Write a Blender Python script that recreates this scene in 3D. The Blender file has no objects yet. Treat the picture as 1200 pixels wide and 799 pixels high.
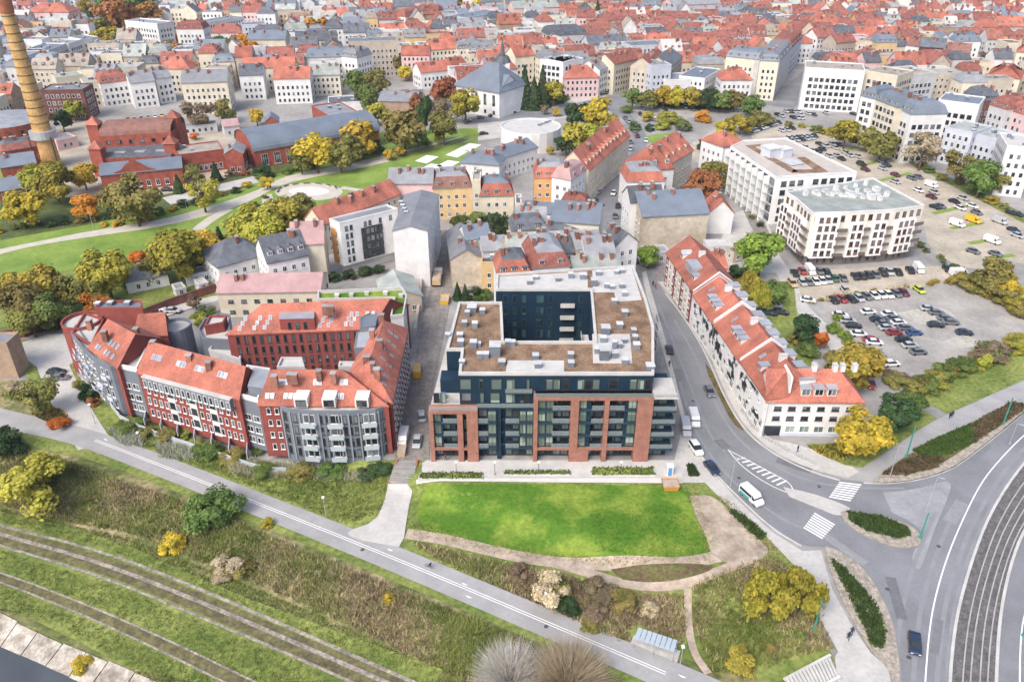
import bpy, bmesh, math, random
from mathutils import Vector
R = math.radians
random.seed(7)
scene = bpy.context.scene
COL = scene.collection
# ---------------------------------------------------------------- camera, sky, sun, exposure
CAM_Z, PITCH, FPX = 100.0, 30.0, 933.33
cam_d = bpy.data.cameras.new('camera'); cam = bpy.data.objects.new('camera', cam_d); COL.objects.link(cam)
cam.location = (0, 0, CAM_Z); cam.rotation_euler = (R(90 - PITCH), 0, 0)
cam_d.lens = 28.0; cam_d.sensor_width = 36.0; cam_d.clip_start = 1.0; cam_d.clip_end = 6000
scene.camera = cam
SUN_EL, SUN_AZ = 48.0, 215.0        # azimuth clockwise from +Y
world = bpy.data.worlds.new('World'); scene.world = world; world.use_nodes = True
wn = world.node_tree.nodes; wl = world.node_tree.links
for n in list(wn): wn.remove(n)
wo = wn.new('ShaderNodeOutputWorld'); wb = wn.new('ShaderNodeBackground'); sk = wn.new('ShaderNodeTexSky')
sk.sky_type = 'NISHITA'; sk.sun_disc = False; sk.sun_elevation = R(SUN_EL); sk.sun_rotation = R(SUN_AZ)
sk.air_density = 1.0; sk.dust_density = 4.0; sk.ozone_density = 1.0
wb.inputs['Strength'].default_value = 0.15
wl.new(sk.outputs[0], wb.inputs['Color']); wl.new(wb.outputs[0], wo.inputs['Surface'])
sun_d = bpy.data.lights.new('sun', 'SUN'); sun_o = bpy.data.objects.new('sun', sun_d); COL.objects.link(sun_o)
sun_d.energy = 1.45; sun_d.angle = R(30); sun_d.color = (1.0, 0.96, 0.9)
sv = Vector((math.sin(R(SUN_AZ)) * math.cos(R(SUN_EL)), math.cos(R(SUN_AZ)) * math.cos(R(SUN_EL)), math.sin(R(SUN_EL))))
sun_o.rotation_euler = sv.to_track_quat('Z', 'Y').to_euler(); sun_o.location = (0, -50, 300)
vs = scene.view_settings; vs.view_transform = 'Standard'; vs.look = 'None'; vs.gamma = 1.0; vs.use_curve_mapping = False
vs.exposure = 0.72

# ---------------------------------------------------------------- from a picture point to a place on the ground
CP, SP = math.cos(R(PITCH)), math.sin(R(PITCH))
def ray(px, py):
    cx = (px - 600) / FPX; cy = -(py - 399.5) / FPX
    return cx, CP + cy * SP, -SP + cy * CP
def P(px, py, z=0.0):
    d = ray(px, py); t = (z - CAM_Z) / d[2]
    return Vector((d[0] * t, d[1] * t))
def sstep(a, b, x):
    t = min(1, max(0, (x - a) / (b - a))); return t * t * (3 - 2 * t)
LP0 = Vector((-47.5, 112.9)); LN = Vector((-.455, -.89)).normalized()
def dist_river(x, y): return (x - LP0.x) * LN.x + (y - LP0.y) * LN.y
def hraw(x, y):
    d = dist_river(x, y); k_ = sstep(85, 95, y); m = sstep(-98, -72, x) * (1 - sstep(35 - 15 * k_, 47 - 9 * k_, x))
    h = -2.0 * sstep(-21, -16, d) * m
    d2 = d + .1 * (x + 69) if -110 < x < 0 else d + (6.9 if x >= 0 else -4.1)
    h -= 2.2 * sstep(4, 19, d) + .8 * sstep(22, 32, d) + 5.0 * sstep(34.6, 38.6, d2)
    return h
GS = 1.25
def H(x, y):
    if dist_river(x, y) < -36: return 0.0
    gx, gy = math.floor(x / GS), math.floor(y / GS); fx, fy = x / GS - gx, y / GS - gy
    a = hraw(gx * GS, gy * GS); b = hraw(gx * GS + GS, gy * GS); c = hraw(gx * GS, gy * GS + GS); d = hraw(gx * GS + GS, gy * GS + GS)
    return (a * (1 - fx) + b * fx) * (1 - fy) + (c * (1 - fx) + d * fx) * fy
def PT(px, py):
    z = 0.0
    for _ in range(12):
        p = P(px, py, z); z = .5 * z + .5 * H(p.x, p.y)
    return P(px, py, z)
def V3(p, z): return Vector((p[0], p[1], z))

# ---------------------------------------------------------------- materials
MATS = {}
def mat(name, col, rough=.85, var=.12, scale=.35, col2=None, fine=0, rnd=0, spec=.25, metal=0, bump=0, bscale=4, transl=0, thr=(.35, .65), coat=0, stretch=None, hue=0):
    if name in MATS: return MATS[name]
    m = bpy.data.materials.new(name); m.use_nodes = True; nt = m.node_tree; N = nt.nodes; L = nt.links
    b = N['Principled BSDF']; b.inputs['Roughness'].default_value = rough; b.inputs['Specular IOR Level'].default_value = spec
    b.inputs['Metallic'].default_value = metal
    if coat: b.inputs['Coat Weight'].default_value = coat
    c1 = [max(0, c * (1 - var)) for c in col[:3]]; c2 = list(col2[:3]) if col2 else [min(1, c * (1 + var)) for c in col[:3]]
    geo = N.new('ShaderNodeNewGeometry'); src = geo.outputs['Position']
    if stretch:
        mp = N.new('ShaderNodeMapping'); L.new(src, mp.inputs[0]); mp.inputs['Scale'].default_value = stretch; src = mp.outputs[0]
    n1 = N.new('ShaderNodeTexNoise'); n1.inputs['Scale'].default_value = scale; n1.inputs['Detail'].default_value = 5; n1.inputs['Roughness'].default_value = .6
    L.new(src, n1.inputs['Vector'])
    rp = N.new('ShaderNodeValToRGB'); rp.color_ramp.elements[0].position = thr[0]; rp.color_ramp.elements[1].position = thr[1]
    rp.color_ramp.elements[0].color = (*c1, 1); rp.color_ramp.elements[1].color = (*c2, 1)
    L.new(n1.outputs['Fac'], rp.inputs['Fac']); out = rp.outputs['Color']
    if fine:
        n2 = N.new('ShaderNodeTexNoise'); n2.inputs['Scale'].default_value = bscale; n2.inputs['Detail'].default_value = 3
        L.new(geo.outputs['Position'], n2.inputs['Vector'])
        mr = N.new('ShaderNodeMapRange'); mr.inputs['From Min'].default_value = .3; mr.inputs['From Max'].default_value = .7
        mr.inputs['To Min'].default_value = 1 - fine; mr.inputs['To Max'].default_value = 1 + fine
        L.new(n2.outputs['Fac'], mr.inputs['Value'])
        hs = N.new('ShaderNodeHueSaturation'); L.new(out, hs.inputs['Color']); L.new(mr.outputs[0], hs.inputs['Value']); out = hs.outputs[0]
    if rnd:
        oi = N.new('ShaderNodeObjectInfo'); mr = N.new('ShaderNodeMapRange'); mr.inputs['To Min'].default_value = 1 - rnd; mr.inputs['To Max'].default_value = 1 + rnd
        L.new(oi.outputs['Random'], mr.inputs['Value'])
        hs = N.new('ShaderNodeHueSaturation'); L.new(out, hs.inputs['Color']); L.new(mr.outputs[0], hs.inputs['Value']); out = hs.outputs[0]
        if hue:
            wq = N.new('ShaderNodeTexWhiteNoise'); wq.noise_dimensions = '1D'; L.new(oi.outputs['Random'], wq.inputs['W']); mq = N.new('ShaderNodeMapRange'); mq.inputs['To Min'].default_value = .5 - hue; mq.inputs['To Max'].default_value = .5 + hue
            L.new(wq.outputs['Value'], mq.inputs['Value']); L.new(mq.outputs[0], hs.inputs['Hue'])
    L.new(out, b.inputs['Base Color'])
    if bump:
        bn = N.new('ShaderNodeTexNoise'); bn.inputs['Scale'].default_value = bscale; bn.inputs['Detail'].default_value = 4
        L.new(geo.outputs['Position'], bn.inputs['Vector'])
        bp = N.new('ShaderNodeBump'); bp.inputs['Strength'].default_value = bump; bp.inputs['Distance'].default_value = .15
        L.new(bn.outputs['Fac'], bp.inputs['Height']); L.new(bp.outputs[0], b.inputs['Normal'])
    if transl:
        tr = N.new('ShaderNodeBsdfTranslucent'); L.new(out, tr.inputs['Color']); mx = N.new('ShaderNodeMixShader'); mx.inputs[0].default_value = transl
        L.new(b.outputs[0], mx.inputs[1]); L.new(tr.outputs[0], mx.inputs[2]); L.new(mx.outputs[0], N['Material Output'].inputs['Surface'])
    MATS[name] = m; return m
def s2l(r, g, b):
    f = lambda c: (c / 255 / 12.92) if c / 255 < .04045 else ((c / 255 + .055) / 1.055) ** 2.4
    return f(r), f(g), f(b)
def glass(name, c1, c2, rough=.06):
    if name in MATS: return MATS[name]
    m = bpy.data.materials.new(name); m.use_nodes = True; N = m.node_tree.nodes; L = m.node_tree.links; b = N['Principled BSDF']
    oi = N.new('ShaderNodeObjectInfo'); g = N.new('ShaderNodeNewGeometry'); wn_ = N.new('ShaderNodeTexWhiteNoise'); wn_.noise_dimensions = '4D'
    sc = N.new('ShaderNodeVectorMath'); sc.operation = 'SCALE'; sc.inputs['Scale'].default_value = .45; fl = N.new('ShaderNodeVectorMath'); fl.operation = 'FLOOR'
    L.new(g.outputs['Position'], sc.inputs[0]); L.new(sc.outputs[0], fl.inputs[0]); L.new(fl.outputs[0], wn_.inputs['Vector']); L.new(oi.outputs['Random'], wn_.inputs['W'])
    rp = N.new('ShaderNodeValToRGB'); rp.color_ramp.elements[0].position = .5; rp.color_ramp.elements[1].position = 1
    rp.color_ramp.elements[0].color = (*c1, 1); rp.color_ramp.elements[1].color = (*c2, 1)
    L.new(wn_.outputs['Value'], rp.inputs['Fac']); L.new(rp.outputs[0], b.inputs['Base Color'])
    b.inputs['Roughness'].default_value = rough; b.inputs['Specular IOR Level'].default_value = .6
    MATS[name] = m; return m
W = {  # wall colours
 'wh': mat('plaster_white', (.68, .675, .67), var=.09, scale=.25, rnd=.05, fine=.04), 'cr': mat('plaster_cream', (.64, .58, .46), var=.1, scale=.3, rnd=.1, fine=.05),
 'be': mat('plaster_beige', (.47, .41, .34), var=.14, scale=.3, rnd=.1, fine=.07), 'gy': mat('plaster_grey', (.52, .52, .53), var=.1, scale=.3, rnd=.1, fine=.05),
 'pk': mat('plaster_pink', (.68, .47, .46), var=.08, scale=.3, rnd=.08), 'yl': mat('plaster_ochre', (.62, .45, .24), var=.1, scale=.3, rnd=.1),
 'br': mat('brick_red', (.30, .085, .06), var=.2, scale=.5, rnd=.1, fine=.15, bscale=3), 'db': mat('brick_dark', (.16, .07, .06), var=.2, scale=.5, rnd=.1, fine=.15, bscale=3),
 'or': mat('plaster_orange', (.66, .36, .15), var=.08, scale=.3), 'bl': mat('plaster_bluegrey', (.50, .53, .60), var=.08, scale=.3, rnd=.05),
 'st': mat('old_render_stained', (.50, .42, .33), var=.25, scale=.18, col2=(.60, .53, .43), fine=.12, bscale=.9), 'tb': mat('brick_tan', (.36, .26, .19), var=.2, scale=.4, rnd=.1, fine=.12, bscale=3)}
RF = {  # roof colours
 'rd': mat('clay_tile', (.40, .15, .11), var=.34, scale=.22, col2=(.47, .165, .115), fine=.2, rnd=.2, bscale=2.5, stretch=(1, 1, .3)), 'dr': mat('old_clay_tile', (.27, .105, .085), var=.25, scale=.5, fine=.2, rnd=.15, bscale=2.5),
 'gr': mat('sheet_metal_grey', (.24, .25, .27), rough=.55, var=.15, scale=.3, fine=.08, rnd=.2, spec=.4), 'dg': mat('slate_dark', (.11, .12, .14), rough=.6, var=.25, scale=.4, fine=.1, rnd=.2),
 'bg': mat('sheet_metal_blue', (.16, .19, .235), rough=.5, var=.12, scale=.2, fine=.06, rnd=.1, spec=.4), 'tn': mat('roof_felt_tan', (.33, .29, .25), var=.2, scale=.3, fine=.1, rnd=.15),
 'gn': mat('roof_felt_green', (.33, .36, .34), var=.2, scale=.25, fine=.1, rnd=.15), 'br': mat('roof_brown', (.23, .12, .10), var=.2, scale=.4, fine=.1, rnd=.1),
 'wt': mat('roof_gravel_white', (.50, .49, .47), var=.08, scale=.4, fine=.06), 'mv': mat('roof_mauve', (.42, .27, .27), var=.12, scale=.3, fine=.08)}
GL = glass('window_glass', (.018, .024, .032), (.22, .24, .26)); GLG = glass('window_glass_greenish', (.06, .10, .09), (.22, .28, .25))
FW = mat('frame_white', (.72, .72, .72), var=.03); FD = mat('frame_dark', (.05, .055, .06), var=.1); FB = mat('frame_brown', (.20, .10, .06), var=.1)
CONC = mat('concrete_light', (.50, .49, .47), var=.1, scale=.3, fine=.07); METAL = mat('galvanised', (.45, .47, .50), rough=.45, metal=.4, var=.1, rnd=.12)
NAVY = mat('navy_cladding', (.011, .032, .058), rough=.5, var=.12, scale=.3); BRB = mat('brick_orange', (.31, .145, .11), var=.16, scale=.6, fine=.18, bscale=5)
def clear_glass(name, c, op):
    m = bpy.data.materials.new(name); m.use_nodes = True; N = m.node_tree.nodes; L = m.node_tree.links; b = N['Principled BSDF']; b.inputs['Base Color'].default_value = (*c, 1); b.inputs['Roughness'].default_value = .08
    t = N.new('ShaderNodeBsdfTransparent'); mx = N.new('ShaderNodeMixShader'); mx.inputs[0].default_value = op; nz = N.new('ShaderNodeTexNoise'); nz.inputs['Scale'].default_value = .5
    L.new(t.outputs[0], mx.inputs[1]); L.new(b.outputs[0], mx.inputs[2]); L.new(mx.outputs[0], N['Material Output'].inputs['Surface']); MATS[name] = m; return m
CLEAR = clear_glass('clear_rail_glass', (.38, .43, .44), .28)
WHITE = mat('white_paint', (.78, .78, .78), var=.04, scale=1)

# ---------------------------------------------------------------- mesh and object helpers
class MB:
    def __init__(s): s.v = []; s.f = []; s.m = []
    def poly(s, pts, mi=0):
        i = len(s.v); s.v += [tuple(p) for p in pts]; s.f.append(tuple(range(i, i + len(pts)))); s.m.append(mi); return s
    def prism(s, pts, z0, z1, mi=0, top=True, bottom=False, mtop=None):
        n = len(pts); i = len(s.v); s.v += [(p[0], p[1], z0) for p in pts] + [(p[0], p[1], z1) for p in pts]
        for k in range(n):
            j = (k + 1) % n; s.f.append((i + k, i + j, i + n + j, i + n + k)); s.m.append(mi)
        if top: s.f.append(tuple(range(i + n, i + 2 * n))); s.m.append(mi if mtop is None else mtop)
        if bottom: s.f.append(tuple(range(i + n - 1, i - 1, -1))); s.m.append(mi)
        return s
    def box(s, c, sz, rz=0, mi=0, z0=None):   # c = centre of the base
        ca, sa = math.cos(rz), math.sin(rz); hx, hy = sz[0] / 2, sz[1] / 2
        pts = [(c[0] + ca * x - sa * y, c[1] + sa * x + ca * y) for x, y in ((-hx, -hy), (hx, -hy), (hx, hy), (-hx, hy))]
        return s.prism(pts, c[2], c[2] + sz[2], mi, True, True)
    def tube(s, a, b, r0, r1=None, n=8, mi=0, cap=True):
        r1 = r0 if r1 is None else r1; a = Vector(a); b = Vector(b); d = (b - a).normalized()
        u = d.cross(Vector((0, 0, 1)) if abs(d.z) < .9 else Vector((1, 0, 0))).normalized(); w = u.cross(d); i = len(s.v)
        for c, r in ((a, r0), (b, r1)):
            for k in range(n):
                t = 2 * math.pi * k / n; s.v.append(tuple(c + u * r * math.cos(t) + w * r * math.sin(t)))
        for k in range(n):
            j = (k + 1) % n; s.f.append((i + k, i + n + k, i + n + j, i + j)); s.m.append(mi)
        if cap: s.f.append(tuple(range(i + n, i + 2 * n))[::-1]); s.m.append(mi); s.f.append(tuple(range(i, i + n))); s.m.append(mi)
        return s
    def mesh(s, name, mats, o=(0, 0, 0), smooth=False):
        me = bpy.data.meshes.new(name); ox, oy, oz = o
        me.from_pydata([(x - ox, y - oy, z - oz) for x, y, z in s.v], [], s.f)
        for m in (mats if isinstance(mats, (list, tuple)) else [mats]): me.materials.append(m)
        if any(s.m): me.polygons.foreach_set('material_index', s.m)
        if smooth: me.polygons.foreach_set('use_smooth', [True] * len(s.f))
        me.update(); return me
    def build(s, name, mats, parent=None, smooth=False, **kw):
        if not s.f: return None
        return link(name, s.mesh(name, mats, org(parent), smooth), parent, **kw)
def org(p):
    o = Vector((0, 0, 0))
    while p is not None: o += p.location; p = p.parent
    return o
def link(name, me, parent=None, loc=None, rz=0, label=None, cat=None, group=None, kind=None, scale=None):
    o = bpy.data.objects.new(name, me); COL.objects.link(o)
    if parent is not None: o.parent = parent
    if loc is not None: o.location = Vector(loc) - org(parent)
    if rz: o.rotation_euler = (0, 0, rz)
    if scale is not None: o.scale = scale
    if label: o['label'] = label
    if cat: o['category'] = cat
    if group: o['group'] = group
    if kind: o['kind'] = kind
    return o
def thing(name, label, cat, loc, group=None, rz=0):
    return link(name, None, None, loc, rz, label, cat, group)
def ccw(p):
    a = sum(p[i][0] * p[(i + 1) % len(p)][1] - p[(i + 1) % len(p)][0] * p[i][1] for i in range(len(p)))
    return list(p) if a > 0 else list(p)[::-1]
def inset(poly, d):
    n = len(poly); out = []
    for i in range(n):
        a, b, c = Vector(poly[i - 1][:2]), Vector(poly[i][:2]), Vector(poly[(i + 1) % n][:2])
        u = (b - a).normalized(); v = (c - b).normalized(); n1 = Vector((-u.y, u.x)); n2 = Vector((-v.y, v.x)); k = n1 + n2
        out.append(b + k * (d / max(.3, 1 + n1.dot(n2))))
    return out
CELL = {}
def pane_mesh(w, h, fr='w', mull=1, gl=None, bar=0, sill=True, fw=.09):
    key = (round(w, 2), round(h, 2), fr, mull, gl.name if gl else '', bar)
    if key in CELL: return CELL[key]
    b = MB(); y = -.07
    b.poly([(-w / 2, -.025, 0), (w / 2, -.025, 0), (w / 2, -.025, h), (-w / 2, -.025, h)], 1)
    def bar_(x0, x1, z0, z1): b.box(((x0 + x1) / 2, y / 2, z0), (x1 - x0, -y, z1 - z0))
    bar_(-w / 2, -w / 2 + fw, 0, h); bar_(w / 2 - fw, w / 2, 0, h); bar_(-w / 2 + fw, w / 2 - fw, h - fw, h); bar_(-w / 2 + fw, w / 2 - fw, 0, fw)
    for k in range(mull):
        x = -w / 2 + w * (k + 1) / (mull + 1); bar_(x - fw / 3, x + fw / 3, fw, h - fw)
    if bar: bar_(-w / 2 + fw, w / 2 - fw, h * bar, h * bar + fw * .7)
    if sill: b.box((0, -.09, -.1), (w + .2, .18, .1))
    CELL[key] = b.mesh('window', [{'w': FW, 'd': FD, 'b': FB}[fr], gl or GL]); return CELL[key]
def ang(a, b): return math.atan2(b[1] - a[1], b[0] - a[0])
def on_wall(a, b, u, off=0.0):
    a = Vector(a[:2]); b = Vector(b[:2]); d = (b - a).normalized(); return a + d * u + Vector((d.y, -d.x)) * off
def faces_cam(a, b, lim=.12):
    m = (Vector(a[:2]) + Vector(b[:2])) / 2; d = (Vector(b[:2]) - Vector(a[:2])).normalized(); n = Vector((d.y, -d.x))
    return n.dot(-m.normalized()) > lim
def windows(root, a, b, zs, w=1.2, h=1.5, sp=2.8, far=None, fr='w', mull=1, margin=1.2, gl=None, name='window', off=0.0, bar=0, skip=.0):
    L_ = (Vector(b[:2]) - Vector(a[:2])).length; n = int((L_ - 2 * margin + sp - w) / sp)
    if n < 1:
        if L_ > w + .6: n = 1
        else: return
    st = (L_ - (n - 1) * sp) / 2; rz = ang(a, b)
    for z in zs:
        for i in range(n):
            if skip and random.random() < skip: continue
            p = on_wall(a, b, st + i * sp, off)
            if far is not None:
                d = Vector((math.cos(rz), math.sin(rz))); o = Vector((d.y, -d.x))
                for k, (e, oo) in enumerate(((.14, .03), (0, .06))):
                    q0 = p - d * (w / 2 + e) + o * oo; q1 = p + d * (w / 2 + e) + o * oo
                    far.poly([V3(q0, z - e), V3(q1, z - e), V3(q1, z + h + e), V3(q0, z + h + e)], k)
            else:
                link(name, pane_mesh(w, h, fr, mull, gl, bar), root, V3(p, z), rz)
# ---------------------------------------------------------------- ground
GRASS = mat('grass', (.145, .21, .045), var=.25, scale=.12, col2=(.24, .27, .075), fine=.35, bscale=1.2, bump=.5)
LAWN = mat('lawn_bright', (.10, .23, .02), var=.25, scale=.10, col2=(.30, .36, .06), fine=.2, bscale=1.5, bump=.4, thr=(.45, .72))
ROUGH = mat('rough_meadow', (.16, .19, .06), var=.25, scale=.14, col2=(.33, .27, .15), fine=.4, bscale=.9, bump=.8, thr=(.4, .66))
PARKG = mat('park_lawn', (.16, .26, .045), var=.15, scale=.08, col2=(.24, .33, .07), fine=.12, bscale=.8)
ASPH = mat('asphalt_road', (.205, .21, .225), var=.14, scale=.1, fine=.06, bscale=2, rough=.9)
ASPL = mat('asphalt_promenade', (.33, .325, .325), var=.1, scale=.2, fine=.05, bscale=2)
PAVE = mat('paving_light', (.47, .455, .43), var=.1, scale=.25, fine=.08, bscale=1.4)
COBB = mat('cobble', (.34, .30, .25), var=.25, scale=1.2, fine=.25, bscale=2.6, bump=.5)
SETT = mat('street_setts', (.235, .215, .2), var=.2, scale=.5, fine=.15, bscale=2)
DIRT = mat('dirt_path', (.42, .34, .27), var=.2, scale=.35, fine=.15, bscale=1.5)
GRAV = mat('gravel_lot', (.31, .295, .28), var=.2, scale=.09, col2=(.40, .38, .35), fine=.12, bscale=1.2)
SAND = mat('sandy_lot', (.42, .37, .30), var=.18, scale=.12, fine=.12, bscale=1)
SOIL = mat('soil_bed', (.16, .10, .07), var=.3, scale=.8, col2=(.12, .13, .04), fine=.3, bscale=2)
URB = mat('town_ground', (.30, .29, .28), var=.2, scale=.05, fine=.12, bscale=.5)
PARKP = mat('park_gravel', (.50, .46, .40), var=.08, scale=.3, fine=.06)
def axis(lo, hi, far0, far1):
    a = [far0] + [lo + GS * i for i in range(int((hi - lo) / GS) + 1)] + [far1]
    return a
gx = axis(-130, 47.5, -2600, 2600); gy = axis(45, 155, -600, 4000)
gb = MB(); nx = len(gx)
for y in gy:
    for x in gx: gb.v.append((x, y, hraw(x, y) if (-131 < x < 48 and 44 < y < 156) else (hraw(min(max(x, -130), 47.5), min(max(y, 45), 155)))))
for j in range(len(gy) - 1):
    for i in range(nx - 1):
        k = j * nx + i; gb.f.append((k, k + 1, k + 1 + nx, k + nx))
        c = ((gx[i] + gx[i + 1]) / 2, (gy[j] + gy[j + 1]) / 2); gb.m.append(1 if dist_river(*c) > -12 and c[0] < 45 and c[1] < 156 and c[0] > -131 or (c[0] < -131 and c[1] < 156) else 0)
gb.build('ground', [URB, ROUGH], kind='structure')
from mathutils.geometry import tessellate_polygon
class Rib(list): pass
def sheet(name, pts, dz, m, parent=None, pix=True, kind='structure', thick=0, **kw):
    w = [PT(*p) for p in pts] if pix else [Vector(p) for p in pts]
    rib = isinstance(pts, Rib)
    if not rib: w = ccw(w)
    rel = any(dist_river(p.x, p.y) > -35 and -128 < p.x < 46 for p in w)
    bm = bmesh.new(); bv = [bm.verts.new((p.x, p.y, 0)) for p in w]; nv = len(bv)
    if rib:
        for i in range(nv // 2 - 1): bm.faces.new((bv[i], bv[i + 1], bv[nv - 2 - i], bv[nv - 1 - i]))
    else:
        for t in tessellate_polygon([[Vector((p.x, p.y, 0)) for p in w]]):
            try: bm.faces.new([bv[i] for i in t])
            except ValueError: pass
    bmesh.ops.recalc_face_normals(bm, faces=bm.faces[:])
    if rel:
        x0, x1 = min(p.x for p in w), max(p.x for p in w); y0, y1 = min(p.y for p in w), max(p.y for p in w)
        for ax, lo, hi in ((0, max(x0, -128), min(x1, 47)), (1, max(y0, 45), min(y1, 155))):
            k = math.ceil(lo / GS)
            while k * GS < hi:
                co = [0, 0, 0]; no = [0, 0, 0]; co[ax] = k * GS; no[ax] = 1
                bmesh.ops.bisect_plane(bm, geom=bm.verts[:] + bm.edges[:] + bm.faces[:], dist=1e-5, plane_co=co, plane_no=no); k += 1
        for v in bm.verts: v.co.z = H(v.co.x, v.co.y) + dz + .1
    else:
        for v in bm.verts: v.co.z = dz
    if thick:
        r = bmesh.ops.extrude_face_region(bm, geom=bm.faces[:])
        for g in r['geom']:
            if isinstance(g, bmesh.types.BMVert): g.co.z += thick
    bmesh.ops.recalc_face_normals(bm, faces=bm.faces[:])
    if not thick:
        for f in bm.faces:
            f.normal_update()
            if f.normal.z < 0: f.normal_flip()
    me = bpy.data.meshes.new(name)
    o_ = org(parent)
    for v in bm.verts: v.co -= o_
    bm.to_mesh(me); bm.free(); me.materials.append(m)
    return link(name, me, parent, kind=kind if parent is None else None, **kw)
def ribbon(pts, w, pix=True):   # centre line to polygon
    c = [PT(*p) for p in pts] if pix else [Vector(p) for p in pts]; l = []; r = []
    for i, p in enumerate(c):
        t = (c[min(i + 1, len(c) - 1)] - c[max(i - 1, 0)]).normalized(); n = Vector((-t.y, t.x)) * (w / 2); l.append(p + n); r.append(p - n)
    return Rib(l + r[::-1])
def smooth(pts, it=2):
    for _ in range(it):
        q = [pts[0]]
        for a, b in zip(pts, pts[1:]): q += [(a[0] * .75 + b[0] * .25, a[1] * .75 + b[1] * .25), (a[0] * .25 + b[0] * .75, a[1] * .25 + b[1] * .75)]
        pts = q + [pts[-1]]
    return pts
def strip(name, pts, w, dz, m, it=2, **kw): return sheet(name, ribbon([tuple(PT(*p)) for p in smooth(pts, it)], w, False), dz, m, pix=False, **kw)
# green foreground
sheet('lawn', [(0, 425), (30, 440), (55, 470), (110, 515), (300, 585), (450, 640), (620, 700), (800, 772), (905, 799), (985, 799), (960, 724), (954, 683), (927, 659), (900, 631), (850, 590), (830, 566), (660, 566), (490, 566), (487, 541), (300, 541), (135, 478), (90, 440), (85, 425), (45, 400), (0, 395)], .03, GRASS)
sheet('lawn', smooth([(500, 569), (640, 567), (800, 571), (812, 580), (820, 605), (832, 632), (830, 650), (815, 657), (740, 656), (640, 652), (560, 640), (500, 622), (489, 612), (488, 595), (500, 569)], 2)[:-1], .08, LAWN)
sheet('grass_verge', [(482, 540), (487, 566), (500, 566), (500, 540)], .06, GRASS)
sheet('grass_verge', smooth([(0, 540), (100, 560), (200, 592), (300, 640), (420, 690), (560, 748), (700, 799), (560, 799), (420, 740), (300, 690), (150, 630), (0, 585)], 1), .05, ROUGH)
sheet('grass_verge', smooth([(0, 600), (120, 625), (260, 690), (400, 742), (560, 799), (360, 799), (180, 799), (60, 735), (0, 712)], 1), .06, GRASS)
# paths
strip('promenade', [(-40, 480), (20, 495), (90, 510), (160, 535), (300, 590), (450, 650), (600, 713), (780, 790), (860, 825)], 5.4, .14, ASPL)
strip('entrance_path', [(55, 400), (62, 430), (80, 470), (100, 505), (112, 522)], 6.5, .10, PAVE)
sheet('paved_yard', [(18, 405), (55, 392), (90, 392), (96, 420), (75, 432), (62, 440), (45, 432), (28, 420)], .12, PAVE)
sheet('entrance_path', smooth([(455, 568), (485, 568), (478, 600), (472, 642), (455, 640), (415, 632), (405, 624), (440, 612), (450, 590)], 1), .17, PAVE)
strip('dirt_path', [(476, 626), (520, 632), (600, 652), (660, 661), (740, 662), (810, 660), (850, 650), (895, 645)], 2.6, .11, DIRT)
strip('dirt_path', [(640, 658), (690, 672), (740, 688), (790, 687), (840, 672), (880, 655)], 2.0, .13, DIRT)
strip('footpath', [(806, 690), (806, 730), (812, 765), (830, 790)], 1.2, .11, DIRT)
sheet('bare_soil_patch', smooth([(808, 582), (835, 580), (860, 605), (890, 632), (905, 650), (870, 665), (835, 655), (828, 630), (815, 605)], 2), .12, mat('bare_soil', (.40, .32, .25), var=.3, scale=.3, col2=(.46, .39, .31), fine=.15, bscale=1.5))
sheet('soil_bed', smooth([(715, 668), (760, 661), (830, 661), (838, 668), (800, 680), (760, 684), (730, 680)], 2), .15, SOIL)
# double line and arrows on the promenade
for dx in (-.22, .22):
    c = [tuple(PT(*p)) for p in smooth([(112, 517), (160, 535), (300, 590), (450, 650), (600, 713), (780, 790)], 2)]
    rb = ribbon(c, .14, False); n = len(rb) // 2; t = (Vector(c[-1]) - Vector(c[0])).normalized(); o_ = Vector((-t.y, t.x)) * (dx - 0.0)
    sheet('lane_line', Rib(p + o_ for p in rb), .19, WHITE, pix=False)
# the old railway: three gravel ruts and a rut pair below
RUT = mat('rut_gravel', (.26, .235, .20), var=.3, scale=.5, col2=(.36, .32, .26), fine=.3, bscale=2)
BEDM = mat('track_bed', (.13, .115, .065), var=.3, scale=.6, col2=(.17, .16, .07), fine=.3, bscale=1.8)
strip('track_bed', [(-60, 610), (0, 629), (120, 661), (240, 709), (360, 762), (468, 808)], 3.3, .14, BEDM); strip('track_bed', [(-60, 660), (0, 677), (100, 715), (200, 760), (295, 806)], 1.5, .14, BEDM)
for pts, w in (([(-60, 600), (0, 617), (120, 646), (240, 693), (360, 745), (495, 805)], .6), ([(-60, 608), (0, 627), (120, 660), (240, 708), (360, 760), (470, 808)], .75), ([(-60, 622), (0, 640), (120, 676), (240, 726), (340, 768), (430, 808)], .5)): strip('gravel_rut', pts, w, .19, RUT)
for pts in ([(-60, 655), (0, 671), (100, 708), (200, 752), (310, 805)], [(-60, 664), (0, 682), (100, 722), (190, 764), (275, 806)]): strip('gravel_rut', pts, .34, .19, RUT)
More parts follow.
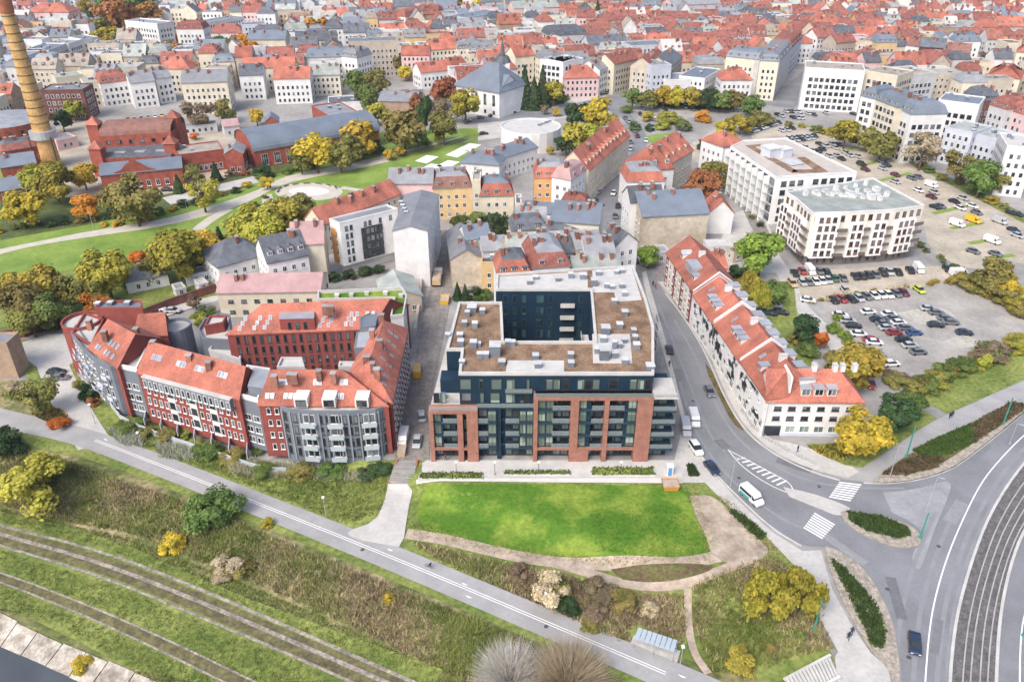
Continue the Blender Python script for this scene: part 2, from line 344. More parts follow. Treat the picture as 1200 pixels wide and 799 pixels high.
# river and concrete bank slabs
T_ = Vector((LN.y, -LN.x))
def off_r(s): return 34.8 - .1 * ((LP0.x + T_.x * s) - 16 + 69)
def rp_(s, e): return LP0 + T_ * s + LN * (off_r(s) + e)
rv = MB(); rv.poly([V3(rp_(-50, 2.8), -6.5), V3(rp_(-50, 160), -6.5), V3(rp_(70, 160), -6.5), V3(rp_(70, 2.8), -6.5)])
wm = mat('river_water', (.075, .085, .095), rough=.28, var=.2, scale=.1, spec=.5, bump=.2, bscale=1.2)
ro = rv.build('river', wm, kind='structure')
if ro.data.polygons[0].normal.z < 0: ro.data.flip_normals()
bank = thing('river_bank', 'sloping river bank of big weathered pale concrete slabs above the water', 'embankment', (-70, 80, -6))
SLAB = mat('bank_concrete', (.36, .31, .26), var=.35, scale=.4, col2=(.50, .46, .40), fine=.25, bscale=2, rnd=.1)
k = 0; s_ = -40.0
while s_ < 60:
    L2 = 4.9 + .5 * math.sin(k * 2.1); b = MB(); g = .1; j0, j1 = random.uniform(-.15, .15), random.uniform(-.1, .1)
    q = [rp_(s_ + g, j0), rp_(s_ + L2 - g, j0), rp_(s_ + L2 - g, 3.6 + j1), rp_(s_ + g, 3.6 + j1)]; zt = (H(*q[0]) + .22, H(*q[1]) + .22, -6.45, -6.45)
    b.v = [(p.x, p.y, z - .8) for p, z in zip(q, zt)] + [(p.x, p.y, z) for p, z in zip(q, zt)]; b.f = [(0, 1, 5, 4), (1, 2, 6, 5), (2, 3, 7, 6), (3, 0, 4, 7), (4, 5, 6, 7), (3, 2, 1, 0)]; b.m = [0] * 6
    so = b.build('slab', SLAB, bank); bmq = bmesh.new(); bmq.from_mesh(so.data); bmesh.ops.recalc_face_normals(bmq, faces=bmq.faces[:]); bmq.to_mesh(so.data); bmq.free(); s_ += L2; k += 1
# streets
ROADL = [(752, 318), (757, 340), (768, 380), (780, 420), (793, 465), (806, 510), (828, 545), (868, 586), (905, 620), (941, 640), (968, 640), (992, 651), (1012, 668), (1032, 695), (1046, 725), (1055, 760), (1058, 830)]
ROADR = [(1112, 830), (1113, 790), (1120, 724), (1137, 661), (1160, 600), (1200, 540), (1260, 480), (1260, 440), (1199, 484), (1175, 505), (1137, 535), (1112, 552), (1075, 563), (1040, 567), (1000, 564), (950, 553), (905, 532), (872, 505), (848, 465), (826, 412), (800, 370), (780, 345), (772, 330), (800, 318), (780, 308)]
sheet('road', smooth(ROADL, 1) + smooth(ROADR, 1), .03, ASPH)
sheet('road', [(684, 232), (698, 245), (708, 268), (722, 285), (738, 303), (752, 318), (780, 308), (757, 305), (748, 292), (737, 275), (735, 245), (738, 225), (748, 200), (757, 178), (758, 160), (750, 145), (738, 134), (725, 128), (712, 130), (728, 138), (738, 150), (743, 162), (740, 180), (728, 198), (708, 215)], .035, ASPH)
sheet('road', [(1168, 830), (1167, 799), (1171, 724), (1183, 664), (1200, 619), (1280, 500), (1500, 520), (1400, 830)], .03, ASPH)
tb = sheet('tram_bed', smooth([(1113, 830), (1113, 790), (1120, 724), (1137, 661), (1160, 600), (1200, 540), (1260, 480)], 1) + smooth([(1300, 500), (1240, 560), (1200, 619), (1183, 664), (1171, 724), (1167, 799), (1167, 830)], 1), .05, mat('tram_ballast', (.13, .125, .125), var=.25, scale=.8, fine=.3, bscale=2.5, bump=.5))
sheet('street', [(512, 270), (553, 270), (553, 330), (560, 352), (528, 352), (514, 420), (505, 470), (503, 540), (462, 540), (470, 500), (487, 420), (497, 360), (508, 330)], .04, SETT)
sheet('pavement', [(505, 542), (655, 542), (790, 540), (800, 500), (790, 455), (775, 400), (757, 345), (752, 320), (757, 318), (764, 345), (776, 385), (788, 430), (798, 470), (810, 515), (830, 548), (868, 590), (905, 624), (940, 646), (962, 645), (975, 690), (995, 728), (1020, 765), (1040, 782), (1052, 830), (985, 830), (978, 770), (982, 764), (960, 724), (954, 683), (927, 659), (900, 631), (850, 590), (826, 566), (655, 566), (492, 566), (492, 542)], .05, PAVE)
sheet('pavement', smooth([(770, 330), (790, 350), (806, 372), (830, 412), (852, 465), (875, 502), (905, 529), (950, 550), (1000, 562), (1022, 564), (990, 540), (940, 522), (893, 512), (872, 478), (848, 440), (815, 385), (783, 330)], 1), .05, PAVE)
sheet('pavement', [(758, 310), (785, 300), (800, 318), (772, 331)], .055, SETT)
sheet('walkway', [(990, 562), (1012, 550), (1075, 505), (1107, 487), (1200, 447), (1240, 430), (1240, 448), (1200, 465), (1137, 495), (1100, 515), (1050, 540), (1022, 565)], .06, ASPL)
sheet('cobble_verge', smooth([(1022, 566), (1040, 567), (1075, 563), (1112, 552), (1137, 535), (1175, 505), (1200, 484), (1240, 455), (1240, 445), (1200, 478), (1175, 496), (1137, 522), (1100, 546), (1060, 557), (1032, 557)], 1), .07, COBB, thick=.1)
sheet('planting_bed', smooth([(1032, 557), (1050, 542), (1075, 527), (1140, 495), (1187, 471), (1200, 473), (1200, 480), (1137, 522), (1100, 549), (1060, 558)], 1), .08, SOIL)
sheet('traffic_island', smooth([(984, 600), (995, 598), (1040, 606), (1072, 618), (1081, 632), (1075, 642), (1050, 642), (1015, 630), (990, 612)], 2), .04, COBB, thick=.13)
sheet('traffic_island', smooth([(966, 640), (985, 646), (1010, 664), (1030, 692), (1044, 725), (1052, 760), (1055, 799), (1050, 830), (1046, 800), (1038, 780), (1022, 766), (1000, 730), (980, 690), (968, 655)], 2), .06, COBB, thick=.13)
sheet('traffic_island', smooth([(918, 571), (950, 578), (985, 590), (1000, 598), (985, 606), (955, 594), (925, 582)], 1), .04, PAVE, thick=.12)
sheet('grass_verge', [(945, 520), (985, 520), (1030, 510), (1060, 480), (1080, 480), (1098, 490), (1075, 505), (1010, 548), (990, 545), (960, 532)], .06, GRASS)
sheet('grass_verge', [(1075, 460), (1120, 440), (1160, 425), (1200, 405), (1300, 370), (1300, 420), (1200, 445), (1110, 485), (1085, 472)], .06, GRASS)
sheet('grass_verge', smooth([(826, 425), (838, 440), (852, 470), (870, 500), (872, 506), (858, 496), (845, 470), (830, 440)], 1), .09, mat('verge_dark', (.10, .11, .035), var=.3, scale=.5, col2=(.17, .12, .06), fine=.3, bscale=1.5))
# markings
def marks(name, label_road, quads, dz=.075):
    for q in quads: sheet(name, q, dz, WHITE)
cw = thing('crosswalk', 'white zebra crossing across the road beside the white corner building', 'crosswalk', V3(PT(990, 575), 0)); cw['kind'] = 'structure'
def zebra(root, A, B, C, D, n):   # stripes parallel to A-B, stepping from A to D
    A, B, C, D = [PT(*p) for p in (A, B, C, D)]
    for i in range(n):
        t0 = (i + .22) / n; t1 = (i + .78) / n; sheet('stripe', [A.lerp(D, t0), B.lerp(C, t0), B.lerp(C, t1), A.lerp(D, t1)], .05, WHITE, parent=root, pix=False)
zebra(cw, (984, 564), (1010, 567), (996, 588), (971, 583), 8)
cw2 = thing('crosswalk', 'white zebra crossing leading to the wide pale pavement', 'crosswalk', V3(PT(960, 616), 0)); cw2['kind'] = 'structure'
zebra(cw2, (955, 600), (979, 614), (963, 632), (941, 619), 8)
for c, w in (([(1240, 478), (1199, 510), (1170, 540), (1150, 565), (1132, 600), (1112, 646), (1097, 694), (1089, 736), (1084, 799), (1083, 830)], .22), ([(1230, 650), (1200, 715), (1195, 760), (1195, 830)], .22), ([(853, 527), (868, 545), (885, 558), (905, 570), (925, 578)], .16), ([(853, 527), (878, 540), (900, 552), (925, 565), (930, 575)], .16)): strip('lane_line', c, w, .04, WHITE)
for i in range(9):
    t = i / 9; a = (864 + 52 * t, 538 + 34 * t); b = (a[0] + 9 + 3 * t, a[1] - 1.5 - 4 * t); strip('lane_line', [a, b], .35, .042, WHITE, it=0)
RAILM = mat('rail_steel', (.46, .43, .41), rough=.45, metal=.2, var=.15)
tracks = [[(1127, 830), (1128, 790), (1135, 724), (1151, 662), (1173, 605), (1210, 550), (1265, 490)], [(1136, 830), (1137, 790), (1144, 724), (1160, 662), (1181, 609), (1217, 556), (1272, 495)], [(1148, 830), (1148, 790), (1154, 724), (1169, 663), (1189, 613), (1224, 562), (1280, 500)], [(1157, 830), (1157, 790), (1163, 724), (1177, 664), (1196, 616), (1231, 567), (1287, 505)]]
for tr in tracks:
    sheet('tram_rail', ribbon([tuple(PT(*p)) for p in smooth(tr, 2)], .2, False), .06, RAILM, pix=False, thick=.1, kind='structure')
for a, b in (((1113, 830), 0), ((1167, 830), 1)):
    c = [(1113, 830), (1113, 790), (1120, 724), (1137, 661), (1160, 600), (1200, 540), (1260, 480)] if b == 0 else [(1167, 830), (1167, 799), (1171, 724), (1183, 664), (1200, 619), (1240, 560), (1300, 500)]
    sheet('kerb', ribbon([tuple(PT(*p)) for p in smooth(c, 2)], .45, False), .03, CONC, pix=False, thick=.13)
for c in ([(757, 340), (768, 380), (780, 420), (793, 465), (806, 510), (828, 545), (868, 586), (905, 620), (939, 640)], [(780, 345), (800, 370), (826, 412), (848, 465), (872, 505), (905, 532), (950, 553), (984, 563)], [(1012, 566), (1040, 567), (1075, 563), (1112, 552), (1137, 535), (1175, 505), (1199, 484), (1240, 455)]):
    sheet('kerb', ribbon([tuple(PT(*p)) for p in smooth(c, 2)], .3, False), .05, CONC, pix=False, thick=.12)
sheet('field', [(-700, 156), (-132, 156), (-145, 200), (-200, 330), (-800, 330)], .02, PARKG, pix=False)
sheet('field', [(150, 160), (700, 160), (700, 330), (215, 330), (165, 215)], .02, GRASS, pix=False)
# car parks
sheet('gravel_car_park', smooth([(962, 352), (1020, 345), (1075, 338), (1130, 332), (1165, 338), (1200, 355), (1240, 370), (1240, 395), (1200, 400), (1140, 425), (1072, 453), (1048, 444), (1030, 425), (1000, 395), (970, 372)], 1), .03, GRAV)
for q in ([(1050, 367), (1100, 358), (1125, 372), (1090, 385)], [(1105, 400), (1130, 392), (1158, 404), (1125, 409)]): sheet('worn_sand_patch', smooth(q + [q[0]], 2), .05, mat('pale_gravel', (.43, .41, .36), var=.15, scale=.3, fine=.12, bscale=1.2))
sheet('parking_yard', [(915, 335), (925, 318), (1060, 312), (1130, 312), (1140, 326), (1070, 338), (1000, 346), (962, 352), (950, 350)], .03, SAND)
sheet('sandy_car_park', smooth([(880, 160), (920, 146), (950, 148), (1060, 190), (1130, 226), (1200, 262), (1280, 300), (1280, 330), (1200, 305), (1150, 316), (1125, 313), (1088, 292), (1082, 260), (1000, 200), (900, 185)], 1), .03, SAND)
for i in range(7):
    a = (985 + i * 21, 178 + i * 17.5); a = (a[0] + 45, a[1] + 20) if i > 2 else a
    strip('grass_strip', [a, (a[0] + 45 - i * 2, a[1] - 13 + i * 1.5)], 2.2, .05, PARKG, it=0)
for q in ([(920, 145), (945, 147), (1030, 172), (1120, 212), (1200, 250), (1200, 262), (1060, 188), (950, 150)],): sheet('grass_verge', q, .05, GRASS)
strip('lane', [(905, 300), (925, 330), (930, 350), (950, 372), (975, 395), (990, 420), (985, 455), (960, 470)], 4.5, .04, PAVE)
sheet('yard', [(880, 330), (930, 330), (935, 375), (960, 400), (950, 430), (930, 420), (900, 375)], .045, GRASS)
sheet('yard', [(860, 250), (890, 240), (912, 290), (915, 320), (870, 320), (800, 318), (800, 300), (840, 290)], .025, PAVE)
sheet('lane', [(852, 205), (868, 200), (900, 270), (912, 300), (898, 300), (878, 262)], .05, SETT)
# park on the left
sheet('park_lawn', [(0, 280), (60, 240), (200, 225), (330, 180), (450, 155), (560, 150), (560, 195), (470, 215), (420, 225), (380, 250), (330, 275), (250, 310), (180, 330), (100, 350), (0, 350)], .025, PARKG)
sheet('park_path', smooth([(0, 292), (40, 284), (110, 270), (190, 258), (260, 238), (300, 224), (318, 214), (340, 205), (420, 190), (500, 170), (550, 158), (560, 163), (510, 176), (430, 196), (350, 211), (322, 220), (300, 233), (262, 248), (190, 266), (110, 277), (40, 288), (0, 298)], 1), .045, PARKP)
strip('park_path', [(268, 245), (245, 258), (228, 272), (232, 282)], 4, .05, PARKP)
strip('park_path', [(312, 228), (316, 245), (322, 256)], 4, .05, PARKP)
strip('park_path', [(400, 220), (440, 226), (455, 224)], 3, .05, PARKP)
el = [(362 + 40 * math.cos(t * .314), 225 + 10.5 * math.sin(t * .314)) for t in range(20)]
sheet('round_plaza', el, .06, PARKP)
sheet('round_plaza', [(362 + 24 * math.cos(t * .314), 224.5 + 5.5 * math.sin(t * .314)) for t in range(20)], .08, mat('plaza_pale', (.62, .60, .57), var=.05))
sheet('hedge_bed', smooth([(455, 183), (520, 168), (560, 155), (570, 158), (520, 174), (460, 190)], 1), .06, GRASS)
for cx, cy in ((500, 187), (525, 193), (536, 180), (550, 173), (505, 197)): sheet('paved_terrace', [(cx - 14, cy + 2), (cx, cy - 5), (cx + 14, cy - 3), (cx, cy + 5)], .07, WHITE)
sheet('grass_verge', [(0, 235), (30, 225), (130, 238), (230, 222), (300, 195), (440, 160), (440, 170), (320, 205), (260, 232), (110, 262), (0, 282)], .035, mat('verge_park_dark', (.085, .11, .035), var=.3, scale=.2, fine=.3, bscale=1))  # dark green-brown grass verge along the park hedges
sheet('works_yard', [(20, 160), (110, 140), (200, 150), (300, 150), (380, 140), (420, 150), (290, 200), (210, 230), (60, 240), (30, 200)], .03, SAND)
sheet('works_road', [(190, 232), (300, 206), (310, 212), (200, 240)], .05, PAVE)
sheet('garden_plot', [(0, 330), (60, 320), (180, 300), (260, 290), (260, 345), (100, 378), (0, 400)], .035, GRASS)
sheet('works_yard', [(130, 362), (260, 335), (262, 350), (190, 372), (140, 376)], .05, PAVE)
sheet('plaza', [(560, 135), (640, 118), (700, 110), (740, 120), (730, 130), (650, 140), (640, 155), (560, 165)], .03, PAVE)
sheet('road', [(540, 138), (600, 132), (640, 128), (700, 116), (740, 104), (760, 100), (765, 108), (745, 122), (720, 130), (640, 138), (545, 146)], .05, ASPH)
sheet('road', [(890, 122), (905, 110), (935, 90), (945, 78), (958, 80), (950, 100), (940, 118), (930, 128)], .05, ASPH)
sheet('car_park', [(740, 122), (830, 122), (850, 132), (800, 140), (750, 145)], .04, GRAV)
sheet('sandy_lot', [(800, 175), (840, 150), (870, 135), (880, 150), (850, 180), (830, 195), (815, 190)], .04, SAND)
sheet('grass_verge', [(755, 160), (790, 155), (800, 165), (770, 175)], .05, PARKG)

WORN = mat('asphalt_worn', (.29, .295, .31), var=.12, scale=.25, fine=.08, bscale=1.5); TRK_ = mat('asphalt_track', (.24, .245, .26), var=.08, scale=.3, fine=.05)
sheet('worn_asphalt', smooth([(1035, 577), (1075, 573), (1118, 560), (1108, 590), (1095, 620), (1085, 650), (1076, 672), (1066, 650), (1084, 632), (1075, 615), (1045, 600)], 2), .034, WORN)
for o_ in (-36, -14, 14, 26):
    strip('wheel_track', [(1224 + o_, 490), (1170 + o_, 540), (1132 + o_, 600), (1112 + o_, 646), (1097 + o_, 694), (1089 + o_, 736), (1084 + o_, 799), (1083 + o_, 830)][(2 if o_ < 0 else 0):], .7, .036, TRK_)
for pts in ([(764, 345), (780, 395), (796, 445), (812, 500), (835, 538), (870, 575), (915, 608), (948, 622)], [(790, 375), (814, 415), (834, 465), (858, 508), (895, 540), (945, 564), (1000, 572), (1060, 572)], [(772, 358), (792, 408), (812, 460), (832, 512), (850, 530)]): strip('wheel_track', pts, .6, .036, TRK_)
strip('grass_verge', [(20, 512), (100, 531), (160, 550), (300, 606), (450, 667), (600, 730), (760, 800)], 3.0, .09, GRASS)

rp2 = random.Random(3)
for k, (x, y, hd) in enumerate(((770, 372, (3, 12)), (797, 440, (3, 12)), (820, 488, (5, 10)), (846, 520, (8, 8)), (905, 590, (10, 8)), (985, 640, (10, 7)), (1050, 700, (4, 14)), (1098, 745, (-2, 14)), (1120, 600, (-8, 12)), (930, 545, (12, 4)), (1150, 530, (-10, 9)), (705, 240, (2, 8)), (735, 180, (2, 8)))):
    p = PT(x, y); d = (PT(x + hd[0], y + hd[1]) - p).normalized(); n = Vector((-d.y, d.x)); l, w = rp2.uniform(1.5, 5), rp2.uniform(.5, 1.2)
    sheet('asphalt_patch', [p - d * l - n * w, p + d * l - n * w, p + d * l + n * w, p - d * l + n * w], .0385, mat('asphalt_patch_%d' % (k % 3), ((.15, .155, .165), (.18, .185, .195), (.26, .262, .27))[k % 3], var=.1, scale=.8, fine=.1), pix=False)
for x, y in ((775, 392), (812, 470), (866, 560), (960, 570), (1040, 690), (1100, 640), (1065, 770), (712, 262), (425, 645), (640, 735)):
    p = PT(x, y); z_ = .16 if y > 630 and x < 700 else .0405; sheet('manhole_cover', [p + Vector((math.cos(t * .628), math.sin(t * .628))) * .38 for t in range(10)], z_, mat('cast_iron', (.08, .08, .085), var=.2), pix=False)
# ---------------------------------------------------------------- building helpers
ROOF = {}
def roof_of(r): return ROOF.get(r.name, r)
OCC = []     # footprints already taken
def occupy(poly): OCC.append([Vector(p[:2]) for p in poly])
def hgt(x, yb, ye):
    b = P(x, yb); d = ray(x, ye); t = b.y / d[1]; return CAM_Z + t * d[2]
def walls(root, poly, z0, z1, m, name='wall'):
    return MB().prism(ccw(poly), z0, z1, 0, top=True).build(name, m, root)
def flat_roof(root, poly, z, m, par=.5, pm=None, t=.3, name='roof'):
    poly = ccw(poly); inn = inset(poly, t); b = MB(); n = len(poly); oo = inset(poly, -.06)
    b.poly([V3(p, z + .06) for p in inn], 0)
    for i in range(n):
        j = (i + 1) % n
        b.poly([V3(oo[i], z + par), V3(oo[j], z + par), V3(inn[j], z + par), V3(inn[i], z + par)], 1)
        b.poly([V3(inn[i], z + par), V3(inn[j], z + par), V3(inn[j], z + .06), V3(inn[i], z + .06)], 1)
        b.poly([V3(oo[i], z - .05), V3(oo[j], z - .05), V3(oo[j], z + par), V3(oo[i], z + par)], 1)
        b.poly([V3(poly[i], z - .05), V3(poly[j], z - .05), V3(oo[j], z - .05), V3(oo[i], z - .05)][::-1], 1)
    ROOF[root.name] = b.build(name, [m, pm or CONC], root); return ROOF[root.name]
class Slope:
    def __init__(s, p0, p1, m0, m1, ze, zr): s.a = V3(p0, ze); s.b = V3(p1, ze); s.c = V3(m1, zr); s.d = V3(m0, zr)
    def at(s, u, v): return (s.a.lerp(s.b, u)).lerp(s.d.lerp(s.c, u), v)
    def rot(s):
        x = (s.b - s.a).normalized(); y = (s.at(.5, 1) - s.at(.5, 0)).normalized(); z = x.cross(y).normalized(); y = z.cross(x)
        from mathutils import Matrix
        return Matrix((x, y, z)).transposed().to_euler()
def gable_roof(root, q4, ze, zr, m, over=.45, hip=(0, 0), wm=None, th=.22, name='roof', gover=.25, z0=None):
    p0, p1, q1, q0 = [Vector(p[:2]) for p in q4]; m0, m1 = (p0 + q0) / 2, (p1 + q1) / 2
    ax = (m1 - m0).normalized(); w = max(.5, (p0 - q0).length / 2); sl = (zr - ze) / w
    nf = (p0 - q0).normalized(); go0 = over if hip[0] else gover; go1 = over if hip[1] else gover; dz = over * sl
    E = [V3(p0 + nf * over - ax * go0, ze - dz), V3(p1 + nf * over + ax * go1, ze - dz), V3(q1 - nf * over + ax * go1, ze - dz), V3(q0 - nf * over - ax * go0, ze - dz)]
    A = V3(m0 + ax * hip[0] - ax * (0 if hip[0] else gover), zr); B = V3(m1 - ax * hip[1] + ax * (0 if hip[1] else gover), zr)
    b = MB(); up = Vector((0, 0, .05)); dn = Vector((0, 0, -th))
    for k, o in ((0, up), (1, dn)):
        f = [[E[0] + o, E[1] + o, B + o, A + o], [E[2] + o, E[3] + o, A + o, B + o]]
        if hip[1]: f.append([E[1] + o, E[2] + o, B + o])
        if hip[0]: f.append([E[3] + o, E[0] + o, A + o])
        for q in f: b.poly(q if k == 0 else q[::-1])
    loop = [E[0], E[1]] + ([] if hip[1] else [B]) + [E[2], E[3]] + ([] if hip[0] else [A])
    for i in range(len(loop)):
        x, y = loop[i], loop[(i + 1) % len(loop)]; b.poly([x + dn, y + dn, y + up, x + up])
    o = ROOF[root.name] = b.build(name, m, root)
    if wm:
        for hp, a_, b_, c_, sg in ((hip[1], p1, q1, m1, 1), (hip[0], q0, p0, m0, -1)):
            if hp: continue
            g = MB(); i_ = ax * -.25 * sg
            g.v = [tuple(V3(x, z)) for o2 in (Vector((0, 0)), i_) for x, z in ((a_, ze - .02), (b_, ze - .02), (c_, zr - .1))]
            g.f = [(0, 1, 2), (5, 4, 3), (0, 3, 4, 1), (1, 4, 5, 2), (2, 5, 3, 0)]; g.m = [0] * 5
            g.v = g.v[:3] + [(v[0] + i_.x, v[1] + i_.y, v[2]) for v in g.v[:3]]; g.build('gable_wall', wm, root)
    return Slope(p0, p1, m0, m1, ze, zr)
def mansard_roof(root, poly, ze, rise, ins, ml, mt, top=.8, name='roof'):
    poly = ccw(poly); a = inset(poly, -.25); c = inset(poly, ins); e = inset(poly, min(ins * 2.5, ins + 3)); b = MB(); n = len(poly)
    for i in range(n):
        j = (i + 1) % n
        b.poly([V3(a[i], ze), V3(a[j], ze), V3(c[j], ze + rise), V3(c[i], ze + rise)], 0)
        b.poly([V3(c[i], ze + rise), V3(c[j], ze + rise), V3(e[j], ze + rise + top), V3(e[i], ze + rise + top)], 1)
        b.poly([V3(a[i], ze - .25), V3(a[j], ze - .25), V3(a[j], ze), V3(a[i], ze)], 1)
    b.poly([V3(p, ze + rise + top) for p in e], 1)
    ROOF[root.name] = b.build(name, [ml, mt], root); return ROOF[root.name]
def box_mesh(key, sx, sy, sz, mats, cap=.12, over=.08):
    k = ('box', key, sx, sy, sz)
    if k not in CELL:
        b = MB(); b.box((0, 0, 0), (sx, sy, sz)); b.box((0, 0, sz), (sx + 2 * over, sy + 2 * over, cap), mi=1); CELL[k] = b.mesh(key, mats)
    return CELL[k]
CHB = [mat('chimney_brick', (.27, .13, .10), var=.25, scale=.7, fine=.15, rnd=.35), mat('chimney_cap', (.33, .32, .31), var=.15, rnd=.2)]; VENTM = mat('vent_side', (.17, .195, .235), rough=.5, var=.12, rnd=.25); CAPM = mat('vent_cap', (.52, .53, .54), var=.08, rnd=.15)
def chimney(root, p, z, h=1.6, sx=.7, sy=1.1, rz=0, mats=None):
    return link('chimney', box_mesh('chimney' + ('' if mats is None else mats[0].name), sx, sy, h, mats or CHB), roof_of(root), V3(p, z), rz)
def vent(root, p, z, s=1.0, h=1.2, rz=0, name='roof_vent', m=None):
    return link(name, box_mesh('roof_vent' + (m.name if m else ''), 1, 1, 1, [m or VENTM, CAPM], .1, .06), roof_of(root), V3(p, z), rz, scale=(s, s, h))
def skylight_mesh(w=.8, h=1.2):
    k = ('sky', w, h)
    if k not in CELL:
        b = MB(); b.box((0, 0, -.05), (w, h, .17)); b.poly([(-w / 2 + .08, -h / 2 + .08, .126), (w / 2 - .08, -h / 2 + .08, .126), (w / 2 - .08, h / 2 - .08, .126), (-w / 2 + .08, h / 2 - .08, .126)], 1)
        CELL[k] = b.mesh('skylight', [METAL, glass('skylight_glass', (.22, .25, .30), (.45, .48, .52), .1)])
    return CELL[k]
def skylight(root, sl, u, v, w=.8, h=1.2):
    o = link('skylight', skylight_mesh(w, h), roof_of(root), sl.at(u, v) + Vector((0, 0, .08))); o.rotation_euler = sl.rot(); return o
def dormer_mesh(w, h, d, mats, flat=True, glassy=True):
    k = ('dorm', w, h, d, flat, mats[0].name, mats[1].name)
    if k not in CELL:
        b = MB()
        b.box((0, d / 2, -.8), (w, d, h + .8))
        if flat: b.box((0, d / 2 - .1, h), (w + .3, d + .3, .18), mi=1)
        else:
            y0, y1 = -.25, d; x = w / 2 + .2; t = h + w * .45
            b.poly([(-x, y0, h), (0, y0, t), (0, y1, t), (-x, y1, h)][::-1], 1); b.poly([(0, y0, t), (x, y0, h), (x, y1, h), (0, y1, t)][::-1], 1); b.poly([(-x, y0 + .2, h), (x, y0 + .2, h), (0, y0 + .2, t)], 0)
        b.poly([(-w / 2 + .2, -.03, .25), (w / 2 - .2, -.03, .25), (w / 2 - .2, -.03, h - .2), (-w / 2 + .2, -.03, h - .2)], 2); b.box((0, -.04, .25), (.07, .04, h - .45), mi=3)
        CELL[k] = b.mesh('dormer', [mats[0], mats[1], GL, FW])
    return CELL[k]
def dormer(root, sl, u, v, w=1.6, h=1.5, d=2.4, mats=None, flat=True):
    p = sl.at(u, v); rz = math.atan2(sl.b.y - sl.a.y, sl.b.x - sl.a.x)
    return link('dormer', dormer_mesh(w, h, d, mats or [W['wh'], METAL], flat), roof_of(root), p, rz)
CW = {'wh': 'white', 'cr': 'cream', 'be': 'beige', 'gy': 'grey', 'pk': 'pink', 'yl': 'ochre', 'br': 'red brick', 'db': 'dark brick', 'or': 'orange', 'bl': 'blue-grey', 'st': 'stained beige', 'tb': 'tan brick'}
CR = {'rd': 'red tiled', 'dr': 'dark red tiled', 'gr': 'grey metal', 'dg': 'dark slate', 'bg': 'blue-grey metal', 'tn': 'tan felt', 'gn': 'greenish felt', 'br': 'brown', 'wt': 'white', 'mv': 'mauve'}
CF = {'f': 'flat', 'g': 'gabled', 'x': 'gabled', 'h': 'hipped', 'm': 'mansard'}
def bldg(e0, e1, dep, wall='wh', roofc='gr', roof='g', yb=None, h=None, rh=4.0, where='', name='tenement', cat='building', group=None, fh=3.1, win=(1.1, 1.5, 2.6), blank=(), low=None, gh=None, label=None, chim=2, dorm=0, zmin=1.0, fr='w', par=.5, world=None, far=None, ground=True, hipd=None):
    if world: p0, p1 = Vector(world[0]), Vector(world[1])
    else:
        if h is None: h = hgt(e0[0], yb, e0[1])
        p0, p1 = P(e0[0], e0[1], h), P(e1[0], e1[1], h)
    d = (p1 - p0).normalized(); n = Vector((-d.y, d.x)); q0, q1 = p0 + n * dep, p1 + n * dep
    q4 = [p0, p1, q1, q0]; cen = (p0 + p1 + q0 + q1) / 4; occupy(q4)
    lb = label or f"{CW[wall]} {name.replace('_', ' ')} with {CR[roofc]} {CF[roof]} roof {where}".strip()
    if len(lb.split()) > 16: lb = f"{CW[wall]} {name.replace('_', ' ')} {where}"
    root = thing(name, lb, cat, V3(cen, 0), group)
    wm, rm = W[wall], RF[roofc]; walls(root, q4, -.3, h, wm)
    L_ = (p1 - p0).length; rz = ang(p0, p1); sl = None
    if roof == 'f':
        flat_roof(root, q4, h, rm, par, wm)
        for k in range(chim): vent(root, cen + d * random.uniform(-.35, .35) * L_ + n * random.uniform(-.3, .3) * dep, h + .06, random.uniform(.8, 1.5), random.uniform(.7, 1.4), rz)
    elif roof in 'gh':
        hp = (dep * .45, dep * .45) if roof == 'h' else (0, 0)
        if hipd: hp = hipd
        sl = gable_roof(root, q4, h, h + rh, rm, hip=hp, wm=wm)
    elif roof == 'x':
        gable_roof(root, [q0, p0, p1, q1], h, h + rh, rm, wm=wm); sl = None
    elif roof == 'm': mansard_roof(root, q4, h, rh * .75, rh * .3, RF[low] if low else rm, rm, rh * .25); sl = Slope(p0, p1, p0 + n * rh * .3, p1 + n * rh * .3, h, h + rh * .75)
    if roof != 'f':
        for k in range(chim):
            u = random.uniform(.1, .9); v = random.uniform(.3, .45); p = p0.lerp(p1, u) + n * dep * v
            zz = h + (rh * (v / .5) if roof in 'gh' else rh * .9 if roof == 'm' else rh * (1 - abs(u - .5) * 2)); chimney(root, p, zz - .4, 2.0, .8, 1.3, rz)
    if dorm and sl:
        for k in range(dorm): dormer(root, sl, (k + .5) / dorm, .2 if roof != 'm' else .12, 1.4, 1.3, 2.2 if roof != 'm' else 1.2, [wm, rm], flat=roof == 'm')
    if far is None: far = cen.length > 330
    fmb = MB() if far else None
    nf = max(1, int((h - zmin - .2) / fh)); zs = [zmin + i * fh for i in range(nf)]
    for i, (a, b) in enumerate(((p0, p1), (p1, q1), (q1, q0), (q0, p0))):
        if i in blank or not faces_cam(a, b): continue
        windows(root, a, b, zs, win[0], win[1], win[2], fmb, fr)
    if fmb and fmb.f: fmb.build('window', [FW, GL], root, kind='stuff')
    return root, (p0, p1, q1, q0), h, sl
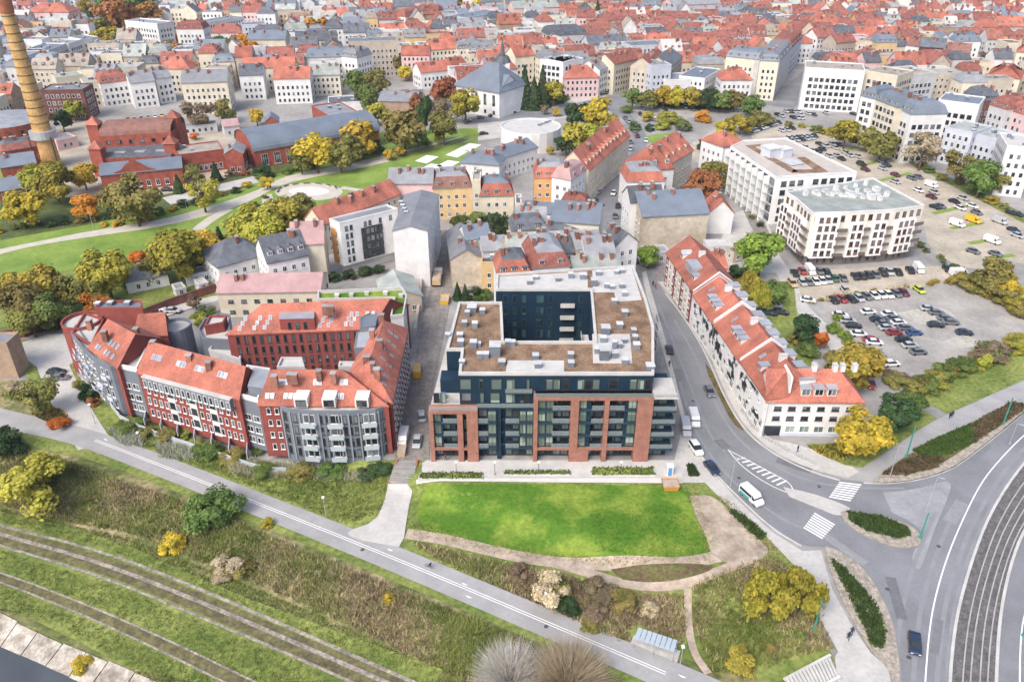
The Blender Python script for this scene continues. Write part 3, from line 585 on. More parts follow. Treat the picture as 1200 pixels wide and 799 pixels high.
# ---------------------------------------------------------------- navy and brick block in the middle
Z = [0, 3.3, 6.3, 9.3, 12.3, 15.4, 19.0]
FY = P(600, 541).y
def FX(px, z=9): return (px - 600) / FPX * (CP * FY + SP * (CAM_Z - z))
blk = thing('apartment_block', 'navy clad apartment block with brick frames, glass balconies and brown planted roof round a court', 'building', (5, 150, 0))
HB = 19.0
out = [P(513, 447, HB), P(781, 447, HB), P(766, 385, HB), P(757, 352, HB), P(742, 313, HB), P(582, 323, HB), P(581, 341, HB), P(692, 341, HB), P(697, 402, HB), P(590, 402, HB), P(588, 356, HB), P(527, 356, HB)]
yb = FY + 2.1
out[0] = Vector((FX(537, HB), yb)); out[1] = Vector((FX(763), yb))
out[0] = Vector((FX(507), yb))
xr = out[1].x; out[2] = Vector((max(out[2].x, xr), out[2].y))
occupy(out)
body = [out[0], out[1]] + out[2:]
walls(blk, body, -.3, Z[4], NAVY)
top = list(body); walls(blk, [Vector((FX(537, 19), yb + .05))] + [out[1] + Vector((-.05, .05))] + [p for p in out[2:11]] + [out[11] + Vector((2.0, 0))] + [Vector((FX(537, 19) - 3, yb + 9))] + [Vector((FX(537, 19), yb + 9))], Z[4], HB, NAVY)
deck = ccw([Vector((FX(537, 19), yb + .05))] + [out[1] + Vector((-.05, .05))] + [p for p in out[2:11]] + [out[11] + Vector((2.0, 0))] + [Vector((FX(537, 19) - 3, yb + 9))] + [Vector((FX(537, 19), yb + 9))])
SEDUM = mat('sedum_brown', (.22, .135, .085), var=.3, scale=.35, col2=(.30, .20, .13), fine=.25, bscale=2.2, bump=.6)
flat_roof(blk, deck, HB, SEDUM, .55, CONC, .5)
LT = inset(body, .4)
tr = MB(); tr.prism([Vector((FX(505), yb - .02)), Vector((FX(537, 19), yb - .02)), Vector((FX(537, 19), yb + 9)), Vector((FX(537, 19) - 3, yb + 9)), out[11] + Vector((2, 0)), out[11] + Vector((0, 0))], Z[4], Z[4] + .25); tr.build('roof_terrace', PAVE, blk)
for q in ([(595, 423), (661, 423), (661, 439), (592, 439)], [(694, 392), (738, 392), (741, 426), (695, 426)], [(585, 325), (688, 319), (689, 338), (584, 338)], [(694, 318), (740, 314), (752, 352), (722, 354), (720, 343), (695, 343)]):
    MB().prism(ccw([P(a, b, HB) for a, b in q]), HB + .05, HB + .16).build('gravel_bed', RF['wt'], blk)
def z5(x, y): return (490 + x / 5.705, 300 + y / 5.705)
def z6(x, y): return (640 + x / 5.705, 300 + y / 5.705)
for x, y, s, h in [(310, 470, 1.2, 1.3), (380, 480, 1.3, 1.4), (330, 405, 1.2, 1.4), (430, 385, 1.3, 1.2), (360, 370, 2.2, 1.4), (285, 600, 1.4, 1.4), (370, 612, 1.5, 1.6), (403, 605, 1.1, 1), (412, 680, 1.2, 1.2), (452, 680, 1.4, 1.2), (560, 725, 1.5, 1), (294, 725, 1.2, 1), (785, 690, 1.4, 1.2), (800, 745, 1.5, 1.2), (1020, 680, 1.3, 1.2), (1022, 738, 1.3, 1.2), (515, 660, 2.4, 2.6), (600, 600, 1.3, 1.3), (632, 600, 1.2, 1.2), (745, 190, 1.4, 1.2), (785, 158, 1.4, 1), (935, 168, 1.4, 1), (1020, 150, 1.3, 1.5), (1100, 155, 1.6, 1.5), (200, 545, 1.2, 1), (280, 545, 1.4, 1)]:
    vent(blk, P(*z5(x, y), HB), HB + .06, s * .85, h * .9)
for x, y, s, h in [(505, 215, 1.3, 1.2), (523, 270, 1.2, 1.2), (405, 215, 1.3, 1.2), (440, 222, 1.2, 1), (455, 318, 1.4, 1), (525, 398, 1.5, 1.2), (490, 482, 1.5, 1.2), (583, 520, 1.2, 1.2), (592, 565, 1.2, 1.2), (603, 618, 1.5, 1.2), (693, 760, 1.8, 1.2), (385, 690, 2.1, 2.6), (455, 680, 1.4, 1.4), (525, 722, 1.3, 1.2), (490, 615, 1.2, 1.2), (520, 580, 1.2, 1), (395, 520, 2, 1.8), (380, 575, 1.4, 1.3), (320, 200, 1.7, 1.8), (350, 130, 1.5, 1.2), (500, 112, 1.6, 1), (470, 122, 1.2, 1), (455, 620, 1, 1.8), (340, 650, 1.3, 1.3)]:
    vent(blk, P(*z6(x, y), HB), HB + .1, s * .85, h * .9)
# stair box and pump tank on the corner terrace
MB().box((FX(526, 15), yb + 5.5, Z[4] + .25), (4.2, 3.6, 3.0)).build('stair_housing', NAVY, blk)
MB().tube((FX(513, 15), yb + 2, Z[4] + .9), (FX(520, 15), yb + 2, Z[4] + .9), .55, n=12).build('tank', mat('tarp_blue', (.18, .32, .5), var=.15), blk)
# front: recessed floors, slabs, brick frames
def fbox(x0, x1, y0, y1, z0, z1, m, name): return MB().box(((x0 + x1) / 2, (y0 + y1) / 2, z0), (x1 - x0, y1 - y0, z1 - z0)).build(name, m, blk)
yf = FY - .25; ys = FY + .05
BR = lambda a, b, z0, z1, dy=0: fbox(FX(a), FX(b), yf + dy, yb - .02, z0, z1, BRB, 'brick_pillar')
for a, b, zt in ((503, 508, 12.3), (536, 542.5, 12.3), (547, 560, 12.3), (625, 630, 15.4), (668, 677.5, 15.4), (707, 712.5, 15.4), (745, 763, 15.4)): BR(a, b, -.3, zt - .6)
BR(677.5, 691, -.3, 3.0, .02)
for a, b, zt in ((503, 560, 12.3), (625, 763, 15.4)):
    fbox(FX(a), FX(b), yf - .02, yb - .01, zt - .55, zt + .1, BRB, 'brick_beam')
    fbox(FX(a) + .03, FX(b) - .03, yf + .03, yf + .6, 3.05, 3.5, BRB, 'brick_beam')
RAIL = mat('railing_glass', (.20, .21, .22), rough=.12, var=.06, spec=.5); SLABM = mat('slab_edge', (.02, .045, .07), var=.1)
bays = [(508, 536, 0, 4), (542.5, 547, 0, 4), (560, 582, 0, 4), (592, 625, 0, 4), (630, 668, 0, 5), (677.5, 707, 0, 5), (712.5, 745, 0, 5)]
pm = {}
def rail(x0, x1, y, z, h=1.0): fbox(x0, x1, y, y + .04, z, z + h, CLEAR, 'balcony_rail')
GLB = glass('block_glass', (.11, .15, .135), (.36, .43, .37)); GLG = GLB
glz = {0: (0, .4), 2: (.55, 1), 3: (.5, 1), 4: (0, .44), 5: (0, .5), 6: (.55, 1)}
for k, (a, b, lo, hi) in enumerate(bays):
    x0, x1 = FX(a), FX(b); w = x1 - x0; g0, g1 = glz.get(k, (0, 0)); bx0, bx1 = x0 + w * g0 + .03, x0 + w * g1 - .03
    for f in range(lo, hi):
        z0 = Z[f]; fhh = Z[f + 1] - z0; up_ = f > 0 and w > 2
        if up_: fbox(x0 + .02, x1 - .02, yf + .15, yb - .03, z0 - .12, z0 + .18, SLABM, 'balcony_slab')
        if up_ and g1 > g0: fbox(bx0, bx1, FY + .5, yb - .04, z0 + .19, z0 + fhh - .13, NAVY, 'glazed_bay')
        npan = max(1, round(w / 1.55)); pw = w / npan
        for j in range(npan):
            xx = x0 + pw * (j + .5); fr_ = up_ and g1 > g0 and bx0 < xx < bx1
            link('window', pane_mesh(round(pw * .9, 2), 2.4 if f else 2.6, 'd', 1 if pw > 1.3 else 0, GLB if fr_ or (k + f + j) % 3 == 0 else GL, sill=False), blk, (xx, FY + .48 if fr_ else yb - .02, z0 + .28), 0)
        if up_:
            r0, r1 = (bx1 + .05, x1 - .05) if g0 == 0 else (x0 + .05, bx0 - .05)
            if g1 == g0: r0, r1 = x0 + .05, x1 - .05
            rail(r0, r1, yf + .2, z0 + .18)
            fbox(r0, r1, yf + .2, yf + .25, z0 + 1.16, z0 + 1.22, METAL, 'handrail')
fbox(FX(582), FX(587), FY + .9, yb - .01, 0, 12.3, NAVY, 'pilaster')
for z in Z[1:5]: fbox(FX(587) + .02, FX(592), FY + 1.2, yb - .01, z - .3, z + .3, NAVY, 'spandrel')
# upper floors on the left and the set-back top floor
for a, b, f in ((507, 522, 4), (540, 552, 4), (562, 567, 4), (574, 586, 4), (592, 604, 4), (609, 621, 4), (538, 552, 5), (561, 566, 5), (575, 588, 5), (593, 604, 5), (617, 621, 5), (640, 657, 5), (660, 668, 5), (677, 704, 5), (714, 726, 5), (739, 778, 5)):
    z = Z[f]; x0, x1 = FX(a, z + 1), min(FX(b, z + 1), out[1].x - .2)
    n = max(1, round((x1 - x0) / 1.6)); pw = (x1 - x0) / n
    for j in range(n): link('window', pane_mesh(round(pw * .94, 2), 2.3, 'd', 0, GLG if (j + a) % 3 else GL, sill=False), blk, (x0 + pw * (j + .5), yb - .02, z + .45), 0)
rail(FX(504), FX(560), yf + .15, 12.45, 1.0); rail(FX(560), FX(625), yb - 1.1, 12.4, .9); fbox(FX(560), FX(625), yb - 1.15, yb - .03, 12.1, 12.38, SLABM, 'balcony_slab')
rail(FX(592, 16), FX(624, 16), yb - .9, 15.6, .9); fbox(FX(592, 16), FX(624, 16), yb - .95, yb - .03, 15.3, 15.58, SLABM, 'balcony_slab')
rail(FX(626), FX(763), yf + .1, 15.55, .9); fbox(FX(627), FX(762), yf + .2, yb - .03, 15.2, 15.5, PAVE, 'roof_terrace')
rail(FX(504, 15), FX(536, 15), yb + .1, Z[5] - 2.7, 1.0)
# corner balconies at the street side
for z in Z[1:6]:
    fbox(FX(763) + .05, FX(763) + 4.6, yf, yf + 7.0, z - .28, z + .12, SLABM if z < 15 else PAVE, 'balcony_slab')
    if z < 15: rail(FX(763) + .1, FX(763) + 4.5, yf + .1, z + .12)
    else: rail(FX(763) + .1, FX(763) + 4.5, yf + .1, z + .12, .7)
    MB().box((FX(763) + 4.5, yf + 3.6, z + .12), (.06, 7.2, 1.0)).build('balcony_rail', CLEAR, blk)
for z in Z[:5]:
    for j in range(2): link('window', pane_mesh(1.6, 2.3, 'd', 1, GLG, sill=False), blk, (FX(763) + .9 + j * 1.7 - .4, yb + .55 - .6, z + .3), 0)
cor = MB(); cor.box((FX(763) + 1.9, yb + 3.3, 0), (3.8, 6.4, 15.4)); cor.build('wall', NAVY, blk)
# right-hand balconies and side windows; court windows
for a, b in ((out[1], out[2]), (out[2], out[3]), (out[3], out[4])):
    if faces_cam(a, b, -.3): windows(blk, a, b, [z + .5 for z in Z[:6]], 1.6, 2.1, 3.6, None, 'd', 1, gl=GLG)
for i in range(4):
    p = P(758 - i * 1, 378 + i * 9, 12); 
    for z in (3.3, 6.3, 9.3, 12.3): MB().box((p.x + 1.3, p.y, z), (2.2, 3.0, .2)).box((p.x + 2.35, p.y, z + .2), (.06, 3.0, 1.0)).build('balcony', CONC, blk)
a, b = out[6], out[7]
for z in Z[:6]:
    for t in (.1, .2, .3, .47, .58, .9):
        link('window', pane_mesh(1.0 if t != .47 else 1.7, 1.9, 'd', 0, glass('court_glass', (.01, .03, .045), (.05, .12, .13)), sill=False), blk, V3(on_wall(a, b, (b - a).length * t, 0), z + .6), ang(a, b))
    if z > 1:
        p = on_wall(a, b, (b - a).length * .76, .7); MB().box((p.x, p.y, z), (3.2, 1.6, .18)).box((p.x, p.y - .75, z + .18), (3.2, .06, .95)).build('balcony', CONC, blk)
        p = Vector(out[8]) + Vector((-1, 8)); MB().box((p.x - .2, p.y, z), (1.6, 3.0, .18)).box((p.x - .95, p.y, z + .18), (.06, 3.0, .95)).build('balcony', CONC, blk)
# plaza, planters and front steps
sheet('plaza', [(495, 543), (500, 540), (790, 540), (800, 560), (494, 560)], .12, CONC)
for q, lab in (([(492, 555), (566, 555), (566, 563), (490, 563)], 'long low planter of grass before the left brick frame'), ([(592, 553), (668, 553), (668, 558), (590, 558)], 'narrow planter of grass before the middle of the navy block'), ([(693, 549), (766, 549), (768, 559), (692, 559)], 'planter of grass and pale stones before the right brick frame')):
    w_ = ccw([P(*p) for p in q]); pl = thing('planter', lab, 'planter', V3(w_[0], 0)); MB().prism(w_, -.2, .45).build('kerb_wall', CONC, pl); MB().prism(inset(w_, .2), .2, .5).build('soil', GRASS, pl)
    tf = MB()
    for _ in range(260):
        u, v = random.random(), random.random(); p = (w_[0].lerp(w_[1], u)).lerp(w_[3].lerp(w_[2], u), v)
        for k in range(3): a_ = random.uniform(0, 6.3); tf.poly([(p.x - .12 * math.cos(a_), p.y - .12 * math.sin(a_), .48), (p.x + .12 * math.cos(a_), p.y + .12 * math.sin(a_), .48), (p.x + random.uniform(-.2, .2), p.y + random.uniform(-.2, .2), .48 + random.uniform(.2, .45))])
    tf.build('grass_tuft', mat('planter_grass', (.10, .14, .04), var=.3, scale=1, rnd=.1), pl, kind='stuff')
sheet('pavement', [(488, 563), (790, 561), (800, 567), (488, 568)], .1, mat('paving_pale', (.58, .57, .55), var=.06, fine=.05))
# ---------------------------------------------------------------- outdoor staircase from the setts street to the path
def stairs(name, label, A, B, C, D, n, ztop, zbot, m, wallm=None):   # A,B top edge px; C,D bottom edge px (world)
    st = thing(name, label, 'stairs', V3((A + B + C + D) / 4, (ztop + zbot) / 2)); 
    for i in range(n):
        t0, t1 = i / n, (i + 1) / n; z = ztop + (zbot - ztop) * (i + .5) / n; cs = (A + B).lerp(C + D, (i + .5) / n) / 2; z = max(z, H(cs.x, cs.y) + .32)
        MB().prism(ccw([A.lerp(D, t0), B.lerp(C, t0), B.lerp(C, t1 - .24 / n), A.lerp(D, t1 - .24 / n)]), zbot - .6, z + .08).build('step', m, st)
    if wallm:
        for X, Y in ((A, D), (B, C)):
            d = (Y - X).normalized(); nn = Vector((-d.y, d.x)) * .2
            b = MB(); q = [X + nn, X - nn, Y - nn, Y + nn]; z = (ztop + .8, ztop + .8, zbot + .9, zbot + .9); b.v = [(p.x, p.y, zbot - .8) for p in q] + [(p.x, p.y, zz) for p, zz in zip(q, z)]
            b.f = [(0, 1, 5, 4), (1, 2, 6, 5), (2, 3, 7, 6), (3, 0, 4, 7), (4, 5, 6, 7)]; b.m = [0] * 5; b.build('side_wall', wallm, st)
    return st
stairs('staircase', 'grey stone stairs with rusty side walls leading down from the setts street', P(466, 541), P(489, 541), PT(485, 568), PT(456, 568), 12, .05, -2.0, mat('step_stone', (.30, .29, .28), var=.12, scale=.8, rnd=.1), mat('rust_wall', (.28, .12, .07), var=.25, scale=.6))
stairs('staircase', 'pale concrete stairs stepping down beside the wide pavement', P(972, 771), P(983, 796), P(935, 815), P(920, 790), 14, .1, -1.9, CONC, CONC)
# ---------------------------------------------------------------- red and grey housing block with tiled roofs
A = thing('housing_block', 'red brick and grey housing block with coral tiled roofs stepping round a court', 'building', (-60, 155, 0))
BRK = mat('brick_crimson', (.26, .07, .06), var=.12, scale=.5, fine=.12, bscale=3); GREYC = mat('grey_cladding', (.17, .19, .225), var=.08, scale=.4)
def wing(root, e0, e1, r0, r1, ze, zr, wm, rm, hip=(0, 0), z0=-.8, over=.3):
    p0, p1 = P(*e0, ze), P(*e1, ze); m0, m1 = P(*r0, zr), P(*r1, zr); q0, q1 = 2 * m0 - p0, 2 * m1 - p1; q4 = [p0, p1, q1, q0]
    occupy(q4); walls(root, q4, z0, ze, wm); return gable_roof(root, q4, ze, zr, rm, over, hip, wm), q4
def block(root, px, z, wm, rm, z0=-.8, par=.6, pm=None):
    q = ccw([P(a, b, z) for a, b in px]); occupy(q); walls(root, q, z0, z, wm); flat_roof(root, q, z, rm, par, pm or wm); return q
s1, q1_ = wing(A, (104, 407), (138, 430), (127, 374), (158, 391), 12, 16.5, BRK, RF['rd'])
s2, q2_ = wing(A, (161, 435), (280, 466), (176, 400), (287, 429), 12, 16.5, BRK, RF['rd'])
s3, q3_ = wing(A, (303, 473), (455, 474), (318, 433), (431, 433), 12, 16.5, BRK, RF['rd'], hip=(0, 5))
s4, q4_ = wing(A, (459, 470), (477, 384), (428, 436), (449, 376), 12, 16.5, BRK, RF['rd'], hip=(4, 0))
s5, q5_ = wing(A, (266, 391), (436, 384), (286, 357), (456, 350), 12, 16.5, BRK, RF['rd'], hip=(4, 0))
s6, q6_ = wing(A, (158, 392), (196, 391), (163, 368), (192, 366), 10.5, 14, BRK, RF['rd'])
LIT = W['wh']
b1 = block(A, [(138, 431), (161, 436), (177, 403), (160, 392)], 11.0, GREYC, PAVE, par=1.0, pm=LIT)
b2 = block(A, [(281, 466), (303, 472), (317, 436), (290, 432)], 11.2, GREYC, PAVE, par=1.0, pm=LIT)
MB().prism(ccw([P(290, 452, 14), P(309, 455, 14), P(317, 434, 14), P(297, 431, 14)]), 9, 14, mtop=1).build('wall', [GREYC, METAL], A)
b3 = block(A, [(112, 363), (167, 363), (166, 354), (116, 355)], 14, BRK, RF['bg'])
block(A, [(84, 393), (97, 410), (112, 424), (130, 433), (139, 431), (105, 405), (90, 384)], 11, GREYC, PAVE, par=.9, pm=GREYC)
def rtower(cx, cy, r, z, wm):
    c = P(cx, cy, z); q = [c + Vector((math.cos(t * .3142), math.sin(t * .3142))) * r for t in range(20)]; walls(A, q, -.8, z, wm); flat_roof(A, q, z, PAVE, .9, wm, .35); return q
rtower(97, 378, 4.4, 11.5, BRK); rtower(206, 384, 3.6, 9, GREYC)
block(A, [(85, 392), (108, 406), (122, 376), (100, 368)], 11.6, BRK, PAVE)
block(A, [(233, 389), (240, 377), (258, 370), (270, 372), (270, 402), (238, 400)], 7.5, GREYC, PAVE, par=.9)
block(A, [(240, 384), (262, 380), (266, 372), (246, 372)], 9.6, BRK, RF['wt'])
block(A, [(245, 412), (282, 424), (284, 404), (258, 400)], 5.5, W['gy'], RF['wt'], par=.8)
block(A, [(325, 432), (357, 432), (354, 421), (330, 421)], 9.5, W['gy'], RF['wt']); block(A, [(397, 432), (424, 431), (424, 426), (398, 426)], 9, W['gy'], RF['wt'])
bk = block(A, [(373, 344), (472, 340), (477, 350), (473, 372), (458, 374), (462, 352), (373, 354)], 12.6, W['wh'], LAWN, par=.9, pm=CONC)
block(A, [(418, 390), (437, 383), (436, 408), (415, 409)], 13, GREYC, METAL, par=.2)
block(A, [(422, 373), (445, 361), (440, 382), (422, 384)], 14.2, GREYC, RF['bg'], par=.2)
# grey bay on the front
bay = [P(a, b, 11.2) for a, b in ((328, 478), (342, 482), (370, 484), (410, 484), (440, 482), (454, 476))]
bq = bay + [P(452, 470, 11.2), P(330, 472, 11.2)]; walls(A, bq, -2.2, 11.2, GREYC, 'bay'); flat_roof(A, ccw(bq), 11.2, PAVE, .5, GREYC)
zz = [.3, 3.0, 5.7, 8.4]
tot = sum((b - a).length for a, b in zip(bay, bay[1:]))
def along(u):
    for a, b in zip(bay, bay[1:]):
        l = (b - a).length
        if u <= l: return a, b, u
        u -= l
    return a, b, l
us = {'n': (.05, .15, .385, .445, .60, .645, .695, .74, .90, .955), 'bal': (.28, .52, .815)}
for z in zz:
    for t in us['n']:
        a, b, u = along(t * tot); link('window', pane_mesh(.75, 1.9, 'd', 0), A, V3(on_wall(a, b, u), z + .3), ang(a, b))
    for t in us['bal']:
        a, b, u = along(t * tot); p = on_wall(a, b, u, .02); rz = ang(a, b); link('window', pane_mesh(2.3, 2.0, 'w', 1), A, V3(p, z + .35), rz)
        p = on_wall(a, b, u, .7); MB().box((p.x, p.y, z), (2.9, 1.3, .15), rz).box((p.x + math.sin(rz) * .62, p.y - math.cos(rz) * .62, z + .15), (2.9, .06, .95), rz).build('balcony', mat('balcony_glass', (.40, .46, .48), rough=.15, var=.05, spec=.5), A)
for i in range(12):
    a, b, u = along((.02 + i * .088) * tot); p = on_wall(a, b, u, .12); MB().box((p.x, p.y, -.6), (.28, .25, 11.7), ang(a, b)).build('fin', mat('fin_pale', (.27, .29, .33), var=.06), A)
# windows in red walls
windows(A, q2_[0], q2_[1], [1.2, 4.2], .8, 1.7, 1.55, None, 'w', 0, margin=.8)
p0, p1 = q2_[0], q2_[1]; Lq = (p1 - p0).length
windows(A, p0, p1, [7.0, 9.8], .8, 1.5, 1.7, None, 'w', 0, margin=.8, off=0)
for t in (.3, .52, .72):   # white loggia strips
    for z in (1.0, 3.9, 6.8):
        p = on_wall(p0, p1, Lq * t, .06); rz = ang(p0, p1); MB().box((p.x, p.y, z - .2), (1.9, .3, 2.9), rz).build('loggia', LIT, A); link('window', pane_mesh(1.4, 1.5, 'd', 1), A, V3(on_wall(p0, p1, Lq * t, .22), z + .9), rz)
p = on_wall(p0, p1, Lq * .51, .45); bz = ang(p0, p1); MB().box((p.x, p.y, 8.9), (Lq * .86, 1.2, 2.7), bz).build('bay', GREYC, A); MB().box((p.x, p.y, 11.6), (Lq * .87, 1.4, .3), bz).build('bay_roof', CONC, A)
for i in range(16): link('window', pane_mesh(.85, 1.8, 'w', 0), A, V3(on_wall(p0, p1, Lq * (.1 + i * .0545), 1.06), 9.3), bz)
windows(A, q1_[0], q1_[1], [.8, 3.6, 6.4, 9.2], .8, 1.5, 1.7, None, 'w', 0)
windows(A, on_wall(q3_[0], q3_[1], 0), on_wall(q3_[0], q3_[1], 5), [1, 3.9, 6.8, 9.6], .8, 1.4, 1.6, None, 'w', 0, margin=.7)
windows(A, q3_[0], q3_[1], [10.6], .9, .9, 2.4, None, 'd', 0)
windows(A, q4_[0], q4_[1], [.9, 3.8, 6.7, 9.4], .9, 1.6, 2.0, None, 'w', 0)
windows(A, q5_[0], q5_[1], [.8, 3.6, 6.4, 9.2], .75, 1.9, 1.75, None, 'd', 0)
for bb in (b1, b2):
    for i in range(len(bb)):
        a, b = bb[i], bb[(i + 1) % len(bb)]
        if faces_cam(a, b, .5): windows(A, a, b, [.8, 3.4, 6.2], 1.6, 1.5, 2.1, None, 'w', 1, margin=.3)
cl = [(84, 393), (97, 410), (112, 424), (130, 433)]; cl = [P(a, b, 11) for a, b in cl]
for a, b in zip(cl, cl[1:]):
    windows(A, a, b, [.6, 3.3, 6.0, 8.6], 1.0, 1.7, 1.8, None, 'w', 0, margin=.5)
    n = int((b - a).length / 2.4)
    for i in range(n):
        for z in (2.9, 5.6, 8.2):
            if (i + int(z)) % 2: p = on_wall(a, b, 1.2 + i * 2.4, .55); MB().box((p.x, p.y, z), (2.0, 1.1, .15), ang(a, b)).box((p.x + math.sin(ang(a, b)) * .5, p.y - math.cos(ang(a, b)) * .5, z + .15), (2.0, .06, .9), ang(a, b)).build('balcony', W['bl'], A)
# roof lights, chimneys, roof balconies
for u in (.07, .11, .15, .42, .46, .66, .70): skylight(A, s3, u + .03, .62)
for u in (.05, .09, .2, .24, .28, .53, .62, .66): skylight(A, s3, u, .22)
for u in (.34, .56, .82):
    p = s3.at(u, .12); MB().box((p.x, p.y, p.z - .6), (2.6, 3.2, 1.9)).build('roof_balcony', LIT, A); link('window', pane_mesh(2.0, 1.5, 'd', 1, sill=False), A, (p.x, p.y - 1.62, p.z - .45), 0)
for u in (.1, .14, .17, .36, .39, .42, .55, .58, .61, .78, .81, .84): skylight(A, s2, u, .55)
for u in (.35, .42, .5, .6): skylight(A, s1, u * 1.4 - .1, .45)
for u in (.2, .28, .5, .6, .75): skylight(A, s1, u, .15)
for u, v in ((.07, .2), (.17, .2), (.24, .2), (.37, .2), (.43, .2), (.62, .2), (.68, .2), (.8, .2), (.84, .2), (.91, .2), (.95, .2)):
    for vv in (.15, .32, .49): skylight(A, s5, u, vv, .75, 1.05)
for u in (.1, .2, .35, .5, .65, .8): skylight(A, s4, u, .35); skylight(A, s4, u + .03, .6)
rs5 = s5.at(.38, .45); MB().prism(ccw([P(327, 374, 15), P(368, 373, 15), P(369, 363, 15), P(328, 364, 15)]), 11.5, 15, mtop=1).build('wall', [BRK, METAL], A)
pa, pb = P(327, 374, 15), P(368, 373, 15); windows(A, pa, pb, [12.4], .75, 1.7, 1.75, None, 'd', 0)
for x, y, sx in ((322, 440, 1.2), (343, 438, 2.0), (374, 434, 1.0), (391, 437, 1.0), (442, 432, 1.2), (430, 417, 1.4), (445, 398, 1.4), (437, 425, .9), (385, 358, 2.6), (447, 368, 1.3), (436, 386, 1.0)): chimney(A, P(x, y + 6, 16.2), 15.2, 2.2, sx, 1.0)
for x, y in ((222, 416), (245, 424), (123, 388), (180, 400), (105, 375), (160, 385)): chimney(A, P(x, y + 5, 15.5), 14.2, 2.4, 1.1, 1.1)
for px, z in (((115, 358), 14.1), ((130, 357), 14.1), ((150, 357), 14.1)): vent(A, P(*px, z), z, 1.2, .8)
# roof garden things
for x, y in ((395, 346), (412, 345), (430, 343), (452, 343), (470, 346)): vent(A, P(x, y + 2, 12.7), 12.7, 1.0, .7, m=CONC)
# garden fence along the foot of the block
fen = thing('garden_fence', 'pale grey panel fence round the ground floor gardens of the brick housing block', 'fence', V3(P(200, 500), 0))
fp = [P(97, 449), P(129, 474), P(141, 488), P(152, 494), P(210, 513), P(292, 540), P(312, 546), P(335, 546)]
FENM = mat('fence_grey', (.45, .48, .52), var=.06, scale=.5, rnd=.06)
for a, b in zip(fp, fp[1:]):
    n = max(1, round((b - a).length / 2.4))
    for i in range(n):
        c = a.lerp(b, (i + .5) / n); z = H(c.x, c.y); MB().box((c.x, c.y, z - .3), ((b - a).length / n - .06, .1, 2.0), ang(a, b)).build('fence_panel', FENM, fen)
for i in range(7):   # partition walls of the gardens
    a = fp[3].lerp(fp[5], (i + .5) / 7); MB().box((a.x + .8, a.y + 2.4, -.6), (.15, 4.2, 1.6), .25).build('partition', FENM, fen)
# ---------------------------------------------------------------- long white building with coral roofs
C = thing('terrace_building', 'long white building with coral tiled roofs, rows of dormers and a bend at the road', 'building', V3(P(900, 420), 0))
MURAL = mat('mural_wall', (.03, .035, .04), var=0, scale=.3, col2=(.74, .735, .73), thr=(.44, .49), stretch=(1, 1, 1.3))
zeC, zrC = 9.0, 13.6
E0, E1 = P(781, 298, zeC), P(898, 468, zeC); R0, R1 = P(816, 291, zrC), P(917, 416, zrC)
d_ = (E1 - E0).normalized(); nn_ = Vector((-d_.y, d_.x)); hw = (((R0 - E0).dot(nn_)) + ((R1 - E1).dot(nn_))) / 2
seg = [0, .34, .56, .80, 1.0]
for i in range(4):
    a, b = E0.lerp(E1, seg[i]), E0.lerp(E1, seg[i + 1]); ex = 3.0 if i == 3 else 0; dz = (.7, 0, .25, .5)[i]
    q4 = [a, b, b + nn_ * hw * 2, a + nn_ * hw * 2]; occupy(q4); walls(C, q4, -.3, zeC + dz, W['wh'])
    s = gable_roof(C, q4, zeC + dz, zrC + dz, RF['rd'], .35, (0, 3.5 if i == 3 else 0), W['wh'])
    w2 = MB(); m = b + nn_ * hw; t = .18   # fire wall
    if i < 3:
        zt = zrC + .75; w2.v = [tuple(V3(b + d_ * k + nn_ * u, z)) for k in (-t, t) for u, z in ((-.2, zeC - .5), (hw * 2 + .2, zeC - .5), (hw * 2 + .2, zeC + .9), (hw, zt + .5), (-.2, zeC + .9))]
        w2.f = [(0, 1, 2, 3, 4)[::-1], (5, 6, 7, 8, 9)] + [(k, (k + 1) % 5, (k + 1) % 5 + 5, k + 5) for k in range(5)]; w2.m = [0] * 7; w2.build('fire_wall', W['wh'], C)
    L_ = (b - a).length
    if i > 0:
        nd = (0, 3, 3, 1)[i]
        for k in range(nd): dormer(C, s, .42 + k * 2.3 / L_, .25, 1.5, 1.4, 2.6)
        skylight(C, s, .2, .55, .8, 1.6)
    else:
        p = s.at(.62, .45); MB().box((p.x, p.y, p.z - 1), (5.5, 3.0, 2.2), ang(a, b)).build('shed_dormer', METAL, C); dormer(C, s, .3, .3, 2, 1.5, 2.6, flat=False); dormer(C, s, .8, .2, 1.8, 1.2, 2.4)
    nb = (0, 3, 4, 3)[i]; sb = Slope(q4[2], q4[3], q4[2] - nn_ * hw, q4[3] - nn_ * hw, zeC, zrC)
    for k in range(nb): dormer(C, sb, (k + .5) / nb, .3, 2.4, 1.9, 3.2)
    chimney(C, s.at(.5, .92).xy, zrC - .3, 1.6, .8, 1.6, ang(a, b), [W['wh'], CONC])
    pl = MB()
    if i == 0:
        for j in range(7):
            u = L_ * (j + .5) / 7; p = on_wall(a, b, u, .05); MB().box((p.x, p.y, .2), (L_ / 7 - 1.4 if j % 2 else 2.3, .14, zeC - .3), ang(a, b)).build('facade_panel', mat('panel_maroon', (.24, .07, .06), var=.15) if j % 2 == 0 else W['cr'], C)
        windows(C, a, b, [1.0, 3.8, 6.6], 1.3, 1.5, 2.9, None, 'w', 1, off=.13)
    else:
        p = on_wall(a, b, L_ / 2, .03); MB().box((p.x, p.y, 2.2), (L_ - .3, .08, zeC - 3.0), ang(a, b)).build('mural', MURAL, C)
        windows(C, a, b, [.7], 1.7, 1.5, 3.0, None, 'w', 1, off=.02, gl=GLG); windows(C, a, b, [3.9, 6.4], .8, .9, 4.4, None, 'w', 1, off=.08, skip=.35)
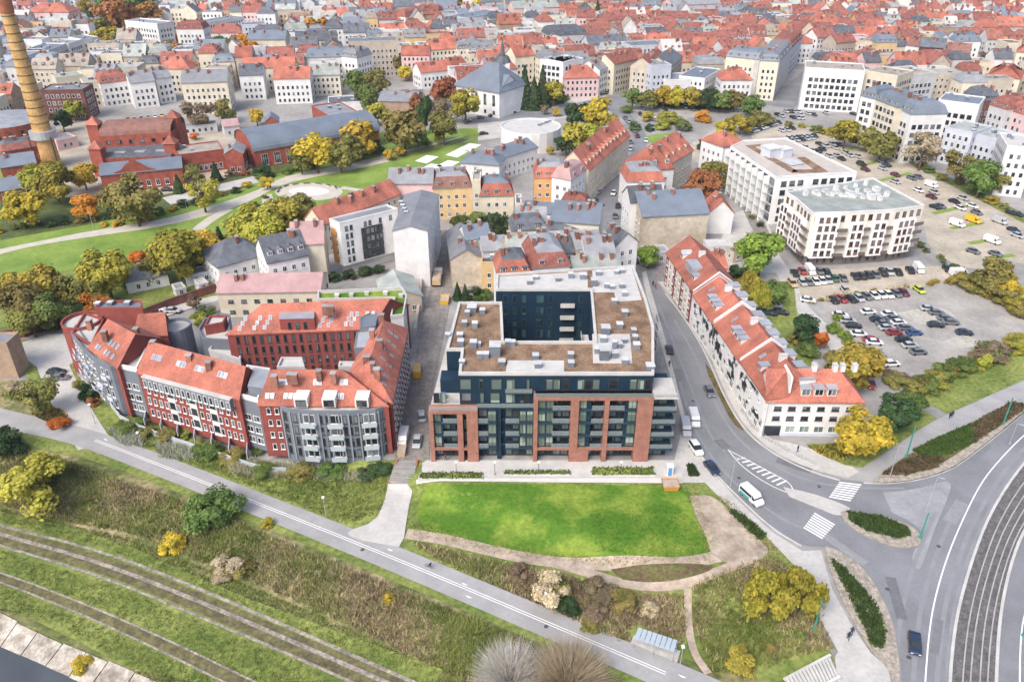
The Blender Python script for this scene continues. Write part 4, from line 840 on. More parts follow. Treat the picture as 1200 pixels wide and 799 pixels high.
cq = [P(898.5, 468, zeC), P(1012, 469, zeC)]; cr0, cr1 = P(924, 432, zrC), P(992, 432, zrC); dd = (cq[1] - cq[0]).normalized(); nc = Vector((-dd.y, dd.x)); hc = (cr0 - cq[0]).dot(nc)
q4 = [cq[0], cq[1], cq[1] + nc * hc * 2, cq[0] + nc * hc * 2 + dd * 1]; occupy(q4); walls(C, q4, -.3, zeC + .02, W['wh'])
sC = gable_roof(C, q4, zeC + .02, zrC + .02, RF['rd'], .4, (0, 4.5), W['wh'])
for u in (.4, .535, .67): dormer(C, sC, u, .12, 1.9, 1.7, 2.6)
Lc = (cq[1] - cq[0]).length
windows(C, on_wall(*cq, 3.2), on_wall(*cq, Lc), [3.9, 6.3], 1.5, 1.0, 2.95, None, 'd', 1, margin=.8)
for z in (3.9, 6.3): link('window', pane_mesh(1.5, 1.0, 'd', 1), C, V3(on_wall(*cq, 2.6), z), 0)
for k in range(5): link('window', pane_mesh(2.0, 1.6, 'w', 1, GLG), C, V3(on_wall(*cq, 5.9 + k * 2.95), .9), 0)
p = on_wall(*cq, 2.2, .02); MB().box((p.x, p.y, 0), (3.6, .1, 2.5)).build('entrance', GL, C)
MB().prism([cq[0] + Vector((4.2, -.12)), cq[1] + Vector((-.3, -.12)), cq[1] + Vector((-.3, .1)), cq[0] + Vector((4.2, .1))], -.2, .75).build('plinth', W['bl'], C)
for t in (.5, .72, .8, .93): chimney(C, sC.at(t, .98).xy, zrC - .3, 1.5, .8, 1.2, 0, [W['wh'], CONC])
b = MB(); X = sC.at(.22, .75); b.box((X.x, X.y, zrC - 4), (.4, 5, 4.2)); b.build('fire_wall', W['wh'], C)
# yellow-walled rear annexe
r_, q_, h_, s_ = bldg((830, 315), (853, 313), 9, 'cr', 'rd', 'g', h=8.2, rh=3, where='behind the maroon end of the white terrace', name='annexe', blank=(1,))
WWH = mat('render_white', (.80, .80, .79), var=.05, scale=.4)
# ---------------------------------------------------------------- two modern white blocks beside the car park
def modern(name, label, px, h, m, loc): 
    r = thing(name, label, 'building', V3(P(*loc), 0)); q = ccw([P(a, b, h) for a, b in px]); occupy(q); return r, q
D2, dq = modern('apartment_block', 'white and beige apartment block with brown windows, grey base and vents on a flat roof', [(920, 226), (1023, 210), (1083, 242), (1048, 247), (995, 250), (952, 251), (934, 235)], 16.5, None, (1000, 300))
walls(D2, inset(dq, .5), -.3, 3.2, mat('base_grey', (.17, .165, .165), var=.1, scale=.6)); walls(D2, dq, 3.2, 16.5, mat('render_warm', (.70, .67, .61), var=.06)); flat_roof(D2, dq, 16.5, RF['gn'], .5, W['wh'])
BW = lambda a, b, zs, w, h, sp, off=.0, mg=.8: windows(D2, a, b, zs, w, h, sp, None, 'b', 1, margin=mg, off=off)
fl5 = [3.8, 6.4, 9.0, 11.6, 14.2]
for i in range(len(dq)):
    a, b = dq[i], dq[(i + 1) % len(dq)]
    if not faces_cam(a, b, .05): continue
    L_ = (b - a).length; rz = ang(a, b)
    n = max(1, round(L_ / 8.5)); sw = L_ / n
    BW(a, b, [14.0], 1.3, 1.8, 2.6); BW(a, b, [.8], 1.0, 1.8, 2.4, -.5)
    for k in range(n):
        u = sw * (k + .42); zt = 16.9 if (i + k) % 3 == 1 else 13.4
        p = on_wall(a, b, u, .55); MB().box((p.x, p.y, 3.0), (sw * .66, 1.4, zt - 3.0), rz).build('bay', WWH, D2)
        c0, c1 = on_wall(a, b, u - sw * .31, 1.25), on_wall(a, b, u + sw * .31, 1.25); BW(c0, c1, fl5[:4] if zt < 15 else fl5, 1.2, 1.6, 2.0, 0, .5)
        for z in (3.4, 6.0, 8.6, 11.2): p = on_wall(a, b, sw * (k + .86), .7); MB().box((p.x, p.y, z), (sw * .3, 1.3, .15), rz).box((p.x + math.sin(rz) * .6, p.y - math.cos(rz) * .6, z + .15), (sw * .3, .06, .9), rz).build('balcony', mat('balcony_taupe', (.16, .12, .10), var=.1), D2)
for k in range(26):
    u, v = random.uniform(.12, .88), random.uniform(.15, .8); p = dq[0].lerp(dq[0], 0); p = P(*[(1 - (k % 7 + .5) / 7) * a_ + (k % 7 + .5) / 7 * b_ for a_, b_ in zip((938 + 16 * (k // 7), 230 - 3 * (k // 7) + 3 * (k // 7)), (1020 + 12 * (k // 7), 216 + 7 * (k // 7)))], 16.6); vent(D2, p, 16.55, random.choice((.9, 1.2, 1.8)), random.choice((.8, 1.1, 1.4)), .3, m=W['wh'])
D1, d1q = modern('apartment_block', 'white block with a sawtooth balcony side and brown roof planting strips', [(856, 173), (871, 166), (921, 163), (1004, 203), (950, 206), (909, 209)], 16.0, None, (930, 250))
walls(D1, d1q, -.3, 16, WWH); flat_roof(D1, d1q, 16, mat('roof_pale_tan', (.46, .42, .38), var=.08), .5, W['wh'])
for i in range(len(d1q)):
    a, b = d1q[i], d1q[(i + 1) % len(d1q)]; rz = ang(a, b); L_ = (b - a).length
    if not faces_cam(a, b, -.1): continue
    if (b - a).x > 0 and (b - a).y < -8:   # sawtooth side
        n = 8; sw = L_ / n
        for k in range(n):
            p = on_wall(a, b, sw * k + .5, 1.0); MB().box((p.x, p.y, 0), (.35, 2.2, 15.6), rz).build('fin', WWH, D1)
            for z in (1.0, 4.0, 7.0, 10.0, 13.0):
                p = on_wall(a, b, sw * (k + .5), .9); MB().box((p.x, p.y, z - .3), (sw * .8, 1.8, .15), rz).box((p.x + math.sin(rz) * .86, p.y - math.cos(rz) * .86, z - .15), (sw * .8, .06, .5), rz).build('balcony', CLEAR, D1)
                link('window', pane_mesh(round(sw * .86, 2), 2.5, 'd', 2, GL, sill=False), D1, V3(on_wall(a, b, sw * (k + .5)), z), rz)
    else: windows(D1, a, b, [1, 4, 7, 10, 13], 1.9, 1.7, 3.0, None, 'd', 1)
for q in ([(874, 171), (881, 170.5), (936, 202), (928, 203)], [(881, 170.5), (893, 169.5), (896, 171), (884, 172)], [(929, 199.5), (966, 199), (970, 202), (928, 203)], [(934, 185), (943, 184.5), (966, 199), (955, 199.5)]): MB().prism(ccw([P(a, b, 16.1) for a, b in q]), 16.1, 16.3).build('planting_strip', SEDUM, D1)
for x, y, s, h in ((903, 183, 5, 3.2), (918, 183, 4, 2.8), (928, 192, 5, .6)): vent(D1, P(x, y, 16.1), 16.08, s, h, .4, name='roof_plant', m=W['bl'])
# ---------------------------------------------------------------- tenements around the middle
# white modern block with dark glass front
Fm = thing('office_block', 'white modern block with dark glazed bay and a tall blank white end wall', 'building', V3(P(450, 310), 0))
fh_ = 16.0
fq = [P(398, 263, fh_), P(466, 246, fh_), P(474, 228, fh_), P(386, 258, fh_)]
fq[2] = fq[1] + (fq[3] - fq[0]); occupy(fq)
walls(Fm, fq, 3.0, fh_, W['wh']); flat_roof(Fm, fq, fh_, RF['gr'], .5, W['wh']); walls(Fm, inset(ccw(fq), 1.2), -.3, 3.0, W['gy'], 'base_wall')
a, b = fq[0], fq[1]; L_ = (b - a).length; rz = ang(a, b)
p = on_wall(a, b, L_ * .52, .1); MB().box((p.x, p.y, 3.6), (L_ * .36, .5, 9.6), rz).build('glazed_bay', FD, Fm)
for z in (4.0, 6.4, 8.8, 11.2):
    for k in range(5): link('window', pane_mesh(round(L_ * .065, 2), 1.7, 'd', 0, GL, sill=False), Fm, V3(on_wall(a, b, L_ * (.37 + k * .075), .36), z), rz)
    for k in range(2): link('window', pane_mesh(.8, 1.5, 'd', 0), Fm, V3(on_wall(a, b, L_ * (.1 + k * .075)), z), rz)
for t in (.1, .18, .42, .5, .68, .86): link('window', pane_mesh(.9, 1.4, 'd', 0), Fm, V3(on_wall(a, b, L_ * t), 13.6), rz)
a2, b2 = fq[3], fq[0]; windows(Fm, a2, b2, [4, 6.6, 9.2, 11.8], .9, 1.4, 2.5, None, 'd', 0); p = on_wall(a2, b2, (b2 - a2).length * .3, .04); MB().box((p.x, p.y, 3.0), ((b2 - a2).length * .5, .1, 11), ang(a2, b2)).build('facade_panel', W['or'], Fm)
tq = [P(463, 262, fh_ + 1), P(501, 270, fh_ + 1), P(506, 228, fh_ + 1), P(477, 228, fh_ + 1)]; tq[0] = Vector((tq[0].x, tq[1].y)); tq[2] = Vector((tq[1].x + .8, tq[2].y)); tq[3] = Vector((tq[0].x, tq[2].y)); occupy(tq)
walls(Fm, tq, -.3, fh_ + 1, W['wh']); s_ = gable_roof(Fm, [tq[3], tq[0], tq[1], tq[2]], fh_ + 1, fh_ + 2.4, RF['gr'], .2, wm=W['wh'])
windows(Fm, tq[1], tq[2], [1.5, 4.6, 7.7, 10.8, 13.8], 1.1, 1.6, 2.8)
for k in range(4): vent(Fm, P(470 + k * 2, 240 + k * 4, 17), 17.2, 1.1, .9)
T = bldg
# around the street behind the navy block
T((529, 303), (564, 301), 20, 'st', 'gr', 'x', yb=337, rh=2.6, where='with a blank end wall at the setts street', blank=(0,), chim=3)
T((564, 309), (582, 309), 9, 'yl', 'dg', 'f', yb=341, where='squeezed behind a shrub court', chim=1)
T((583, 322), (622, 320), 10, 'wh', 'dg', 'm', h=15, rh=4.4, low='rd', where='with bright red lower slope behind the court', dorm=3, chim=2)
T((624, 314), (668, 311), 15, 'wh', 'gr', 'm', h=15.5, rh=4.5, low='dr', where='with dark red lower slope and white dormer', dorm=2, chim=3)
T((594, 293), (621, 292), 9, 'yl', 'gn', 'g', h=14, rh=2.4, where='in the courtyard row')
T((622, 287), (690, 283), 8, 'be', 'gn', 'g', h=15, rh=2, where='long ridge across the courtyards', chim=5)
T((688, 300), (722, 298), 13, 'wh', 'gr', 'g', h=15, rh=3, where='on the bend of the street', chim=5)
T((672, 318), (728, 316), 9, 'wh', 'gn', 'g', h=13.5, rh=2.4, where='against the back of the navy block', chim=4)
T((613, 247), (645, 250), 9, 'wh', 'bg', 'g', yb=268, rh=2, where='with slate dormers above the courts')
T((646, 258), (702, 262), 15, 'cr', 'bg', 'g', h=15, rh=3.5, where='at the curve of the street, red chimneys', chim=5)
T((640, 278), (700, 272), 8, 'be', 'dg', 'g', h=12, rh=2.5, where='low between the courts', chim=3)
T((604, 240), (611, 240), 9, 'cr', 'dg', 'f', yb=275, where='tall and narrow over the court', name='tower_house', chim=1)
T((626, 208), (667, 208), 11, 'or', 'gr', 'm', h=14, rh=4.2, low='rd', where='with red dormer slope', dorm=4)
T((669, 211), (687, 199), 7, 'wh', 'mv', 'm', h=14.5, rh=4, where='on the corner of the curved street', dorm=2)
T((562, 230), (602, 229), 11, 'cr', 'bg', 'm', h=11, rh=5, low='rd', where='with two white gables over a red slope', dorm=3)
T((507, 221), (553, 219), 12, 'yl', 'gr', 'm', yb=258, rh=4.6, low='br', where='with a dormer tower closing the setts street', dorm=3, chim=4)
T((455, 214), (507, 214), 10, 'pk', 'gr', 'g', h=13, rh=3.5, where='beside the park lawn', chim=4)
T((553, 212), (563, 212), 14, 'cr', 'tn', 'f', h=16, where='narrow with a blank cream side')
T((378, 262), (468, 226), 8, 'cr', 'rd', 'g', h=10.5, rh=4, where='long low row behind the white office block', chim=5)
T((341, 285), (379, 283), 9, 'cr', 'mv', 'g', yb=335, rh=4.5, where='tall with a blank cream end wall', blank=(0, 3))
T((313, 307), (361, 297), 12, 'wh', 'dg', 'g', h=11, rh=5, where='with white dormers and a dark steep roof', dorm=4, chim=2)
T((255, 312), (313, 296), 13, 'wh', 'dg', 'h', h=8, rh=4.5, where='with a roof terrace', chim=1)
T((254, 342), (375, 340), 11, 'cr', 'mv', 'g', h=7.5, rh=2.6, where='long and low behind the housing block', chim=2, win=(1.4, 1.0, 3.4), fr='d')
T((452, 352), (494, 346), 13, 'be', 'gn', 'x', h=5, rh=2.4, where='by the setts street', name='shed', chim=0)
T((147, 330), (196, 320), 9, 'wh', 'gr', 'g', yb=345, rh=2.2, where='among the autumn trees', name='garden_house', cat='house', chim=1)
T((218, 325), (253, 318), 5, 'bl', 'gr', 'f', h=3, where='low beside the garden wall', name='shed', chim=0)
T((206, 341), (218, 338), 4, 'gy', 'gr', 'f', h=2.4, where='tiny with pale lid by the brick wall', name='shed', chim=0)
T((233, 335), (244, 332), 4, 'gy', 'wt', 'f', h=2.4, where='tiny white roofed by the brick wall', name='shed', chim=0)
T((641, 297), (672, 294), 8, 'be', 'dg', 'g', h=14.5, rh=3, where='with soot dark roof between the courts', chim=3)
T((675, 291), (706, 287), 8, 'cr', 'gr', 'g', h=15, rh=3, where='with patched metal roof at the street side', chim=3)
T((600, 270), (640, 268), 8, 'be', 'dg', 'm', h=12.5, rh=3, where='with patched dark mansard among the courts', chim=4, dorm=2)
T((566, 293), (593, 291), 8, 'gy', 'gr', 'g', h=11, rh=2.5, where='grey rear house behind the ochre one', chim=2)
T((546, 280), (575, 277), 9, 'wh', 'bg', 'g', h=12, rh=2.5, where='with pale rear wall above the stained gable', chim=2)
T((706, 276), (722, 287), 7, 'wh', 'dg', 'g', h=14, rh=3, where='narrow on the inside of the street bend', chim=2)
T((655, 245), (690, 247), 8, 'wh', 'dr', 'm', h=15, rh=4, where='with dark red mansard at the street curve', chim=2, dorm=2)
T((604, 258), (640, 258), 7, 'wh', 'gr', 'g', h=13, rh=3, where='white rear wing over the shrub court', chim=2)
# across the street
T((739, 236), (778, 234), 9, 'wh', 'dg', 'g', h=13, rh=3.5, where='between the red mansard and the stained wall', chim=4)
T((735, 213), (779, 212), 13, 'wh', 'gr', 'm', yb=250, rh=4, low='rd', where='with red mansard bits on the street', chim=4)
T((753, 253), (831, 249), 19, 'st', 'bg', 'g', yb=291, rh=4.5, where='with a huge blank weathered wall', blank=(0,), chim=3)
T((831, 249), (860, 249), 10, 'wh', 'rd', 'x', yb=274, rh=4, where='with blank white gable end', blank=(0,), name='gabled_house', cat='house')
T((757, 298), (785, 296), 5, 'gy', 'gr', 'f', h=3.5, where='low behind the street tree', name='garage', chim=0)
T((830, 290), (858, 289), 5, 'gy', 'wt', 'f', h=3.5, where='low next to the white gable', name='garage', chim=0)
T((860, 298), (872, 296), 4, 'be', 'br', 'f', h=3, where='low with brown lid', name='garage', chim=0)
T((747, 199), (790, 196), 12, 'wh', 'rd', 'h', h=12, rh=6, where='with steep coral roofs', dorm=3)
T((783, 192), (812, 175), 14, 'cr', 'rd', 'g', h=12.5, rh=6, where='with coral roof and white dormers by the sandy lot', dorm=4)
T((690, 199), (714, 177), 12, 'cr', 'rd', 'g', h=13, rh=6, where='yellowish row with dormers, low end', dorm=6, group='row along the curved street')
T((714, 177), (738, 158), 12, 'cr', 'rd', 'g', h=13, rh=6, where='yellowish row with dormers, far end', dorm=6, group='row along the curved street')
T((930, 163), (960, 158), 10, 'wh', 'rd', 'h', h=10, rh=4, where='hidden corner') if False else None
T((848, 171), (872, 166), 12, 'wh', 'rd', 'h', h=12, rh=4, where='tucked beside the sawtooth block', chim=1)
T((540, 190), (585, 193), 12, 'wh', 'bg', 'h', h=9, rh=3, where='with dark roof by the park terraces', chim=5)
T((585, 186), (630, 172), 12, 'wh', 'bg', 'g', h=9, rh=2.5, where='white flanked, roof with many vents', chim=5)
rw = thing('round_hall', 'round white drum building with flat pale roof on the plaza', 'building', V3(P(622, 165), 0)); c = P(622, 149, 8); q = [c + Vector((math.cos(t * .2618) * 13, math.sin(t * .2618) * 13)) for t in range(24)]; occupy(q); walls(rw, q, -.2, 8, W['wh']); flat_roof(rw, q, 8, RF['wt'], .6, W['wh'])
for k in range(4): vent(rw, P(632 + k * 4, 147 - k * 1.5, 8.1), 8.06, 1.4, .8)
# ---------------------------------------------------------------- old gasworks
GB = W['br']
ch = thing('factory_chimney', 'tall tapering yellow brick factory chimney with a tank collar', 'chimney', V3(P(62, 196), 0)); cc = P(62, 196)
YB_ = mat('yellow_brick', (.50, .31, .13), var=.18, scale=.5, fine=.12, bscale=2)
MB().tube(V3(cc, 0), V3(cc, 12), 3.6, 3.2, 20).build('base_shaft', YB_, ch); MB().tube(V3(cc, 12), V3(cc, 15), 4.9, 4.9, 20).build('tank_collar', METAL, ch)
MB().tube(V3(cc, 15), V3(cc, 58), 3.4, 2.2, 20).build('shaft', YB_, ch); MB().tube(V3(cc, 58), V3(cc, 63), 2.4, 2.7, 20).build('crown', mat('crown_brick', (.33, .12, .07), var=.2), ch)
for z in range(18, 58, 3): r = 3.4 - (z - 15) / 43 * 1.2; MB().tube(V3(cc, z), V3(cc, z + .25), r + .12, r + .1, 20).build('iron_band', FD, ch)
ladder = MB()
for z in range(0, 12, 3):
    for s in (-1, 1): ladder.tube((cc.x + s * 4.2, cc.y - 3.2, z), (cc.x - s * 4.2, cc.y - 3.2, z + 3), .12, n=5)
for s in (-1, 1): MB().tube((cc.x + s * 4.3, cc.y - 3.2, 0), (cc.x + s * 4.3, cc.y - 3.2, 13), .22, n=6).build('leg', FD, ch)
gw = thing('gasworks_hall', 'red brick gasworks hall with four towers, brown barrel roof and dark lower roof', 'factory', V3(P(155, 180), 0))
gh = 13; g4 = [P(116, 160, gh), P(200, 155, gh)]; g4 += [g4[1] + Vector((0, 16)), g4[0] + Vector((0, 16))]; occupy(g4); walls(gw, g4, 0, gh, GB)
br_ = MB(); n = 10
for k in range(n):
    t0, t1 = math.pi * k / n, math.pi * (k + 1) / n; f = lambda t: (8 - 8 * math.cos(t), gh + 4 * math.sin(t)); y0, z0_ = f(t0); y1, z1_ = f(t1)
    a, b = g4[0], g4[1]; br_.poly([V3(a + Vector((0, y0)), z0_), V3(b + Vector((0, y0)), z0_), V3(b + Vector((0, y1)), z1_), V3(a + Vector((0, y1)), z1_)])
br_.build('barrel_roof', RF['br'], gw); windows(gw, g4[0], g4[1], [9.6], 1.6, 1.4, 4.2, None, 'd', 0)
lw = [P(116, 186, 7), P(200, 183, 7)]; lw += [Vector((lw[1].x, g4[1].y)), Vector((lw[0].x, g4[0].y))]; occupy(lw); walls(gw, lw, 0, 7, GB); lr = MB(); lr.poly([V3(lw[0], 7.05), V3(lw[1], 7.05), V3(lw[2], 8.6), V3(lw[3], 8.6)]); lr.build('lower_roof', RF['dg'], gw)
for t in (.22, .5, .8): c = lw[0].lerp(lw[1], t); MB().box((c.x, c.y + 9, 7.3), (4, 9, .6)).build('roof_light', METAL, gw)
for x, y, hh in ((110, 140, 17), (203, 132, 17), (113, 168, 11), (200, 162, 11)):
    c = P(x, y + 5, hh); MB().box((c.x, c.y, 0), (4.4, 4.4, hh)).build('tower', GB, gw); pr = MB(); B_ = [V3(c + Vector((sx * 2.7, sy * 2.7)), hh) for sx, sy in ((-1, -1), (1, -1), (1, 1), (-1, 1))]; t_ = V3(c, hh + 3)
    for i in range(4): pr.poly([B_[i], B_[(i + 1) % 4], t_])
    pr.build('tower_roof', RF['rd'], gw)
r_, q_, h_, s_ = T((117, 205), (213, 196), 12, 'br', 'bg', 'g', yb=226, rh=2.5, where='with a stepped central gable by the park road', name='gasworks_office', cat='factory', chim=0, win=(1.5, 2.2, 3.2), fh=4.5)
gp = on_wall(q_[0], q_[1], (q_[1] - q_[0]).length * .42, .2); gg = MB()
rz = ang(q_[0], q_[1]); dx = Vector((math.cos(rz), math.sin(rz)))
prof = [(-7, 0), (7, 0), (7, .8), (4.5, 1.6), (2.6, 3.4), (1.2, 4.2), (1.2, 5.6), (-1.2, 5.6), (-1.2, 4.2), (-2.6, 3.4), (-4.5, 1.6), (-7, .8)]
for o_, rev in ((0, False), (.5, True)):
    nn = Vector((-dx.y, dx.x)) * o_; pts = [V3(gp + dx * u + nn, h_ + v - .5) for u, v in prof]; gg.poly(pts[::-1] if rev else pts)
for i in range(len(prof)):
    (u, v), (u2, v2) = prof[i], prof[(i + 1) % len(prof)]; nn = Vector((-dx.y, dx.x)) * .5; gg.poly([V3(gp + dx * u, h_ + v - .5), V3(gp + dx * u + nn, h_ + v - .5), V3(gp + dx * u2 + nn, h_ + v2 - .5), V3(gp + dx * u2, h_ + v2 - .5)])
gg.build('stepped_gable', GB, r_)
T((208, 183), (262, 176), 13, 'br', 'tn', 'f', yb=206, where='with rows of white windows', name='brick_office', cat='factory', chim=3, win=(1.2, 2.0, 1.9), fh=4)
T((263, 180), (284, 179), 10, 'br', 'gr', 'x', yb=205, rh=2, where='gabled next to the arched hall', name='brick_office', cat='factory', chim=1, win=(1.6, 2, 2.6), fh=4)
# long barrel hall
hl = thing('arched_hall', 'long brick hall with a curved blue-grey metal roof and arched windows', 'factory', V3(P(360, 180), 0))
a, b = P(297, 178, 7), P(444, 153, 7); d = (b - a).normalized(); nn = Vector((-d.y, d.x)); q4 = [a, b, b + nn * 22, a + nn * 22]; occupy(q4); walls(hl, q4, 0, 7, GB); vr = MB(); n = 14; ends = [MB(), MB()]; ep = [[], []]
for k in range(n + 1):
    t = math.pi * k / n; o_ = nn * (11 - 11.4 * math.cos(t)); z = 7 + 6 * math.sin(t); ep[0].append(V3(a + o_ - d * .4, z)); ep[1].append(V3(b + o_ + d * .4, z))
for k in range(n): vr.poly([ep[0][k], ep[1][k], ep[1][k + 1], ep[0][k + 1]])
vr.build('barrel_roof', RF['bg'], hl); MB().poly([p + V3(d * .45, 0) for p in ep[0]][::-1]).build('end_wall', GB, hl); MB().poly([p - V3(d * .45, 0) for p in ep[1]]).build('end_wall', GB, hl)
windows(hl, a, b, [.8], 2.6, 4.6, 5.2, None, 'w', 2, bar=.6); MB().box(V3(on_wall(q4[3], q4[0], 11, .2), 0), (7, .5, 6), ang(q4[3], q4[0])).build('gate', FD, hl)
# gasholder and saw roofs on the far left
gr_ = thing('gasholder_house', 'round brick gasholder house with a pale flat dome roof', 'factory', V3(P(5, 175), 0)); c = P(2, 140, 12); q = [c + Vector((math.cos(t * .2618) * 17, math.sin(t * .2618) * 17)) for t in range(24)]; occupy(q); walls(gr_, q, 0, 12, GB); cone = MB(); 
for i in range(24): cone.poly([V3(q[i], 12.05), V3(q[(i + 1) % 24], 12.05), V3(c, 14.5)])
cone.build('roof', RF['gr'], gr_)
for i in range(24):
    if faces_cam(q[i], q[(i + 1) % 24], .2): windows(gr_, q[i], q[(i + 1) % 24], [2, 7], 1.2, 3, 4, None, 'd', 0)
T((0, 196), (42, 190), 10, 'br', 'bg', 'g', yb=215, rh=3, where='beside the chimney foot', name='brick_shed', cat='factory', chim=1)
T((-4, 224), (38, 217), 9, 'br', 'bg', 'g', yb=236, rh=3, where='nearest the park trees', name='brick_shed', cat='factory', chim=0)
T((2, 178), (50, 170), 8, 'br', 'dg', 'm', h=9, rh=3, low='dr', where='with crenellated brick front', name='brick_shed', cat='factory', chim=6)
T((66, 166), (90, 161), 9, 'pk', 'gr', 'f', yb=177, where='low crimson with garage doors', name='garage', chim=0)
T((262, 148), (280, 146), 8, 'gy', 'mv', 'g', h=5, rh=2, where='with purple roof in the works yard', name='shed', chim=0)
T((310, 143), (326, 142), 9, 'br', 'bg', 'x', h=6, rh=2.4, where='with grey roof in the works yard', name='workshop', chim=0)
T((212, 150), (254, 146), 6, 'gy', 'gr', 'f', h=3.5, where='long carport roof in the works yard', name='shed', chim=0)
T((365, 125), (385, 137), 14, 'br', 'gr', 'f', h=10, where='with brick end beside the arched hall', chim=3, blank=(0,))
T((385, 122), (425, 120), 14, 'wh', 'dg', 'f', yb=138, where='white behind the arched hall', chim=5)
T((443, 118), (487, 119), 18, 'tb', 'gr', 'g', yb=140, rh=2.5, where='blank tan brick beside the poplars', blank=(0,), chim=3)
T((470, 112), (498, 111), 10, 'tb', 'gr', 'f', h=9, where='behind the poplars')
# church
chh = thing('church', 'white baroque church with a big blue-grey hipped roof and short spire', 'church', V3(P(575, 130), 0))
cq = [P(532, 98, 13), P(585, 107, 13)]; d = (cq[1] - cq[0]).normalized(); nn = Vector((-d.y, d.x)); q4 = [cq[0], cq[1], cq[1] + nn * 24, cq[0] + nn * 24]; occupy(q4); walls(chh, q4, 0, 13, W['wh']); gable_roof(chh, q4, 13, 23, RF['bg'], .8, (13, 9))
e2 = [P(586, 106, 13), P(608, 98, 13)]; d2 = (e2[1] - e2[0]).normalized(); n2 = Vector((-d2.y, d2.x)); q5 = [e2[0], e2[1], e2[1] + n2 * 20, e2[0] + n2 * 20]; occupy(q5); walls(chh, q5, 0, 13.05, W['wh']); gable_roof(chh, [q5[3], q5[0], q5[1], q5[2]], 13.05, 18.5, RF['bg'], .5, wm=W['wh'])
for k in range(5): link('window', pane_mesh(1.6, 5, 'd', 1), chh, V3(on_wall(*cq, (cq[1] - cq[0]).length * (.12 + k * .19)), 5.5), ang(*cq)); link('window', pane_mesh(1.4, 1.6, 'd', 1), chh, V3(on_wall(*cq, (cq[1] - cq[0]).length * (.12 + k * .19)), 1.5), ang(*cq))
for k in range(2): link('window', pane_mesh(1.6, 5, 'd', 1), chh, V3(on_wall(*e2, (e2[1] - e2[0]).length * (.3 + k * .4)), 5.5), ang(*e2))
c = P(589, 78, 20); MB().box((c.x, c.y, 0), (7, 7, 22)).build('tower', W['wh'], chh); MB().tube(V3(c, 22), V3(c, 25), 4.4, 3.0, 8).build('tower_cap', RF['dg'], chh); MB().tube(V3(c, 25), V3(c, 33), 1.4, .1, 8).build('spire', RF['dg'], chh); link('window', pane_mesh(1.4, 4, 'd', 0), chh, (c.x, c.y - 3.5, 14), 0)
gt = thing('churchyard_gate', 'small white arched gate in the churchyard wall', 'gate', V3(P(636, 124), 0)); c = P(636, 124); MB().box((c.x - 2, c.y, 0), (1.2, 1.2, 4)).build('pier', W['wh'], gt); MB().box((c.x + 2, c.y, 0), (1.2, 1.2, 4)).build('pier', W['wh'], gt); MB().box((c.x, c.y, 4), (6, 1.4, 1.2)).build('lintel', W['wh'], gt)
for pts, lab, hh, m in (([(-40, 404), (30, 395), (80, 375), (90, 372)], 'long brown brick wall between gardens and yard on the left', 2.6, W['db']), ([(165, 374), (200, 360), (254, 342)], 'brown brick wall running up to the mauve roofed building', 2.6, W['db']), ([(545, 134), (600, 130), (660, 118)], 'white churchyard wall along the road', 2, W['wh']), ([(495, 325), (492, 360), (487, 395)], 'low rough wall along the setts street', 2.5, W['be'])):
    c = [P(*p) for p in pts]; w_ = thing('garden_wall', lab, 'wall', V3(c[1], 0))
    for a, b in zip(c, c[1:]): m_ = (a + b) / 2; MB().box((m_.x, m_.y, -.2), ((b - a).length, .4, hh), ang(a, b)).box((m_.x, m_.y, hh - .2), ((b - a).length, .6, .15), ang(a, b)).build('wall_run', m, w_)
T((-80, 404), (8, 404), 5, 'tb', 'gr', 'f', h=9, where='old brick corner by the paved yard', name='barn', blank=(0, 1), chim=0)
